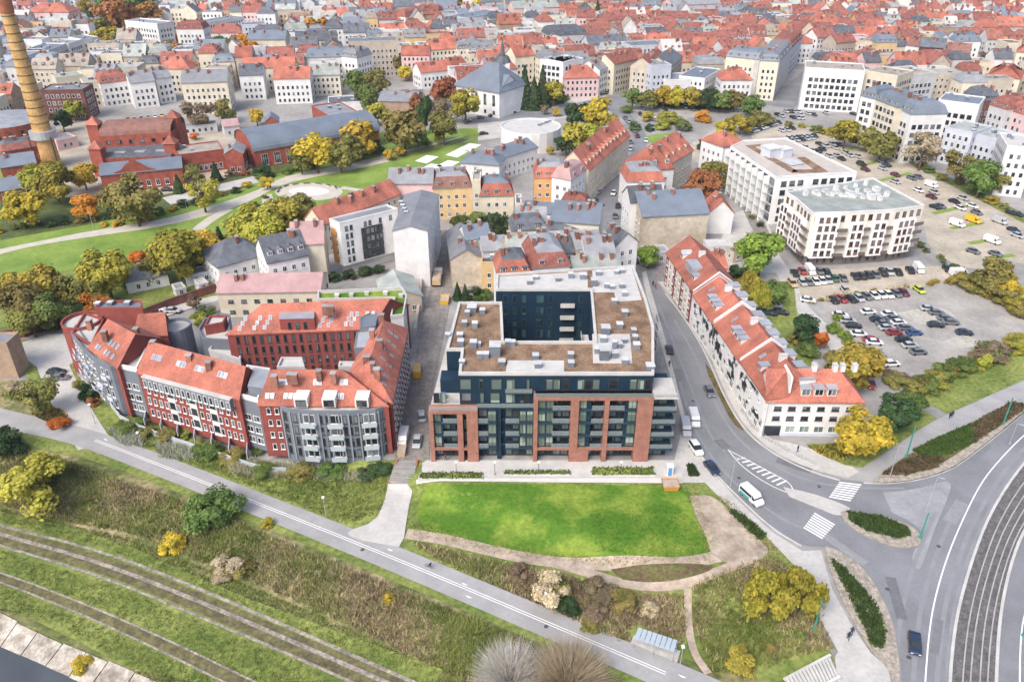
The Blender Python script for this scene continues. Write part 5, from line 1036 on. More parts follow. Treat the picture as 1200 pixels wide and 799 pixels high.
# ---------------------------------------------------------------- the town behind, building by building
N0 = dict(name='tenement')
def TT(*a, **k): return T(*a, **k)
rows = [
 # e0, e1, depth, wall, roof, type, floors, where
 ((146, 25), (184, 29), 12, 'wh', 'gr', 'f', 22, 'tall white with dark window grid among rust trees'),
 ((30, 14), (80, 14), 18, 'pk', 'rd', 'h', 16, 'neo-gothic school look by the chimney crown'),
 ((66, 33), (108, 31), 18, 'pk', 'gr', 'h', 8, 'low with wide pale roof below the school'),
 ((26, 40), (56, 41), 16, 'wh', 'wt', 'f', 11, 'plain white behind the chimney'),
 ((33, 66), (56, 58), 14, 'bl', 'gr', 'f', 15, 'first of the pale slab row'), ((57, 60), (80, 51), 14, 'gy', 'bg', 'f', 15, 'second of the pale slab row'),
 ((80, 52), (96, 47), 14, 'wh', 'gr', 'f', 15, 'third of the pale slab row'), ((96, 47), (115, 44), 14, 'wh', 'bg', 'f', 15, 'end of the pale slab row'),
 ((55, 79), (82, 75), 12, 'br', 'gr', 'f', 8, 'brick with grey roof by the slab row'), ((84, 76), (112, 65), 11, 'br', 'gr', 'f', 8, 'brick wing by the slab row'),
 ((47, 107), (97, 106), 13, 'db', 'gr', 'f', 14, 'with rows of pale windows behind the chimney'),
 ((0, 78), (22, 74), 16, 'wh', 'bg', 'f', 14, 'white at the edge behind the chimney'), ((0, 110), (24, 108), 12, 'wh', 'rd', 'h', 6, 'low with bright red roof'), ((0, 60), (20, 58), 14, 'gy', 'mv', 'f', 14, 'grey behind the chimney'), ((0, 38), (14, 38), 14, 'pk', 'dr', 'g', 14, 'half hidden by the chimney'),
 ((98, 98), (116, 96), 12, 'cr', 'gn', 'f', 12, 'cream with a blank side'), ((117, 98), (151, 94), 13, 'wh', 'dr', 'm', 12, 'with maroon mansard and bays'), ((152, 97), (181, 94), 13, 'wh', 'gr', 'g', 13, 'with a round gable'), ((182, 92), (201, 89), 13, 'wh', 'gr', 'g', 13, 'with dark corner roof'),
 ((65, 92), (97, 88), 10, 'cr', 'gn', 'f', 12, 'long cream back house'), ((122, 84), (150, 82), 10, 'br', 'gr', 'f', 9, 'low brick with grey roof'),
 ((184, 80), (222, 80), 14, 'cr', 'rd', 'h', 13, 'with fresh orange hipped roof'), ((212, 97), (266, 95), 17, 'cr', 'gr', 'g', 15.5, 'large with five window rows'),
 ((280, 88), (308, 87), 14, 'wh', 'dg', 'g', 13, 'with dark roof beside a red one'), ((320, 92), (363, 91), 14, 'wh', 'rd', 'g', 13, 'white under a broad red roof'), ((284, 79), (345, 78), 10, 'cr', 'rd', 'g', 13, 'long bright red ridge'),
 ((206, 34), (238, 34), 12, 'wh', 'dr', 'm', 19, 'with balconies between red corners'), ((240, 28), (286, 20), 12, 'wh', 'gr', 'f', 14, 'long white slab on the slope'), ((245, 38), (284, 38), 12, 'gy', 'dr', 'h', 9, 'with dark red hipped roof'),
 ((290, 46), (334, 46), 13, 'cr', 'bg', 'g', 17, 'with six rows of windows'), ((346, 47), (394, 46), 13, 'be', 'dg', 'g', 14, 'bare brick sides'), ((358, 68), (418, 66), 12, 'wh', 'bg', 'm', 13, 'long with dark mansard band'), ((363, 88), (398, 87), 12, 'cr', 'gn', 'g', 11, 'with green-grey roof'),
 ((283, 30), (310, 29), 14, 'bl', 'bg', 'f', 14, 'with navy glass top'), ((300, 40), (333, 38), 12, 'gy', 'dg', 'm', 13, 'with dark mansard windows'), ((343, 24), (365, 22), 14, 'yl', 'tn', 'f', 14, 'pale yellow blank side'),
 ((180, 8), (232, 8), 22, 'be', 'gn', 'h', 13, 'wide with teal metal roof'), ((250, 5), (275, 6), 14, 'bl', 'gn', 'f', 9, 'wrapped in scaffolding net'), ((285, 6), (305, 6), 14, 'be', 'rd', 'h', 18, 'beige with arched windows'), ((312, 8), (345, 8), 14, 'gy', 'bg', 'g', 14, 'grey with a colonnade'),
 ((408, 50), (466, 48), 14, 'be', 'bg', 'f', 20, 'tall with blank brick ends'), ((400, 66), (418, 68), 14, 'wh', 'gr', 'm', 16, 'with a dormer band beside the tall beige one'),
 ((470, 64), (503, 64), 11, 'pk', 'rd', 'g', 14, 'with white dormer gables'), ((504, 58), (535, 56), 11, 'cr', 'rd', 'g', 14, 'with orange ridge'), ((536, 57), (550, 56), 12, 'cr', 'gr', 'm', 14, 'corner with grey mansard'),
 ((493, 85), (531, 81), 12, 'wh', 'rd', 'g', 9, 'parish house with stepped white gables'), ((531, 79), (548, 76), 12, 'wh', 'rd', 'g', 9, 'second parish house'),
 ((446, 37), (476, 36), 12, 'cr', 'rd', 'g', 10, 'low with orange roof'), ((443, 24), (470, 23), 11, 'cr', 'rd', 'h', 12, 'with orange hipped roof'), ((475, 20), (520, 12), 12, 'wh', 'dr', 'm', 14, 'long with maroon dormer slope'), ((548, 22), (590, 14), 16, 'bl', 'bg', 'f', 16, 'modern dark glass cube'),
 ((604, 66), (626, 64), 12, 'cr', 'rd', 'g', 17, 'with bay windows left of the glass office'), ((627, 66), (640, 72), 12, 'cr', 'gr', 'm', 16, 'narrow cream one'),
 ((639, 70), (660, 74), 16, 'wh', 'bg', 'f', 18, 'modern white grid office'), ((660, 74), (678, 68), 14, 'wh', 'bg', 'f', 18, 'modern white grid office, back wing'), ((662, 91), (702, 90), 12, 'pk', 'rd', 'h', 11, 'pink corner house with rounded front'),
 ((703, 82), (719, 75), 13, 'wh', 'gr', 'g', 14, 'white grid front next to the pink corner'), ((720, 75), (748, 68), 13, 'cr', 'dr', 'g', 16, 'cream with orange and brown roof'), ((748, 70), (764, 78), 11, 'bl', 'gr', 'f', 17, 'with a pale blue blank side'), ((765, 78), (781, 66), 12, 'be', 'dr', 'g', 16, 'beige with brown roof'), ((786, 78), (800, 66), 14, 'be', 'dg', 'g', 15, 'dark beige at the gap'),
 ((780, 95), (825, 93), 16, 'wh', 'gr', 'f', 10, 'white office with square windows'), ((826, 93), (845, 82), 14, 'wh', 'bg', 'f', 11, 'white office wing'), ((846, 93), (882, 93), 13, 'wh', 'rd', 'h', 12, 'white cube house under a red hipped roof'),
 ((851, 66), (890, 70), 14, 'cr', 'bg', 'm', 17, 'ornate with pale blue mansard'), ((891, 71), (913, 72), 14, 'cr', 'bg', 'm', 20, 'ornate corner house with oriel'), ((914, 72), (928, 56), 13, 'gy', 'gr', 'm', 18, 'first past the ornate corner'), ((928, 56), (940, 44), 13, 'bl', 'dr', 'm', 17, 'second past the ornate corner'),
 ((944, 80), (1014, 84), 18, 'wh', 'tn', 'f', 20, 'long modern white office with glass corners'), ((1014, 84), (1052, 90), 18, 'cr', 'tn', 'f', 19, 'modern office with tall window strips'), ((1052, 90), (1098, 86), 18, 'gy', 'tn', 'f', 17, 'low modern office wing'),
 ((1009, 112), (1026, 116), 14, 'wh', 'bg', 'm', 21, 'new block, white left bay'), ((1026, 116), (1052, 126), 14, 'cr', 'bg', 'm', 21, 'new block, beige middle'), ((1052, 126), (1068, 134), 15, 'wh', 'bg', 'm', 20, 'new block, white right bay'), ((1100, 118), (1148, 124), 16, 'wh', 'bg', 'f', 20, 'new block, rear wing with a blank wall'),
 ((1108, 150), (1140, 157), 16, 'bl', 'gn', 'f', 14, 'pale blue L-shaped with green roof'), ((1140, 157), (1182, 168), 16, 'bl', 'gn', 'f', 13, 'pale blue long side'), ((1180, 172), (1215, 175), 18, 'wh', 'wt', 'f', 18, 'cream office with big square windows'),
 ((1148, 118), (1172, 118), 14, 'db', 'dg', 'm', 17, 'dark brick with slate turret'), ((1160, 122), (1180, 128), 14, 'gy', 'dr', 'm', 19, 'ornate with white gables'), ((1180, 128), (1205, 135), 14, 'pk', 'dr', 'm', 18, 'ornate pink with white gables'),
 ((1028, 50), (1052, 50), 11, 'yl', 'bg', 'm', 16, 'yellow with dark mansard'), ((1004, 48), (1023, 50), 10, 'st', 'tn', 'f', 15, 'with a large blank beige wall'), ((1062, 52), (1078, 54), 10, 'wh', 'br', 'g', 15, 'white blank gable'), ((1078, 54), (1108, 56), 11, 'db', 'dg', 'g', 16, 'dark brick rear fronts'), ((1109, 60), (1137, 62), 11, 'wh', 'br', 'g', 14, 'with a big white blank wall'),
 ((1158, 88), (1196, 92), 22, 'cr', 'rd', 'h', 12, 'big hall under a steep red hipped roof'), ((1192, 60), (1215, 62), 14, 'cr', 'rd', 'h', 12, 'at the right edge with red hip'),
 ((958, 44), (980, 42), 11, 'wh', 'dr', 'g', 14, 'white side by the street'), ((980, 50), (1003, 48), 11, 'be', 'dr', 'g', 13, 'beige with old red roof'), ((962, 66), (1000, 64), 12, 'gy', 'bg', 'f', 10, 'grey roofs behind the modern office'),
 ((602, 10), (655, 8), 16, 'pk', 'gn', 'g', 16, 'long pink and white college front'), ((676, 20), (698, 20), 14, 'pk', 'dr', 'g', 18, 'pink tower-like house by the conifer'), ((788, 6), (845, 4), 18, 'pk', 'gr', 'g', 16, 'large pink baroque church side'), ((644, 42), (688, 40), 18, 'gy', 'dg', 'm', 13, 'with a dark oval dome roof'), ((740, 55), (798, 52), 16, 'gy', 'bg', 'f', 14, 'wide with patchy grey roof'), ((626, 25), (676, 26), 14, 'cr', 'wt', 'f', 12, 'pale wide hall'), ((690, 52), (736, 50), 14, 'gy', 'dg', 'g', 13, 'behind the orange roofed row'), ((762, 104), (778, 103), 8, 'wh', 'bg', 'f', 4, 'low pale blue shop'),
]
HG = {}
for e0, e1, dp, w_, rf, ty, h_, wh in rows:
    dist = P(e0[0], e0[1], h_).length
    T(e0, e1, dp, w_, rf, ty, h=h_, rh=4.2 if ty in 'mg' else 5, where=wh.replace(' with', ', with') if 0 else wh, name='town_house' if h_ < 12 else 'tenement', cat='building', dorm=(4 if ty == 'm' else 0), chim=3, fh=3.2, win=(1.8, 1.9, 2.6) if 'modern' in wh or 'new block' in wh else (1.1, 1.6, 2.4), label=f"{CW[w_]} {'house' if h_ < 12 else 'tenement'}, {CR[rf]} roof, {wh}")
# ---------------------------------------------------------------- the packed roofs farther off
AV = [[(880, 200), (885, 130), (940, 100), (955, 130), (1110, 150), (1250, 260), (1250, 470), (850, 470)], [(885, 122), (935, 85), (950, 70), (965, 80), (945, 120), (935, 145), (900, 145)], [(725, 130), (770, 100), (850, 112), (895, 118), (900, 170), (800, 200), (745, 165)], [(530, 130), (650, 110), (720, 100), (750, 110), (740, 160), (560, 180)],
      [(410, 95), (450, 85), (535, 95), (560, 135), (600, 250), (0, 420), (-100, 420), (-100, 150), (0, 150), (60, 130), (105, 125), (205, 112), (420, 105)], [(180, 79), (340, 81), (340, 42), (180, 36)], [(95, 66), (195, 79), (195, 60), (150, 32), (182, 16), (120, -6), (60, 22), (60, 48), (118, 44)], [(500, 7), (610, 9), (610, -30), (500, -30)], [(590, 120), (660, 112), (650, 92), (600, 92)], [(1115, 105), (1160, 95), (1180, 60), (1165, 60), (1110, 90)], [(1160, 95), (1200, 95), (1200, 75)], [(350, 38), (390, 38), (390, 28), (350, 28)]]
AVW = [[P(*p) for p in a] for a in AV]
def inside(p, poly):
    c = False; n = len(poly)
    for i in range(n):
        a, b = poly[i], poly[i - 1]
        if (a.y > p.y) != (b.y > p.y) and p.x < (b.x - a.x) * (p.y - a.y) / (b.y - a.y) + a.x: c = not c
    return c
def seg_d(p, a, b):
    t = max(0, min(1, (p - a).dot(b - a) / max(1e-6, (b - a).length_squared))); return (p - a.lerp(b, t)).length
OCCB = [(q, sum(q, Vector((0, 0))) / len(q), max((p - sum(q, Vector((0, 0))) / len(q)).length for p in q)) for q in OCC]
def free(c, r):
    for q, cc_, rr in OCCB:
        if (c - cc_).length < rr + r:
            if inside(c, q) or min(seg_d(c, q[i], q[i - 1]) for i in range(len(q))) < r: return False
    return True
rng = random.Random(11); CAND = []
Y = 398.0
while Y < 1080:
    rowd = 12.6 + rng.uniform(-.6, 1.6); half = Y * .62 + 110; X = -half + rng.uniform(0, 8)
    street = rng.random() < .28
    while X < half:
        wd = rng.uniform(8, 18); yy = Y + 10 * math.sin(X / 90.0 + Y / 200) + X * .12; c = Vector((X + wd / 2, yy)); X += wd + (rng.random() < .12) * 9 + .3
        pxx = 600 + FPX * c.x / (CP * c.y + SP * 90)
        if not free(c, 7.2) or any(inside(c, a) for a in AVW): continue
        th = .12 + .1 * math.cos(X / 90.0) + rng.uniform(-.05, .05)
        if rng.random() < .24: th += math.pi / 2; wd = min(wd, 13)
        red = .61 if pxx > 640 else (.14 if pxx < 400 else .3)
        if pxx > 640 and c.y < 470: red = .5
        r_ = rng.random(); rc = rng.choice(['rd', 'rd', 'dr', 'dr', 'dr', 'br']) if r_ < red * .86 else rng.choice(['gr', 'gr', 'dg', 'bg', 'gn', 'tn', 'wt'])
        wc = rng.choice(['wh', 'wh', 'cr', 'cr', 'be', 'be', 'pk', 'gy', 'gy', 'yl', 'tb']); hh = rng.uniform(9, 13.5) if red > .6 else rng.uniform(11.5, 16.5)
        ty = rng.choice('ggghm') if rc in ('rd', 'dr', 'dg') else rng.choice('fffgm'); dd_ = rng.uniform(9, 12)
        inv = abs(c.x) < (CP * c.y + SP * 90) * .643 + 8 and yy < 875
        CAND.append((c, th, wd, red, rc, wc, hh, ty, dd_, pxx, yy, inv))
    Y += rowd + (7 if street else 0)
CAND.sort(key=lambda k: k[0].length)
used = {'row_house': 0, 'tenement': 0}; SM = MB(); SMAT = list(W.values()) + list(RF.values()) + [FW, GL]; WI = {k: i for i, k in enumerate(W)}; RI = {k: len(W) + i for i, k in enumerate(RF)}
for c, th, wd, red, rc, wc, hh, ty, dd_, pxx, yy, inv in CAND:
    nm = 'row_house' if red > .6 else 'tenement'
    u = Vector((math.cos(th), math.sin(th))); n_ = Vector((-u.y, u.x)); a = c - u * wd / 2 - n_ * dd_ / 2; b = c + u * wd / 2 - n_ * dd_ / 2
    rh_ = rng.uniform(3.6, 5.5) if ty in 'gh' else 3.2; nch = rng.choice((1, 2, 2, 3)); ndo = rng.choice((0, 2, 3))
    if inv and used[nm] < (285 if nm == 'row_house' else 170):
        used[nm] += 1; zone = 'in the old town' if pxx > 640 else 'among far grey roofs'; size = 'wide' if wd > 17 else 'narrow' if wd < 13.5 else 'middling'; ex = ', dormered' if ndo and ty in 'gm' else ', end-on' if th > 1 else ''
        T(None, None, dd_, wc, rc, ty, h=hh, rh=rh_, world=(a, b), name=nm, cat='house' if red > .6 else 'building', label=f"{size} {CW[wc]} house with {CR[rc]} {CF[ty]} roof{ex} {zone}", group=f"{size} {CW[wc]} houses with {CR[rc]} {CF[ty]} roofs{ex} {zone}", chim=nch, dorm=ndo if ty in 'gm' else 0, far=True, fh=3.1)
    else:
        q = [a, b, b + n_ * dd_, a + n_ * dd_]; SM.prism(q, 0, hh, WI[wc], top=(ty == 'f'), mtop=RI[rc]); m0, m1 = (q[0] + q[3]) / 2, (q[1] + q[2]) / 2; k = 4 if ty == 'h' else 0
        if ty != 'f':
            A_1, B_1 = V3(m0 + u * k, hh + rh_), V3(m1 - u * k, hh + rh_); e = [V3(p, hh) for p in q]; e[0] -= V3(n_ * .4, .3); e[1] -= V3(n_ * .4, .3)
            SM.poly([e[0], e[1], B_1, A_1], RI[rc]); SM.poly([e[2], e[3], A_1, B_1], RI[rc]); SM.poly([e[1], e[2], B_1], RI[rc] if k else WI[wc]); SM.poly([e[3], e[0], A_1], RI[rc] if k else WI[wc])
        for j in range(nch):
            p = c + u * rng.uniform(-.4, .4) * wd + n_ * rng.uniform(-.2, .2) * dd_; SM.box((p.x, p.y, hh), (.9, 1.4, rh_ + 1.6 if ty != 'f' else 1.5), th, RI['dr'])
        for f in range(max(1, int((hh - 1) / 3.2))):
            for j in range(int(wd / 2.8)):
                p = on_wall(a, b, 1.4 + j * 2.8, .05); p0_ = p - u * .6; p1_ = p + u * .6; z = 1 + f * 3.2; SM.poly([V3(p0_, z), V3(p1_, z), V3(p1_, z + 1.7), V3(p0_, z + 1.7)], len(SMAT) - 1)
SM.build('distant_town', SMAT, None, label='distant mass of red and grey town roofs at the top', cat='town', kind='stuff')
print('fill', used, len(CAND))
# ---------------------------------------------------------------- trees and plants
BARK = mat('bark', (.10, .075, .055), var=.25, scale=2)
def leafm(name, c, c2): return mat('leaf_' + name, c, var=.35, scale=.5, col2=c2, rnd=.2, transl=.3, rough=.7, thr=(.3, .7), fine=.3, bscale=2.2, hue=.022)
LEAF = {'gold': leafm('gold', (.40, .34, .045), (.80, .57, .07)), 'olive': leafm('olive', (.17, .19, .05), (.36, .31, .09)), 'green': leafm('green', (.10, .18, .04), (.22, .30, .08)), 'dark': leafm('dark', (.035, .075, .03), (.08, .14, .05)),
        'orange': leafm('orange', (.60, .22, .035), (.74, .34, .05)), 'rust': leafm('rust', (.36, .14, .06), (.46, .23, .08)), 'ygreen': leafm('ygreen', (.38, .40, .06), (.60, .55, .09)), 'brown': leafm('brown', (.24, .18, .12), (.34, .26, .16)),
        'bright': leafm('bright', (.18, .31, .045), (.32, .44, .08)), 'grey': leafm('grey', (.58, .54, .50), (.70, .65, .60)), 'straw': leafm('straw', (.58, .48, .33), (.68, .58, .38)), 'goldolive': leafm('goldolive', (.22, .25, .05), (.60, .46, .07))}
def crown_mesh(seed, shape='round', n=2600, leaf=.42):
    r = random.Random(seed); v = []; f = []
    blobs = []
    if shape == 'conifer': blobs = [(0, 0, 0, 1, 1, 1)]
    else:
        nb = {'round': 20, 'bush': 14, 'poplar': 14, 'willow': 12, 'open': 14, 'twig': 8}[shape]
        for k in range(nb):
            t = r.uniform(0, 6.283); cz = r.uniform(-.85, .95); rr = math.sqrt(max(0, 1 - cz * cz)) * r.uniform(.4, .9); b = r.uniform(.22, .44)
            blobs.append((rr * math.cos(t), rr * math.sin(t), cz * .68, b, b, b * r.uniform(.7, .95)))
        if shape == 'round': blobs.append((0, 0, 0, .55, .55, .5))
    for i in range(n):
        if shape == 'conifer':
            h = 1 - math.sqrt(r.random()); t = r.uniform(0, 6.283); rad = (1 - h) * (.95 - .25 * ((h * 9) % 1)) * math.sqrt(r.uniform(.5, 1)); p = Vector((rad * math.cos(t), rad * math.sin(t), -1 + 2 * h)); nrm = Vector((math.cos(t), math.sin(t), .3))
        else:
            b = blobs[r.randrange(len(blobs))]
            d = Vector((r.gauss(0, 1), r.gauss(0, 1), r.gauss(0, 1) + .25)).normalized(); k = r.uniform(.55, 1.08) ; p = Vector((b[0] + d.x * b[3] * k, b[1] + d.y * b[4] * k, b[2] + d.z * b[5] * k)); nrm = d
            if shape == 'willow': p.z -= abs(r.gauss(0, .35)) * (p.x * p.x + p.y * p.y)
        s = leaf * r.uniform(.5, 1.2) * .25
        if shape == 'twig':
            b0 = Vector((r.uniform(-.2, .2), r.uniform(-.2, .2), -.9)); d = Vector((r.gauss(0, .55), r.gauss(0, .55), r.uniform(.35, 1.1))); e = b0 + d.normalized() * r.uniform(.7, 1.75); m = b0.lerp(e, r.uniform(.2, .6)); w = Vector((r.uniform(-1, 1), r.uniform(-1, 1), 0)).normalized() * .0075
            j = len(v); v += [tuple(m - w), tuple(m + w), tuple(e)]; f.append((j, j + 1, j + 2)); continue
        gn = (nrm * .6 + p.normalized() * .4 + Vector((0, 0, .35)) + Vector((r.uniform(-.6, .6), r.uniform(-.6, .6), r.uniform(-.6, .6)))).normalized()
        u = gn.cross(Vector((r.uniform(-1, 1), r.uniform(-1, 1), r.uniform(-1, 1)))).normalized(); w = gn.cross(u).normalized()
        if shape == 'willow': w = Vector((r.uniform(-.2, .2), r.uniform(-.2, .2), -1.9))
        j = len(v); v += [tuple(p - u * s), tuple(p + w * s * .9), tuple(p + u * s), tuple(p - w * s * .9)]; f.append((j, j + 1, j + 2, j + 3))
    me = bpy.data.meshes.new('crown_' + shape); me.from_pydata(v, [], f); me.materials.append(LEAF['green']); me.update()
    return me
CR_ = {'round': [crown_mesh(k, 'round', 4600, .34) for k in range(5)], 'small': [crown_mesh(20 + k, 'round', 1700, .5) for k in range(4)], 'bush': [crown_mesh(30 + k, 'bush', 4200, .26) for k in range(4)], 'poplar': [crown_mesh(41, 'poplar', 1700, .5)], 'conifer': [crown_mesh(50, 'conifer', 1700, .5)], 'willow': [crown_mesh(60, 'willow', 4600, .30), crown_mesh(61, 'willow', 4600, .30)], 'open': [crown_mesh(70 + k, 'open', 2600, .26) for k in range(2)], 'twig': [crown_mesh(80 + k, 'twig', 7000) for k in range(2)]}
def trunk_mesh(seed):
    r = random.Random(seed); b = MB(); b.tube((0, 0, -.3), (.03, .02, 1.0), .075, .045, 7)
    for k in range(7):
        t = k * .9 + r.uniform(-.3, .3); z = r.uniform(.55, 1.0); e = (math.cos(t) * r.uniform(.35, .7), math.sin(t) * r.uniform(.35, .7), z + r.uniform(.35, .8)); b.tube((.02, .01, z), e, .03, .008, 5, cap=False)
        m = tuple((a + c) / 2 for a, c in zip((0, 0, z), e))
        for j in range(2): b.tube(m, (m[0] + r.uniform(-.35, .35), m[1] + r.uniform(-.35, .35), m[2] + r.uniform(.2, .5)), .014, .004, 4, cap=False)
    return b.mesh('trunk', BARK)
TRK = [trunk_mesh(k) for k in range(3)]
TI = 0
COLN = {'gold': 'golden yellow', 'olive': 'olive brown', 'green': 'green', 'dark': 'dark green', 'orange': 'bright orange', 'rust': 'rust red', 'ygreen': 'yellow-green', 'brown': 'brown half-bare', 'bright': 'fresh green', 'grey': 'bare grey', 'straw': 'pale straw', 'goldolive': 'gold and olive'}
def tree(px, py, w, col, where, shape='round', hs=1.0, name=None, ter=False):
    global TI
    TI += 1; r = random.Random(TI * 7)
    z = 5.0
    for _ in range(4):
        p = P(px, py, z); dep = CP * p.y + SP * (CAM_Z - z); rad = w / 2 / FPX * dep * 1.15; g = H(p.x, p.y); z = g + rad * (1.15 if shape in ('round', 'small', 'open', 'willow') else 1.0) * hs
        if shape in ('bush', 'twig'): z = g + rad * .55 * hs
    if shape == 'round' and dep > 300: shape = 'small'
    nm = name or {'conifer': 'conifer_tree', 'poplar': 'poplar_tree', 'willow': 'willow_tree', 'bush': 'shrub', 'twig': 'shrub'}.get(shape, 'broadleaf_tree')
    lab = f"{COLN[col]} {'bare-twigged shrub' if shape == 'twig' else nm.replace('_', ' ')} {where}"
    root = thing(nm, lab, 'shrub' if shape in ('bush', 'twig') else 'tree', V3(p, g), None)
    sx = rad * r.uniform(.95, 1.05); sz = rad * hs * r.uniform(.9, 1.0) * (.75 if shape in ('bush', 'twig') else .95)
    if shape == 'poplar': sz = rad * hs
    c = link('crown', r.choice(CR_[shape]), root, V3(p, z), r.uniform(0, 6.28), scale=(sx, sx, sz))
    c.material_slots[0].link = 'OBJECT'; c.material_slots[0].material = LEAF[col]
    ht = max(.6, (z - g)); link('trunk', r.choice(TRK), root, V3(p, g), r.uniform(0, 6.28), scale=(ht * .8, ht * .8, ht * .8))
    return root
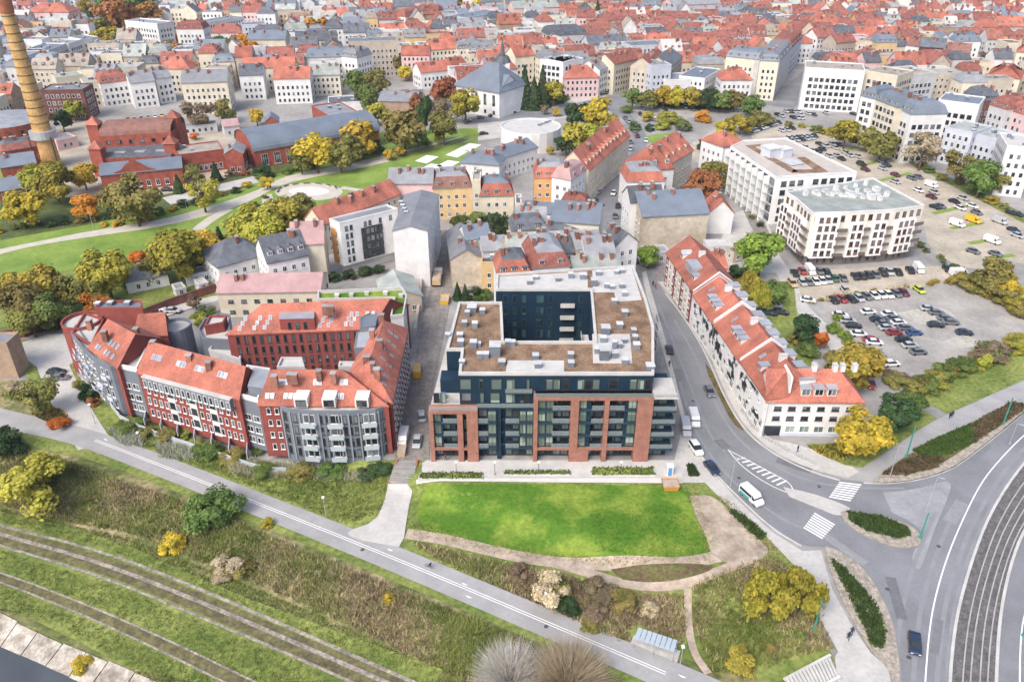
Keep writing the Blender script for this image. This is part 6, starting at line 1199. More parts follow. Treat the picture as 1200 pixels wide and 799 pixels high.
trees = {
 'in the row along the garden edge of the park': [(20, 358, 52, 'olive'), (50, 335, 48, 'goldolive'), (92, 336, 46, 'olive', 'open'), (122, 318, 54, 'goldolive'), (205, 298, 60, 'goldolive'), (236, 290, 44, 'gold'), (163, 303, 20, 'orange'), (60, 364, 40, 'green'), (112, 352, 32, 'orange', 'open'), (258, 283, 24, 'dark', 'conifer', 1.6), (10, 335, 34, 'goldolive'), (35, 375, 36, 'olive'), (150, 325, 30, 'green', 'bush'), (180, 315, 30, 'olive'), (225, 312, 26, 'dark', 'bush'), (85, 375, 30, 'green', 'bush')],
 'in the pale grove above the dark roofed white house': [(300, 264, 50, 'ygreen'), (332, 256, 46, 'ygreen'), (347, 246, 38, 'olive'), (280, 272, 40, 'ygreen'), (312, 280, 42, 'ygreen'), (355, 262, 30, 'goldolive')],
 'by the old gasworks and the park road': [(28, 240, 42, 'gold'), (62, 212, 44, 'goldolive'), (44, 208, 34, 'ygreen'), (100, 241, 28, 'orange'), (155, 232, 54, 'olive'), (97, 205, 28, 'gold'), (122, 232, 26, 'olive', 'open'), (236, 224, 40, 'goldolive', 'open'), (208, 214, 14, 'dark', 'conifer', 1.6), (252, 200, 15, 'dark', 'conifer', 1.5), (312, 214, 14, 'gold'), (225, 205, 30, 'olive', 'open'), (308, 200, 22, 'dark', 'bush'), (370, 176, 42, 'gold'), (398, 182, 32, 'olive'), (352, 186, 28, 'olive'), (85, 128, 22, 'ygreen'), (72, 140, 22, 'dark'), (20, 120, 18, 'dark'), (268, 142, 18, 'dark'), (232, 130, 36, 'brown', 'open'), (262, 128, 24, 'olive'), (300, 136, 18, 'gold'), (228, 160, 12, 'orange', 'bush')],
 'beside the park path below the church': [(423, 160, 40, 'gold'), (408, 170, 34, 'olive'), (473, 150, 46, 'olive'), (497, 133, 17, 'dark', 'poplar', 2.6), (487, 124, 16, 'rust', 'poplar', 1.8), (520, 147, 36, 'olive'), (545, 122, 36, 'goldolive'), (523, 106, 32, 'rust'), (455, 181, 11, 'gold'), (469, 177, 11, 'gold'), (479, 168, 10, 'gold'), (513, 162, 10, 'gold'), (442, 132, 24, 'ygreen'), (432, 114, 30, 'green'), (418, 95, 26, 'green'), (440, 96, 28, 'olive'), (475, 85, 16, 'gold'), (470, 74, 22, 'olive'), (510, 125, 30, 'brown', 'open'), (490, 165, 26, 'green', 'bush'), (440, 172, 24, 'dark', 'bush'), (340, 105, 14, 'dark', 'poplar', 1.5)],
 'round the plaza and the churchyard': [(703, 131, 34, 'gold'), (690, 137, 26, 'gold'), (676, 134, 28, 'dark'), (674, 160, 34, 'ygreen'), (664, 168, 24, 'dark'), (615, 101, 23, 'dark', 'conifer', 2.0), (636, 100, 21, 'dark', 'conifer', 2.1), (626, 108, 22, 'dark', 'conifer', 1.6), (605, 112, 18, 'dark', 'bush', 1.3), (655, 114, 22, 'green', 'bush', 1.2), (649, 108, 26, 'goldolive'), (624, 118, 20, 'green', 'bush'), (645, 176, 9, 'gold'), (638, 128, 10, 'brown'), (652, 131, 9, 'gold'), (715, 145, 22, 'goldolive'), (690, 155, 22, 'ygreen'), (745, 148, 16, 'green', 'bush'), (775, 146, 18, 'ygreen', 'bush'), (762, 150, 12, 'dark', 'bush'), (735, 128, 14, 'green', 'bush')],
 'along the car park hedge behind the plaza': [(742, 114, 22, 'green'), (758, 116, 22, 'olive'), (778, 112, 24, 'gold'), (795, 113, 24, 'gold'), (812, 114, 24, 'goldolive'), (830, 115, 24, 'dark'), (846, 116, 24, 'green'), (862, 117, 22, 'olive'), (768, 118, 20, 'dark', 'bush'), (786, 119, 20, 'green', 'bush'), (804, 119, 20, 'dark', 'bush'), (822, 120, 20, 'dark', 'bush'), (838, 120, 20, 'dark', 'bush'), (855, 121, 20, 'green', 'bush'), (875, 127, 12, 'orange'), (760, 137, 18, 'ygreen', 'bush'), (785, 138, 24, 'ygreen', 'bush'), (800, 148, 20, 'green', 'bush'), (825, 136, 22, 'orange', 'bush'), (882, 124, 24, 'green'), (868, 148, 34, 'goldolive', 'bush'), (850, 152, 28, 'gold', 'bush'), (890, 140, 26, 'olive', 'bush')],
 'between the street houses and the sawtooth block': [(823, 214, 38, 'rust'), (838, 204, 30, 'olive'), (812, 226, 22, 'goldolive'), (825, 170, 18, 'dark', 'bush'), (836, 178, 14, 'dark', 'bush'), (760, 300, 24, 'bright')],
 'behind the long white terrace': [(893, 295, 50, 'bright'), (876, 332, 34, 'ygreen', 'willow'), (888, 345, 28, 'ygreen', 'willow'), (907, 342, 26, 'green'), (895, 355, 22, 'green', 'bush'), (864, 320, 20, 'dark'), (945, 384, 32, 'dark'), (932, 395, 22, 'olive', 'bush'), (963, 398, 15, 'orange', 'poplar', 1.6), (1003, 428, 58, 'goldolive'), (978, 424, 28, 'olive'), (948, 410, 24, 'green', 'bush'), (975, 385, 14, 'bright', 'bush'), (983, 372, 12, 'bright', 'bush')],
 'on the verge by the road bend': [(1012, 507, 54, 'gold'), (1050, 484, 42, 'dark'), (1066, 472, 32, 'green')],
 'along the fence of the sandy car park': [(1083, 173, 42, 'straw', 'open'), (1130, 190, 42, 'olive', 'open'), (1152, 208, 38, 'green'), (1168, 212, 24, 'olive'), (1035, 168, 32, 'olive'), (1020, 162, 26, 'olive'), (992, 155, 30, 'goldolive'), (1055, 178, 18, 'goldolive', 'bush'), (1165, 322, 40, 'olive'), (1186, 336, 26, 'gold'), (1150, 330, 28, 'green', 'bush'), (1195, 350, 24, 'goldolive', 'bush')],
 'among the far houses': [(135, 16, 40, 'rust'), (118, 32, 22, 'olive'), (148, 6, 36, 'green'), (128, 42, 22, 'gold'), (140, 48, 24, 'olive'), (116, 45, 20, 'goldolive'), (158, 66, 20, 'orange'), (200, 58, 20, 'olive'), (210, 50, 22, 'orange'), (225, 62, 22, 'green'), (255, 56, 28, 'green'), (282, 54, 30, 'orange'), (300, 58, 20, 'goldolive'), (66, 39, 14, 'orange'), (48, 30, 18, 'green'), (25, 20, 18, 'rust'), (370, 35, 30, 'orange'), (560, 3, 30, 'gold'), (585, 4, 26, 'gold'), (530, 3, 30, 'goldolive'), (508, 2, 20, 'gold'), (700, 14, 14, 'dark', 'conifer', 1.9), (722, 22, 8, 'dark', 'conifer', 1.6), (1070, 37, 22, 'orange'), (1130, 88, 30, 'brown', 'open'), (1145, 78, 26, 'brown', 'open'), (1120, 98, 24, 'brown', 'open'), (1158, 68, 20, 'brown', 'open'), (640, 24, 18, 'olive'), (100, 8, 18, 'goldolive'), (108, 14, 14, 'dark'), (235, 10, 18, 'olive'), (278, 12, 18, 'olive'), (250, 14, 20, 'gold'), (85, 18, 16, 'rust'), (175, 18, 30, 'rust'), (460, 22, 12, 'green'), (178, 62, 26, 'olive'), (190, 72, 24, 'olive'), (205, 64, 26, 'orange'), (218, 68, 24, 'goldolive'), (236, 66, 26, 'green'), (248, 62, 26, 'bright'), (268, 60, 28, 'olive'), (292, 62, 30, 'orange'), (312, 64, 24, 'goldolive'), (325, 66, 18, 'olive'), (125, 54, 22, 'gold'), (138, 58, 22, 'goldolive'), (150, 56, 20, 'olive'), (112, 58, 20, 'olive'), (160, 72, 18, 'orange'), (128, 26, 26, 'rust'), (155, 22, 26, 'orange'), (168, 8, 30, 'green'), (125, 4, 26, 'green'), (170, 64, 20, 'green')],
 'on the grassy bank by the promenade': [(42, 566, 74, 'ygreen', 'open', .8), (36, 556, 52, 'ygreen', 'bush', 1.2), (8, 517, 42, 'dark', 'bush', 1.1), (247, 598, 58, 'green', 'bush', 1.0), (200, 638, 30, 'gold', 'bush'), (268, 660, 34, 'straw', 'open', .6), (282, 668, 34, 'olive', 'bush', .7), (260, 672, 24, 'straw', 'bush', .6), (313, 613, 16, 'gold', 'bush'), (456, 702, 16, 'gold', 'bush'), (40, 462, 54, 'olive', 'open', .9), (102, 790, 28, 'gold', 'bush'), (70, 497, 26, 'orange', 'bush', .7), (598, 784, 64, 'grey', 'twig', 1.2), (665, 788, 78, 'straw', 'twig', 1.0), (15, 455, 20, 'straw', 'bush')],
 'on the slope above the promenade': [(648, 690, 46, 'straw', 'open', .8), (654, 694, 30, 'ygreen', 'bush'), (664, 712, 28, 'dark', 'bush'), (700, 690, 34, 'brown', 'bush', .7), (903, 698, 54, 'ygreen', 'willow', 1.0), (934, 696, 58, 'ygreen', 'willow', 1.0), (868, 772, 38, 'ygreen', 'bush', .9), (940, 745, 14, 'green', 'bush'), (905, 760, 16, 'olive', 'bush'), (700, 720, 30, 'brown', 'bush', .7), (730, 705, 34, 'olive', 'bush', .6), (760, 715, 26, 'straw', 'bush', .6), (610, 672, 30, 'brown', 'bush', .7), (690, 735, 24, 'olive', 'bush', .5)],
 'in the front gardens of the housing block': [(104, 460, 26, 'dark', 'bush'), (110, 470, 16, 'rust', 'bush'), (145, 500, 26, 'green', 'bush', .6), (195, 512, 28, 'olive', 'bush', .6), (240, 528, 34, 'green', 'bush', .6), (270, 534, 34, 'olive', 'bush', .6), (310, 550, 30, 'green', 'bush', .6), (350, 553, 32, 'olive', 'bush', .6), (385, 552, 30, 'green', 'bush', .6), (430, 553, 30, 'dark', 'bush', .6), (448, 550, 24, 'dark', 'bush', .6), (170, 505, 24, 'olive', 'bush', .6), (218, 507, 16, 'bright', 'bush'), (273, 516, 12, 'bright', 'bush'), (300, 528, 14, 'green', 'bush'), (165, 495, 16, 'green', 'bush'), (92, 452, 16, 'olive', 'bush')],
 'in the shrub court behind the navy block': [(536, 340, 12, 'dark', 'conifer', 1.9), (545, 342, 12, 'dark', 'conifer', 1.7), (556, 345, 20, 'dark', 'bush', 1.2), (566, 346, 18, 'green', 'bush', 1.2), (540, 262, 20, 'green'), (560, 258, 22, 'green'), (580, 262, 24, 'dark'), (596, 262, 20, 'dark'), (350, 326, 16, 'dark', 'bush'), (370, 325, 16, 'dark', 'bush'), (390, 325, 16, 'dark', 'bush'), (410, 322, 16, 'dark', 'bush'), (428, 318, 16, 'dark', 'bush'), (445, 316, 16, 'dark', 'bush'), (228, 352, 18, 'brown', 'open'), (232, 375, 22, 'ygreen', 'bush'), (240, 366, 20, 'green', 'bush')]}
for where, lst in trees.items():
    for t in lst: tree(t[0], t[1], t[2], t[3], where, t[4] if len(t) > 4 else 'round', t[5] if len(t) > 5 else 1.0)
def lerp_px(pts, n):
    out = []; tot = sum(math.dist(a, b) for a, b in zip(pts, pts[1:]))
    for i in range(n):
        u = tot * i / max(1, n - 1)
        for a, b in zip(pts, pts[1:]):
            l = math.dist(a, b)
            if u <= l + 1e-6: out.append((a[0] + (b[0] - a[0]) * u / l, a[1] + (b[1] - a[1]) * u / l)); break
            u -= l
    return out
rr_ = random.Random(5)
for pts, n, w, cols, where in (([(1046, 440), (1075, 455), (1110, 436), (1150, 420), (1200, 400)], 30, 24, ['green', 'olive', 'ygreen', 'green', 'brown'], 'in the hedge bank below the gravel car park'), ([(1130, 326), (1150, 335), (1175, 345), (1200, 362)], 10, 26, ['green', 'olive', 'goldolive'], 'in the hedge right of the gravel car park'), ([(950, 352), (1000, 343), (1060, 336), (1120, 327)], 16, 9, ['straw', 'olive', 'goldolive'], 'in the dry strip between the two car parks'),
        ([(925, 146), (985, 158), (1050, 180), (1120, 212), (1180, 240)], 18, 12, ['green', 'goldolive', 'olive'], 'along the fence of the sandy car park, low'), ([(0, 268), (60, 262), (120, 255), (185, 247), (262, 228), (300, 210), (330, 200), (440, 175)], 30, 12, ['green', 'olive', 'dark', 'gold'], 'in the clipped bank along the park path'), ([(125, 262), (150, 259), (182, 255)], 7, 10, ['gold', 'ygreen'], 'in the yellow hedge beside the park path'), ([(268, 262), (285, 250), (300, 240), (312, 232)], 5, 9, ['green', 'goldolive'], 'below the round plaza'), ([(975, 380), (985, 392), (995, 400)], 4, 12, ['green', 'bright'], 'beside the lane to the car park'), ([(255, 205), (285, 205), (310, 200)], 6, 9, ['rust', 'brown'], 'by the gasworks fence'), ([(1080, 288), (1100, 300), (1115, 312)], 5, 10, ['green', 'olive'], 'by the white block lawn'), ([(870, 232), (885, 255), (895, 275)], 5, 8, ['dark', 'green'], 'along the sawtooth block lane')):
    for x, y in lerp_px(pts, n): tree(x + rr_.uniform(-4, 4), y + rr_.uniform(-2, 2), w * rr_.uniform(.8, 1.3), rr_.choice(cols), where, 'bush', rr_.uniform(.7, 1))
# ---------------------------------------------------------------- ground cover and tall grass
def scatter(name, poly_px, n, h, wd, mats, label, seed=1, avoid=None, dens=None, lean=.5):
    r = random.Random(seed); w = [PT(*p) for p in poly_px]; x0, x1 = min(p.x for p in w), max(p.x for p in w); y0, y1 = min(p.y for p in w), max(p.y for p in w); b = MB(); k = 0; tries = 0
    av = [[PT(*p) for p in a] for a in (avoid or [])]
    while k < n and tries < n * 6:
        tries += 1; p = Vector((r.uniform(x0, x1), r.uniform(y0, y1)))
        if not inside(p, w) or any(inside(p, a) for a in av): continue
        k += 1; z = H(p.x, p.y) + .04; mi = r.randrange(len(mats)) if dens is None else dens(p, r); s = r.uniform(.6, 1.4)
        for j in range(4):
            t = r.uniform(0, 6.283); q = Vector((p.x + r.uniform(-.3, .3), p.y + r.uniform(-.3, .3))); u = Vector((math.cos(t), math.sin(t))) * wd * s; e = Vector((r.gauss(0, lean), r.gauss(0, lean))) * h
            b.poly([V3(q - u, z), V3(q + u, z), V3(q + e, z + h * s * r.uniform(.6, 1.2))], mi)
    return b.build(name, mats, None, label=label, cat='grass', kind='stuff')
GRM = [mat('blade_green', (.17, .25, .05), var=.3, scale=.15, col2=(.28, .32, .09), rnd=0, transl=.2), mat('blade_straw', (.46, .38, .23), var=.25, scale=.3, transl=.2), mat('blade_brown', (.28, .21, .13), var=.3, scale=.3, transl=.2), mat('blade_olive', (.24, .25, .08), var=.3, scale=.3, transl=.2)]
from mathutils import noise as _ns
def dn(p, r):
    v = _ns.noise(Vector((p.x * .07, p.y * .07, 3))) + r.gauss(0, .22)
    return 0 if v < -.18 else 3 if v < .0 else 1 if v < .28 else 2
scatter('meadow_grass', [(0, 525), (90, 545), (200, 582), (300, 622), (420, 672), (560, 728), (740, 805), (560, 805), (420, 738), (300, 684), (150, 624), (0, 592)], 17000, .6, .10, GRM, 'tall dry meadow grass on the bank below the promenade', 3, dens=dn)
scatter('meadow_grass', [(0, 596), (160, 630), (330, 702), (560, 805), (180, 800), (60, 728), (0, 715)], 9000, .32, .08, [GRM[0], GRM[0], GRM[3]], 'short green grass on the river side around the gravel ruts', 4, avoid=[[(0, 612), (120, 641), (240, 690), (360, 742), (510, 808), (420, 808), (340, 774), (240, 732), (120, 682), (0, 645)], [(0, 667), (100, 705), (200, 748), (312, 806), (272, 806), (190, 768), (100, 726), (0, 686)]])
scatter('meadow_grass', [(484, 636), (600, 664), (650, 672), (700, 688), (740, 698), (800, 694), (804, 740), (792, 776), (700, 740), (600, 694), (510, 655)], 4200, .7, .11, GRM, 'brown and green scrub grass above the promenade shelter', 5, dens=dn, avoid=[[(735, 738), (748, 732), (802, 758), (798, 790), (735, 765)]])
scatter('meadow_grass', [(812, 690), (850, 672), (905, 652), (955, 690), (958, 724), (975, 760), (905, 780), (835, 790), (815, 745)], 3800, .7, .11, GRM, 'scrub grass round the willow by the wide pavement', 6, dens=dn)
scatter('meadow_grass', [(125, 508), (150, 498), (300, 545), (455, 550), (448, 600), (405, 614), (300, 572), (160, 519)], 3800, .45, .10, [GRM[0], GRM[3], GRM[0]], 'long grass before the brick housing block', 7)
scatter('pale_reed_grass', [(128, 503), (170, 512), (165, 525), (140, 520)], 500, 1.1, .08, [mat('reed', (.38, .40, .30), var=.15)], 'pale silver ornamental grass clump next to the promenade lamp', 8)
scatter('pale_reed_grass', [(182, 520), (222, 524), (228, 540), (190, 538)], 500, 1.1, .08, [MATS['reed']], 'pale silver ornamental grass clump in the middle bed', 9)
scatter('pale_reed_grass', [(265, 545), (300, 542), (380, 550), (440, 560), (430, 566), (330, 560), (275, 558)], 1500, 1.1, .08, [MATS['reed'], mat('reed_yellow', (.42, .38, .22), var=.15)], 'long pale ornamental grass border before the grey bay', 10)
HG_ = [mat('hedge_green', (.075, .13, .03), var=.3, scale=1, transl=.15), mat('hedge_dark', (.05, .085, .03), var=.3, scale=1, transl=.15), mat('hedge_brown', (.18, .12, .075), var=.3, scale=1, transl=.15)]
for k, (q, lab, ms) in enumerate((([(994, 601), (1030, 605), (1062, 618), (1066, 628), (1050, 631), (1015, 622), (996, 610)], 'low clipped hedge on the oval traffic island', HG_[:2]), ([(973, 655), (990, 668), (1010, 689), (1027, 711), (1036, 739), (1035, 759), (1022, 759), (1012, 734), (995, 699)], 'long low hedge on the curved traffic island', HG_[:2]), ([(1070, 528), (1100, 513), (1138, 497), (1140, 520), (1105, 535), (1080, 534)], 'green groundcover in the middle of the roadside bed', HG_[:1]), ([(1034, 556), (1060, 540), (1080, 535), (1105, 537), (1098, 548), (1060, 557)], 'brown groundcover at the near end of the roadside bed', [HG_[2], HG_[2], HG_[1]]), ([(1140, 497), (1185, 472), (1200, 475), (1200, 480), (1140, 520)], 'brown groundcover at the far end of the roadside bed', [HG_[2], HG_[2], HG_[1]]),
        ([(35, 470), (75, 482), (80, 495), (66, 500), (40, 488)], 'orange flecked flower bed beside the paved entrance', [mat('flower_orange', (.42, .24, .10), var=.3), HG_[0]]), ([(948, 524), (985, 521), (1000, 530), (985, 540), (960, 532)], 'yellow leaf litter and groundcover beside the white corner', [mat('litter_yellow', (.42, .30, .05), var=.3), HG_[0]]), ([(860, 598), (880, 612), (897, 628), (890, 634), (872, 618), (856, 602)], 'dark planted strip beside the pavement', [HG_[1], HG_[0]]), ([(806, 545), (812, 546), (818, 558), (808, 558)], 'small dark planted triangle by the pavement', [HG_[1]]))):
    scatter('groundcover', q, 1500 if k < 5 else 500, .55, .16, ms, lab, 20 + k, lean=.3)
scatter('lawn_grass', [(496, 570), (640, 568), (806, 572), (822, 605), (833, 640), (820, 656), (740, 658), (640, 655), (560, 642), (492, 622), (488, 600)], 9000, .16, .05, [mat('lawn_blade', (.11, .25, .025), var=.25, scale=.10, col2=(.32, .38, .07), transl=.2), mat('lawn_blade_dark', (.07, .17, .02), var=.2, transl=.2)], 'short bright lawn grass before the navy block', 30)
scatter('edge_grass', [(486, 610), (560, 634), (640, 647), (740, 651), (826, 648), (838, 656), (830, 662), (740, 661), (640, 658), (560, 646), (482, 626)], 1500, .3, .08, [GRM[0], GRM[0], GRM[3]], 'ragged grass fringe between the bright lawn and the dirt path', 31)
scatter('edge_grass', [(800, 572), (815, 576), (826, 604), (838, 640), (832, 655), (824, 640), (815, 606)], 700, .3, .08, [GRM[0], GRM[3], GRM[1]], 'ragged grass fringe between the bright lawn and the bare soil', 32)
scatter('edge_grass', [(836, 578), (852, 585), (890, 620), (912, 646), (905, 656), (880, 632), (855, 602)], 700, .3, .09, [GRM[2], GRM[3], GRM[1]], 'dry grass fringe on the pavement side of the bare soil', 33)
scatter('lawn_grass', [(690, 600), (740, 590), (790, 592), (822, 620), (830, 648), (760, 652), (700, 645)], 6000, .22, .06, [MATS['lawn_blade_dark'], mat('lawn_blade_deep', (.05, .14, .018), var=.2, transl=.2)], 'deep green patch of longer grass in the bright lawn', 40)
for k_, (x_, y_, a_, b_) in enumerate(((560, 590, 26, 9), (635, 612, 30, 8), (600, 580, 34, 6), (700, 580, 40, 6), (530, 612, 18, 6))): scatter('worn_grass', [(x_ + a_ * math.cos(t * .5236), y_ + b_ * math.sin(t * .5236)) for t in range(12)], 420, .13, .07, [mat('worn_blade', (.44, .40, .18), var=.25, transl=.2), MATS['lawn_blade']], ['worn yellowish grass patch on the lawn near the left brick frame', 'widest worn pale patch in the middle of the lawn', 'worn strip of grass along the pale pavement, left', 'worn strip of grass along the pale pavement, right', 'small worn patch of lawn by the white path'][k_], 41 + k_)
scatter('bank_weeds', [(0, 748), (40, 760), (95, 795), (80, 799), (0, 756)], 160, .5, .1, [GRM[1], GRM[3]], 'straw coloured weeds at the foot of the bank slabs', 34)
sheet('flower_bed', [(35, 470), (75, 482), (80, 495), (66, 500), (40, 488)], .14, SOIL)
# ---------------------------------------------------------------- vehicles
TYRE = mat('tyre', (.02, .02, .02), var=.1); RIM = mat('rim', (.35, .36, .38), rough=.4, metal=.6, var=.1); CGL = mat('car_glass', (.02, .025, .03), rough=.05, var=.1, spec=.6); LMP = mat('lamp_lens', (.7, .7, .66), rough=.2, var=.05); TLM = mat('tail_lens', (.35, .02, .02), rough=.2, var=.05)
PAINT = {k: mat('paint_' + k, c, rough=.3, var=.03, spec=.5, coat=.6) for k, c in {'white': (.72, .72, .72), 'silver': (.42, .43, .45), 'grey': (.14, .15, .165), 'black': (.02, .022, .026), 'blue': (.03, .08, .22), 'navy': (.02, .035, .07), 'red': (.32, .03, .03), 'maroon': (.14, .02, .045), 'yellow': (.75, .42, .02), 'lime': (.48, .55, .04), 'green': (.03, .13, .07), 'beige': (.5, .38, .22), 'teal': (.05, .35, .33), 'orange': (.6, .25, .05)}.items()}
def loft(sec, mats, name, mi):   # sections (x, [(y,z)...]) along the length; mi(i,j) picks the slot
    b = MB(); n = len(sec[0][1])
    for x, r in sec: b.v += [(x, y, z) for y, z in r]
    for i in range(len(sec) - 1):
        for j in range(n):
            k = (j + 1) % n; b.f.append((i * n + j, i * n + k, (i + 1) * n + k, (i + 1) * n + j)); b.m.append(mi(i, j))
    b.f.append(tuple(range(n))[::-1]); b.m.append(mi(0, -1)); b.f.append(tuple(range((len(sec) - 1) * n, len(sec) * n))); b.m.append(mi(len(sec) - 2, -1))
    return b.mesh(name, mats)
def ring(w, zb, zs, zt, wt): return [(-w * .92, zb), (w * .92, zb), (w, (zb + zs) / 2), (w * .97, zs), (wt, zt), (-wt, zt), (-w * .97, zs), (-w, (zb + zs) / 2)]
def car_parts(kind):
    if kind == 'van':
        L, w, H_ = 5.2, .97, 2.15; body = [(-2.6, ring(.9, .4, 1.0, 1.9, .8)), (-2.55, ring(.96, .3, 1.05, 2.12, .86)), (1.1, ring(.97, .3, 1.05, 2.15, .86)), (1.75, ring(.97, .3, 1.05, 1.35, .9)), (2.5, ring(.94, .3, .85, 1.0, .82)), (2.62, ring(.85, .4, .65, .8, .7))]
        gl = [(1.02, ring(.985, 1.12, 1.14, 1.98, .885)), (1.12, ring(.985, 1.12, 1.14, 1.98, .885)), (1.72, ring(.96, 1.12, 1.14, 1.42, .915)), (1.78, ring(.9, 1.12, 1.14, 1.36, .86))]; ax = (-1.65, 1.75)
    elif kind == 'suv':
        body = [(-2.2, ring(.8, .42, .8, 1.0, .75)), (-2.12, ring(.92, .35, .95, 1.1, .85)), (-1.0, ring(.94, .3, .98, 1.06, .88)), (1.0, ring(.94, .3, .98, 1.04, .86)), (2.05, ring(.9, .33, .8, .92, .78)), (2.2, ring(.8, .42, .62, .74, .68))]
        gl = [(-2.0, ring(.84, 1.0, 1.04, 1.08, .8)), (-1.7, ring(.88, 1.0, 1.05, 1.62, .68)), (-.2, ring(.88, 1.0, 1.05, 1.68, .7)), (.35, ring(.88, 1.0, 1.05, 1.62, .7)), (1.15, ring(.84, .98, 1.02, 1.05, .78))]; ax = (-1.3, 1.35)
    else:
        body = [(-2.1, ring(.78, .42, .72, .86, .72)), (-2.02, ring(.88, .33, .82, .98, .8)), (-1.2, ring(.9, .27, .85, .95, .84)), (.95, ring(.9, .27, .84, .93, .83)), (1.9, ring(.86, .3, .7, .8, .74)), (2.1, ring(.75, .4, .55, .66, .62))]
        gl = [(-1.75, ring(.8, .9, .93, .97, .74)), (-1.15, ring(.83, .9, .94, 1.4, .62)), (-.2, ring(.84, .9, .94, 1.46, .64)), (.3, ring(.84, .9, .94, 1.4, .64)), (1.15, ring(.8, .88, .91, .94, .74))]; ax = (-1.28, 1.3)
    bm_ = loft(body, [PAINT['white']], 'body', lambda i, j: 0)
    rf = (1, 2) if kind != 'van' else (9,)
    gm = loft(gl, [CGL, PAINT['white']], 'cabin', lambda i, j: 1 if (j == 4 and i in rf) else 0)
    wh = MB(); wh.tube((0, -.1, 0), (0, .1, 0), .31, n=12, mi=0); rm_ = MB(); rm_.tube((0, -.12, 0), (0, .12, 0), .19, n=10)
    lp = MB(); lp.box((0, 0, 0), (.1, .32, .14)); tl = MB(); tl.box((0, 0, 0), (.08, .3, .16))
    return dict(body=bm_, cabin=gm, wheel=wh.mesh('wheel', [TYRE]), rim=rm_.mesh('rim', RIM), head=lp.mesh('headlight', LMP), tail=tl.mesh('tail_light', TLM), ax=ax, w=.8 if kind != 'van' else .85, x1=body[-1][0] - .04, x0=body[0][0] + .03, z=.62 if kind != 'van' else .75)
CARP = {k: car_parts(k) for k in ('hatch', 'suv', 'van')}
CARPOS = []
def car(px, py, hd, col, where, kind='hatch', near=False, world=None, group=None, label=None, name=None, s=1.0):
    p = Vector(world) if world else PT(px, py)
    if isinstance(hd, tuple): q = PT(px + hd[0], py + hd[1]); rz = ang(p, q)
    else: rz = hd
    c = CARP[kind]; z = H(p.x, p.y) + .06; CARPOS.append((p.x, p.y))
    nm = name or ('delivery_van' if kind == 'van' else 'parked_car')
    o = thing(nm, label or f"{col} {'van' if kind == 'van' else 'off-roader' if kind == 'suv' else 'car'} {where}", 'van' if kind == 'van' else 'car', V3(p, z), group or f"{col} {'vans' if kind == 'van' else 'suvs' if kind == 'suv' else 'cars'} {where}", rz)
    def sub(n, me, loc, paint=False, slot=0):
        x = bpy.data.objects.new(n, me); COL.objects.link(x); x.parent = o; x.location = loc
        if paint: x.material_slots[slot].link = 'OBJECT'; x.material_slots[slot].material = PAINT[col]
        return x
    sub('body', c['body'], (0, 0, 0), True)
    sub('cabin', c['cabin'], (0, 0, .003), True, 1)
    for x in c['ax']:
        for y in (-c['w'], c['w']):
            wq = sub('wheel', c['wheel'], (x, y, .31))
            if near: rq = bpy.data.objects.new('rim', c['rim']); COL.objects.link(rq); rq.parent = wq
    if near:
        for y in (-.55, .55): sub('headlight', c['head'], (c['x1'], y, c['z'] - .08)); sub('tail_light', c['tail'], (c['x0'], y, c['z'] + .1))
    return o
K = lambda x, y: (960 + x / 4.99, 300 + y / 4.99)
w1 = 'in the front row of the gravel car park'
for (x, y), c, kd in zip([(80, 268), (130, 262), (185, 262), (228, 256), (275, 246), (318, 242), (360, 238), (400, 236), (448, 230), (490, 225)], ['black', 'red', 'black', 'silver', 'grey', 'white', 'white', 'white', 'grey', 'maroon'], ['hatch'] * 10): px = K(x, y); car(px[0], px[1], (8, 6), c, w1, kd)
px = K(582, 208); car(px[0], px[1], (10, 7), 'lime', w1)
w1 = 'in the middle rows of the gravel car park'
for x, y, c in [(285, 337, 'white'), (405, 350, 'white'), (340, 380, 'navy'), (432, 375, 'grey'), (375, 405, 'grey'), (462, 400, 'white'), (392, 430, 'silver'), (500, 430, 'grey'), (435, 457, 'red'), (552, 460, 'blue'), (490, 497, 'black'), (527, 533, 'silver'), (577, 572, 'grey'), (418, 640, 'white')]: px = K(x, y); car(px[0], px[1], (18, -1), c, w1)
w1 = 'scattered on the open gravel of the car park'
for x, y, c in [(635, 318, 'silver'), (683, 342, 'grey'), (735, 375, 'grey'), (766, 398, 'grey'), (678, 413, 'black'), (845, 458, 'navy'), (165, 388, 'silver'), (197, 418, 'black'), (230, 467, 'white'), (920, 180, 'navy'), (955, 198, 'silver'), (980, 218, 'grey'), (1065, 268, 'white'), (1165, 335, 'grey'), (1195, 355, 'red'), (120, 355, 'white'), (300, 500, 'red'), (320, 515, 'white')]: px = K(x, y); car(px[0], px[1], (18, 1), c, w1)
w1 = 'parked below the white and beige block'
for x, y, c, kd in [(210, 130, 'black', 'hatch'), (250, 128, 'black', 'hatch'), (288, 122, 'black', 'hatch'), (328, 120, 'grey', 'hatch'), (372, 110, 'black', 'suv'), (408, 103, 'silver', 'hatch'), (460, 105, 'black', 'hatch'), (530, 95, 'black', 'hatch'), (578, 88, 'white', 'van'), (745, 85, 'black', 'hatch'), (15, 155, 'white', 'hatch'), (50, 150, 'silver', 'hatch'), (88, 143, 'green', 'hatch'), (138, 140, 'grey', 'hatch'), (150, 210, 'silver', 'hatch')]: px = K(x, y); car(px[0], px[1], (6, 7), c, w1, kd)
px = K(812, 112); car(px[0], px[1], (18, 0), 'white', 'by the hedge between the car parks', 'van')
Q = lambda x, y: (900 + x / 4, 200 + y / 4)
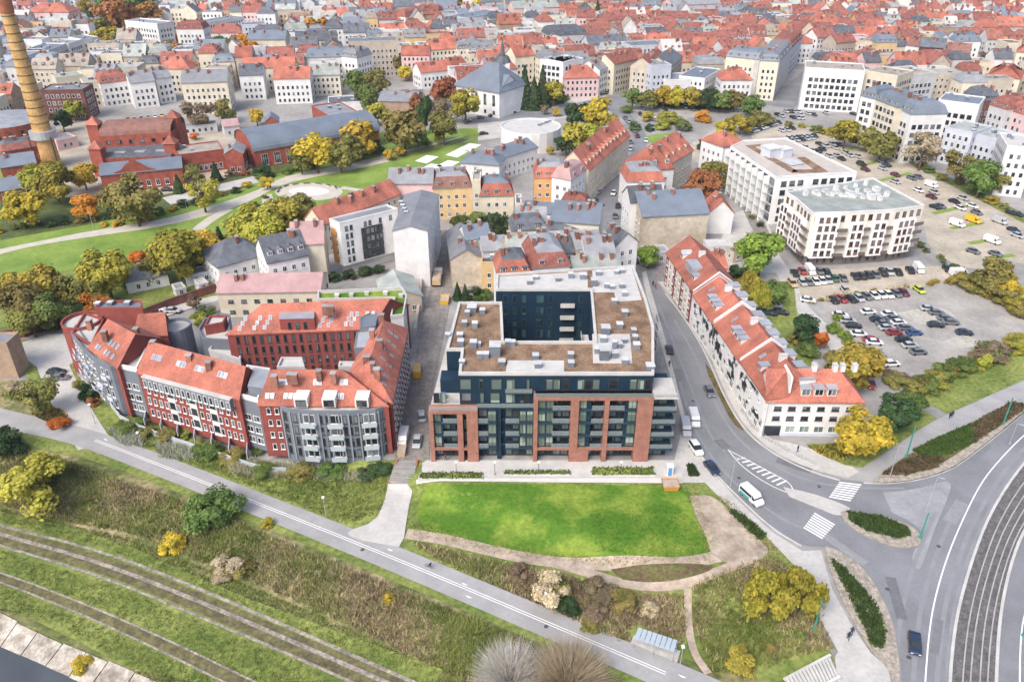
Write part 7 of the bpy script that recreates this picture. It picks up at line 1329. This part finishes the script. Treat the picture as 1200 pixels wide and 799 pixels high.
for x, y, c, kd in [(125, 490, 'black', 'hatch'), (160, 480, 'red', 'hatch'), (195, 478, 'white', 'van'), (240, 480, 'grey', 'hatch'), (275, 485, 'black', 'hatch'), (112, 538, 'beige', 'suv'), (160, 532, 'silver', 'hatch'), (190, 530, 'grey', 'hatch'), (222, 528, 'white', 'hatch')]: px = Q(x, y); car(px[0], px[1], (5, 6), c, 'in the yard left of the white and beige block', kd)
for x, y, c in [(185, 615, 'white'), (60, 672, 'black'), (5, 675, 'navy'), (30, 640, 'grey')]: px = Q(x, y); car(px[0], px[1], (14, 2), c, 'on the lane behind the white terrace')
w1 = 'on the sandy car park'
G5 = lambda x, y: (960 + x / 5, 180 + y / 5)
for x, y, c, kd in [(655, 195, 'white', 'van'), (672, 235, 'silver', 'hatch'), (840, 270, 'silver', 'hatch'), (790, 290, 'black', 'hatch'), (895, 316, 'white', 'hatch'), (678, 322, 'black', 'hatch'), (708, 318, 'grey', 'hatch'), (805, 424, 'white', 'van'), (900, 402, 'yellow', 'van'), (1055, 408, 'silver', 'van'), (1010, 522, 'white', 'van'), (1160, 490, 'silver', 'hatch'), (1125, 355, 'black', 'hatch'), (1160, 364, 'black', 'hatch'), (900, 582, 'grey', 'hatch'), (1030, 597, 'grey', 'hatch'), (445, 133, 'maroon', 'hatch'), (540, 152, 'grey', 'hatch'), (578, 146, 'grey', 'hatch'), (445, 174, 'silver', 'hatch'), (270, 102, 'maroon', 'hatch'), (245, 70, 'black', 'suv'), (375, 60, 'grey', 'hatch'), (395, 76, 'navy', 'hatch')]: px = G5(x, y); car(px[0], px[1], (14, 5), c, w1, kd)
for i in range(26):
    r5 = i // 7; x = 985 + 30 * (i % 7) + r5 * 14 + (i * 37 % 11); y = 178 + 14.2 * (i % 7) - 8 * r5 + (i * 13 % 7) + r5 * 15
    if 990 < x < 1190 and y < 292 and all((Vector(q_) - PT(x, y)).length > 5 for q_ in CARPOS): car(x, y, (13, 5), ['silver', 'grey', 'white', 'black', 'navy', 'silver', 'maroon'][i * 3 % 7], 'spread over the sandy car park aisles')
w1 = 'packed in the far corner of the sandy car park'; cl_ = ['silver', 'grey', 'black', 'white', 'navy', 'silver', 'red', 'grey']
S6 = lambda x, y: (820 + x / 6.145, 130 + y / 6.145)
far_ = [(380 + 23 * i, 155 - 8 * i) for i in range(9)] + [(590, 150), (628, 145), (665, 132)] + [(640 + 37 * i, 205 - 3 * i) for i in range(6)] + [(660 + 37 * i, 222 - 4 * i) for i in range(5)] + [(860, 247), (905, 262), (950, 248), (1000, 252), (760, 272), (800, 295), (850, 300), (930, 335), (985, 332), (1020, 355), (1050, 312), (1080, 330), (880, 285), (975, 275)] + [(620 + 30 * i, 12 + i) for i in range(4)] + [(670 + 30 * i, 55 + 3 * i) for i in range(3)] + [(560, 35), (590, 45), (780, 28), (820, 35), (910, 22)]
for i, (x, y) in enumerate(far_): px = S6(x, y); car(px[0], px[1], (9, 4), cl_[(i * 5 + i // 3) % 8], w1)
w1 = 'parked nose to tail along the curved street'
for x, y, h, c in [(730.6, 192, (8, -6), 'silver'), (724.5, 197, (8, -6), 'grey'), (716.6, 203, (6, -6), 'black'), (710.5, 212, (6, -6), 'navy'), (705, 219, (5, -7), 'black'), (701, 226, (4, -7), 'silver'), (698, 237, (3, -7), 'black'), (730, 219, (3, 8), 'black'), (729.5, 232, (0, 8), 'black'), (724, 243, (0, 8), 'black'), (740, 264, (2, 8), 'black'), (742, 275, (2, 8), 'grey'), (747, 285, (3, 8), 'black'), (739, 294, (3, 7), 'grey'), (744, 307, (4, 8), 'black'), (733, 140, (6, 6), 'grey'), (737, 144, (6, 6), 'silver'), (741, 149, (5, 7), 'navy'), (744, 155, (3, 7), 'grey'), (747, 161, (3, 7), 'maroon'), (739, 168, (0, 7), 'grey'), (739, 176, (-1, 7), 'silver'), (704, 112, (9, -2), 'black'), (712, 110, (9, -2), 'grey'), (720, 107, (9, -2), 'navy'), (728, 104, (9, -2), 'silver'), (736, 102, (9, -2), 'black')]: car(x, y, h, c, w1)
car(719, 228, (-4, 7), 'white', 'driving down the middle of the curved street', name='moving_car'); car(721, 255, (1, 8), 'grey', 'driving below the white one in the curved street', name='moving_car'); car(727, 280, (4, 9), 'black', 'at the foot of the curved street', name='moving_car'); car(757, 166, (2, 8), 'white', 'coming round the top bend of the curved street', name='moving_car')
N_ = dict(near=True)
car(784, 412, (-3, -12), 'black', 'driving beside the navy block', name='moving_car', **N_); car(831, 461, (5, 11), 'grey', 'driving down the bend before the mural', name='moving_car', **N_)
car(803, 505, (3, 14), 'silver', 'parked at the kerb by the navy block', 'van', **N_); car(813, 494, (4, 14), 'white', 'parked beside the silver van at the navy block', 'van', **N_); car(815, 528, (6, 9), 'white', 'parked behind the vans at the navy block', 'suv', **N_); car(834, 551, (7, 8), 'navy', 'driving down to the crossing', name='moving_car', **N_)
car(880, 585, (11, 10), 'white', 'with green sides heading for the zebra crossing', 'van', name='minibus', label='white minibus with green sides heading for the zebra crossing', **N_)
mb_ = [o for o in scene.objects if o.name.startswith('minibus')][0]
for s in (-1, 1):
    x = bpy.data.objects.new('side_panel', MB().box((0, 0, 0), (2.6, .03, .6)).mesh('side_panel', PAINT['teal'])); COL.objects.link(x); x.parent = mb_; x.location = (-.9, s * .985, .45)
    x = bpy.data.objects.new('side_window', MB().box((0, 0, 0), (3.2, .03, .6)).mesh('side_window', CGL)); COL.objects.link(x); x.parent = mb_; x.location = (-.7, s * .95, 1.25)
car(1071, 757, (1, 12), 'navy', 'alone on the wide carriageway by the tram bed', name='moving_car', **N_)
car(489, 438, (0, -14), 'yellow', 'on the setts street between the two blocks', 'van', **N_); car(494, 490, (-2, -12), 'silver', 'on the setts street beside the brick frame', **N_); car(473, 517, (-3, 12), 'white', 'at the corner of the housing block', 'van', **N_); car(489, 520, (-2, 12), 'silver', 'near the top of the stone stairs', **N_)
car(67, 438, (14, 0), 'black', 'first of two at the paved yard', **N_); car(71, 445, (14, -1), 'grey', 'second of two at the paved yard', **N_); car(1020, 452, (2, 6), 'red', 'beside the gold tree at the terrace end', **N_)
for x, y, c in ((130, 232, 'silver'), (196, 224, 'black'), (210, 223, 'white'), (185, 364, 'white'), (203, 366, 'silver'), (132, 231, 'white')): car(x, y, (10, 0), c, 'in the yards by the park')
for x, y in ((548, 143), (563, 139), (577, 137), (586, 135), (600, 133), (567, 158)): car(x, y, (9, -1), ['black', 'navy', 'grey'][int(x) % 3], 'before the churchyard wall')
for i, (x, y) in enumerate(((752, 125), (766, 126), (780, 130), (766, 138), (750, 135), (803, 127), (818, 125), (812, 130))): car(x, y, (4, 5), cl_[i], 'in the small car park behind the plaza', 'van' if i in (1, 6) else 'hatch')
for i, (x, y) in enumerate(((955, 118), (970, 128), (985, 124), (945, 125), (1000, 135), (1010, 128), (930, 132), (938, 136))): car(x, y, (8, 2), cl_[(i * 3) % 8], 'on the lot before the modern white office')
for i, (x, y) in enumerate(((150, 141), (158, 141), (166, 140), (174, 139), (182, 138), (190, 137))): car(x, y, (2, 6), ['yellow', 'yellow', 'silver', 'silver', 'white', 'yellow'][i], 'in the row behind the gasworks hall')
# tipper lorry and skip
lr_ = thing('tipper_lorry', 'beige tipper lorry standing in the setts street', 'lorry', V3(PT(513, 330), .05)); c = PT(513, 330)
MB().box((c.x, c.y + 3.2, .6), (2.3, 2.0, 2.0)).build('cab', PAINT['white'], lr_); MB().box((c.x, c.y - 1.3, 1.0), (2.4, 6.2, 1.5)).build('tipper_body', PAINT['beige'], lr_); MB().box((c.x, c.y - 1.3, 2.3), (2.0, 5.8, .35)).build('load', DIRT, lr_)
for y in (-3.4, -2.0, 2.8):
    for s in (-1, 1): MB().tube((c.x + s * 1.0, c.y + y, .5), (c.x + s * 1.25, c.y + y, .5), .48, n=10).build('wheel', TYRE, lr_)
def skip(px, py, m, lab, sz=(3.4, 1.7, 1.3), rz=0.):
    c = PT(px, py); o = thing('skip_container', lab, 'container', V3(c, .05)); b = MB(); i = 0
    ca, sa = math.cos(rz), math.sin(rz); f = lambda x, y: (c.x + ca * x - sa * y, c.y + sa * x + ca * y)
    lo = [f(x * sz[0] * .36, y * sz[1] * .45) for x, y in ((-1, -1), (1, -1), (1, 1), (-1, 1))]; hi = [f(x * sz[0] * .5, y * sz[1] * .5) for x, y in ((-1, -1), (1, -1), (1, 1), (-1, 1))]
    b.v = [(x, y, .05) for x, y in lo] + [(x, y, sz[2]) for x, y in hi]; b.f = [(3, 2, 1, 0)] + [(k, (k + 1) % 4, (k + 1) % 4 + 4, k + 4) for k in range(4)]; b.m = [0] * 5; b.build('tub', m, o)
    MB().poly([(c.x + (x - c.x) * .92, c.y + (y - c.y) * .92, sz[2] * .85) for x, y in hi]).build('rubble', DIRT, o)
skip(521, 354, PAINT['yellow'], 'yellow skip in the setts street beyond the lorry', (2.6, 4, 1.4)); skip(471, 531, PAINT['beige'], 'sand coloured skip at the top of the stone stairs', (1.8, 2.8, 1.2)); skip(785, 571, PAINT['orange'], 'orange skip of rubble at the corner of the bright lawn', (3.2, 2.6, 1.2))
tl_ = thing('portable_toilet', 'white and blue portable toilet next to the orange skip', 'toilet', V3(PT(784, 556), 0)); c = PT(784, 556); MB().box((c.x, c.y, .1), (1.2, 1.2, 2.1)).build('cabin', PAINT['white'], tl_); MB().box((c.x, c.y - .62, .2), (.7, .06, 1.9)).build('door', mat('toilet_blue', (.1, .3, .6), var=.1), tl_); MB().box((c.x, c.y, 2.2), (1.3, 1.3, .15)).build('roof', PAINT['white'], tl_)
# ---------------------------------------------------------------- bus-stop style shelter on the promenade
sh = thing('shelter', 'open shelter with a glazed panel roof beside the promenade', 'shelter', V3(PT(765, 768), 0)); a, b, c4, d4 = [PT(*p) for p in ((738, 762), (785, 782), (795, 762), (745, 745))]
zg = H(a.x, a.y); z0 = zg + 2.5; F0, F1 = P(739, 752, z0), P(790, 771, z0); dd = (F1 - F0).normalized(); bb = Vector((-dd.y, dd.x)); L_ = (F1 - F0).length
F0 = P(743, 748, z0); F1 = P(790, 764, z0); dd = (F1 - F0).normalized(); bb = Vector((-dd.y, dd.x)); L_ = (F1 - F0).length
for k in range(8): m = F0 + dd * (L_ * (k + .5) / 8) + bb * 1.1; MB().box((m.x, m.y, z0 + .06), (L_ / 8 - .1, 2.3, .07), ang(F0, F1)).build('roof_panel', mat('shelter_glass', (.40, .46, .52), rough=.15, var=.06, spec=.5), sh)
m = F0 + dd * (L_ / 2) + bb * 1.1; MB().box((m.x, m.y, z0 - .08), (L_ + .2, .15, .12), ang(F0, F1)).build('beam', METAL, sh)
for k in range(3):
    for o_ in (0.1, 2.1): p = F0 + dd * (L_ * k / 2) + bb * o_; MB().tube(V3(p, zg - .3), V3(p, z0), .06, n=6).build('post', METAL, sh)
MB().prism([F0 - bb * .8 - dd * .6, F1 - bb * .8 + dd * .6, F1 + bb * 2.6 + dd * .6, F0 + bb * 2.6 - dd * .6], zg - .8, zg + .2).build('floor_slab', PAVE, sh)
p = F0 + dd * L_ / 2 + bb * 1.9; MB().box((p.x, p.y, zg + .55), (L_ * .7, .4, .08), ang(F0, F1)).build('bench', CONC, sh)
# ---------------------------------------------------------------- lamps and tram poles
def pole(px, py, h, name, label, m, r=.1, head=0):
    p = PT(px, py); z = H(p.x, p.y); o = thing(name, label, 'lamp post' if head else 'pole', V3(p, z)); MB().tube(V3(p, z - .2), V3(p, z + h), r, r * .7, 8).build('mast', m, o)
    if head == 1: MB().tube(V3(p, z + h), (p.x + .5, p.y - .3, z + h + .1), .05, n=6).build('arm', m, o); MB().box((p.x + .8, p.y - .4, z + h + .02), (.7, .25, .1), -.5).build('lamp_head', METAL, o)
    if head == 2: MB().box((p.x, p.y, z + h), (.45, .45, .25)).build('lamp_head', WHITE, o)
    MB().tube(V3(p, z - .2), V3(p, z + .35), r * 2.0, r * 1.8, 8).build('base', m, o)
TEAL = mat('pole_teal', (.04, .27, .22), var=.1)
for x, y, h, lab in ((1175, 498, 7, 'teal tram pole at the far end of the roadside bed'), (1062, 535, 7.5, 'teal tram pole by the near end of the roadside bed'), (1078, 631, 6, 'teal tram pole at the tip of the oval island'), (954, 737, 6.5, 'teal tram pole between the willow and the pavement'), (1199, 745, 6, 'teal tram pole beyond the tram bed')): pole(x, y, h, 'tram_pole', lab, TEAL, .16)
GALV = mat('lamp_galv', (.36, .37, .38), rough=.5, var=.05)
for x, y, h, lab in ((112, 497, 5, 'pale promenade lamp near the paved entrance'), (167, 528, 4.5, 'pale promenade lamp by the silver grass'), (382, 605, 4.5, 'pale promenade lamp before the white path'), (639, 714, 3.6, 'pale promenade lamp by the yellow shrub'), (797, 779, 4, 'pale promenade lamp beside the shelter')): pole(x, y, h, 'street_lamp', lab, GALV, .07, 2)
for x, y, h, lab in ((893, 513, 9, 'grey street lamp at the corner of the white terrace'), (856, 570, 7, 'grey street lamp on the pavement by the minibus'), (1042, 561, 8, 'grey street lamp beside the walkway crossing'), (1085, 599, 8, 'grey street lamp on the road island'), (773, 447, 7, 'grey street lamp beside the navy block'), (726, 290, 7, 'grey street lamp at the foot of the curved street'), (110, 270, 6, 'grey lamp on the park path, left'), (221, 255, 6, 'grey lamp on the park path, middle'), (172, 262, 6, 'grey lamp on the park path behind the lawn'), (1183, 520, 5, 'grey street lamp by the wide carriageway')): pole(x, y, h, 'street_lamp', lab, GALV, .08, 1)
for i, x in enumerate((535, 580, 631, 727)): pole(x, 557, 3.2, 'plaza_lamp', ['black plaza lamp before the left brick frame', 'black plaza lamp at the entrance steps', 'black plaza lamp before the middle bays', 'black plaza lamp before the right brick frame'][i], FD, .06, 2)
# railing along the mural pavement
rl = thing('road_railing', 'grey steel railing between the bend and the white terrace', 'railing', V3(P(905, 525), 0)); pts = [P(*p) for p in lerp_px([(868, 482), (880, 500), (895, 514), (920, 528), (955, 545)], 26)]
for p in pts: MB().tube(V3(p, 0), V3(p, 1.1), .05, n=5).build('post', METAL, rl)
for a, b in zip(pts, pts[1:]):
    for z in (.55, 1.08): MB().tube(V3(a, z), V3(b, z), .04, n=5).build('rail', METAL, rl)
# benches and stones in the park circle
for k in range(8):
    t = .5 + k * .38; c = P(362 + 36 * math.cos(t), 225 - 9 * math.sin(t)); o = thing('park_bench', 'dark bench on the rim of the round park plaza', 'bench', V3(c, 0), 'benches round the park plaza'); rz = ang(P(362, 225), c) + math.pi / 2; MB().box((c.x, c.y, .4), (2.4, .6, .12), rz).build('seat', FD, o); MB().box((c.x, c.y, 0), (1.8, .4, .4), rz).build('base', CONC, o)
# ---------------------------------------------------------------- people
def person_mesh(seed):
    r = random.Random(seed); J = {'pelvis': (0, 0, .92), 'chest': (.02, 0, 1.28), 'neck': (.03, 0, 1.48), 'head': (.05, 0, 1.64), 'top': (.05, 0, 1.74)}
    vs_ = [(0, 0, .92), (.02, 0, 1.25), (.03, 0, 1.45), (.04, 0, 1.56), (.05, 0, 1.68), (.02, .2, 1.4), (.1, .25, 1.12), (.2, .23, .92), (.02, -.2, 1.4), (-.1, -.25, 1.12), (-.08, -.24, .9), (.0, .1, .86), (.16, .1, .48), (.22, .1, .06), (.34, .1, .04), (0, -.1, .86), (-.08, -.1, .48), (-.28, -.1, .1), (-.17, -.1, .05)]
    ed = [(0, 1), (1, 2), (2, 3), (3, 4), (2, 5), (5, 6), (6, 7), (2, 8), (8, 9), (9, 10), (0, 11), (11, 12), (12, 13), (13, 14), (0, 15), (15, 16), (16, 17), (17, 18)]
    ra = [.15, .17, .1, .07, .11, .075, .055, .04, .075, .055, .04, .1, .075, .055, .04, .1, .075, .055, .04]
    me = bpy.data.meshes.new('body'); me.from_pydata(vs_, ed, []); o = bpy.data.objects.new('tmp', me); COL.objects.link(o); sk_ = o.modifiers.new('s', 'SKIN'); o.modifiers.new('d', 'SUBSURF').levels = 1
    for i, v in enumerate(me.skin_vertices[0].data): v.radius = (ra[i], ra[i]); v.use_root = i == 0
    dg = bpy.context.evaluated_depsgraph_get(); m2 = bpy.data.meshes.new_from_object(o.evaluated_get(dg)); bpy.data.objects.remove(o); return m2
PM = person_mesh(1); SKIN = mat('skin', (.45, .28, .2), var=.05); CLO = {'black': mat('cloth_black', (.02, .02, .025), var=.1), 'navy': mat('cloth_navy', (.03, .04, .09), var=.1), 'red': mat('cloth_red', (.4, .04, .04), var=.1), 'jeans': mat('cloth_jeans', (.06, .09, .16), var=.1)}
PM.materials.clear()
for m in (CLO['black'], CLO['jeans'], SKIN): PM.materials.append(m)
for pl_ in PM.polygons: z = pl_.center.z; pl_.material_index = 2 if z > 1.53 else 1 if z < .88 else 0
hr = MB(); hr.tube((.04, 0, 1.6), (.03, 0, 1.76), .12, .07, 8); HAIR = hr.mesh('hair', mat('hair_dark', (.03, .02, .015), var=.1))
def person(px, py, hd, lab, col='black'):
    p = PT(px, py); o = thing('person', lab, 'person', V3(p, H(p.x, p.y) + .1), None, hd); b = bpy.data.objects.new('body', PM); COL.objects.link(b); b.parent = o; b.material_slots[0].link = 'OBJECT'; b.material_slots[0].material = CLO[col]; h = bpy.data.objects.new('hair', HAIR); COL.objects.link(h); h.parent = o
person(993, 750, 1.2, 'person in dark coat walking up the wide pavement'); person(997, 744, 1.2, 'second person in navy coat walking just ahead on the wide pavement', 'navy'); person(1112, 491, .6, 'person in black on the walkway beside the roadside bed'); person(1115, 489, .6, 'companion in navy on the walkway beside the roadside bed', 'navy'); person(765, 336, 2, 'person waiting at the corner opposite the maroon house'); person(768, 339, 2, 'second person in red at the corner opposite the maroon house', 'red'); person(784, 430, 1.5, 'person on the pavement beside the navy block'); person(934, 530, .2, 'person by the railing under the white corner'); person(522, 540, 0, 'worker in red on the plaza before the left brick frame', 'red')
cy = thing('cyclist', 'cyclist in dark clothes riding along the promenade', 'cyclist', V3(PT(503, 666), 0)); c = PT(503, 666); z = H(c.x, c.y) + .25; d = Vector((.89, -.455))
for s in (-.5, .5):
    q = c + d * s; w_ = MB(); n = Vector((-d.y, d.x))
    for k in range(12):
        t0, t1 = k * .5236, (k + 1) * .5236; w_.tube(V3(q + d * .33 * math.cos(t0), z + .33 + .33 * math.sin(t0)), V3(q + d * .33 * math.cos(t1), z + .33 + .33 * math.sin(t1)), .03, n=4, cap=False)
    w_.build('wheel', TYRE, cy)
MB().tube(V3(c - d * .5, z + .33), V3(c - d * .1, z + .85), .03).build('frame', FD, cy); MB().tube(V3(c + d * .5, z + .33), V3(c + d * .35, z + .95), .03).build('fork', FD, cy); MB().tube(V3(c - d * .1, z + .8), V3(c + d * .38, z + .85), .03).build('top_tube', FD, cy)
b = bpy.data.objects.new('rider', PM); COL.objects.link(b); b.parent = cy; b.location = V3(c - d * .1, z - .02 + .05) - cy.location; b.rotation_euler = (0, .35, math.atan2(d.y, d.x)); b.scale = (.95, .95, .95)
for (x, y), lab in (((335, 600), 'cycle arrow by the lamp'), ((610, 705), 'upper'),): pass
# bicycle symbols painted on the promenade
for x, y in ((125, 516), (458, 645), (545, 685), (550, 700), (800, 793)):
    p = PT(x, y); sheet('lane_symbol', [p + Vector((-.7, .35)), p + Vector((-.15, -.25)), p + Vector((.5, -.35)), p + Vector((.1, -.02))], .17, WHITE, pix=False)
# ---------------------------------------------------------------- thin autumn haze
hz = MB(); hz.prism([(-1500, -120), (1500, -120), (1500, 1500), (-1500, 1500)], -12, 106, 0, True, True)
hm = bpy.data.materials.new('haze_air'); hm.use_nodes = True; N = hm.node_tree.nodes; N.remove(N['Principled BSDF']); pv = N.new('ShaderNodeVolumePrincipled')
pv.inputs['Color'].default_value = (.88, .90, 1.0, 1); pv.inputs['Density'].default_value = .00008; pv.inputs['Anisotropy'].default_value = .1
hm.node_tree.links.new(pv.outputs[0], N['Material Output'].inputs['Volume'])
hz.build('haze', hm, None, label='thin pale autumn haze over the whole town', cat='haze', kind='stuff')
# ---------------------------------------------------------------- labels of look-alikes
same = {}
for o in scene.objects:
    if o.parent is None and o.get('label') and not o.get('group'): same.setdefault(o['label'], []).append(o)
def big(o): return max((c.scale.x for c in o.children), default=1)
for lab, l in same.items():
    if len(l) < 2: continue
    l.sort(key=big); tag_ = ['smaller', 'larger'] if len(l) == 2 else ['smallest'] + ['mid-sized'] * (len(l) - 2) + ['largest']
    for o, t in zip(l, tag_):
        o['label'] = t + ' ' + lab
        if t == 'mid-sized' and len(l) > 3: o['group'] = 'mid-sized ' + lab
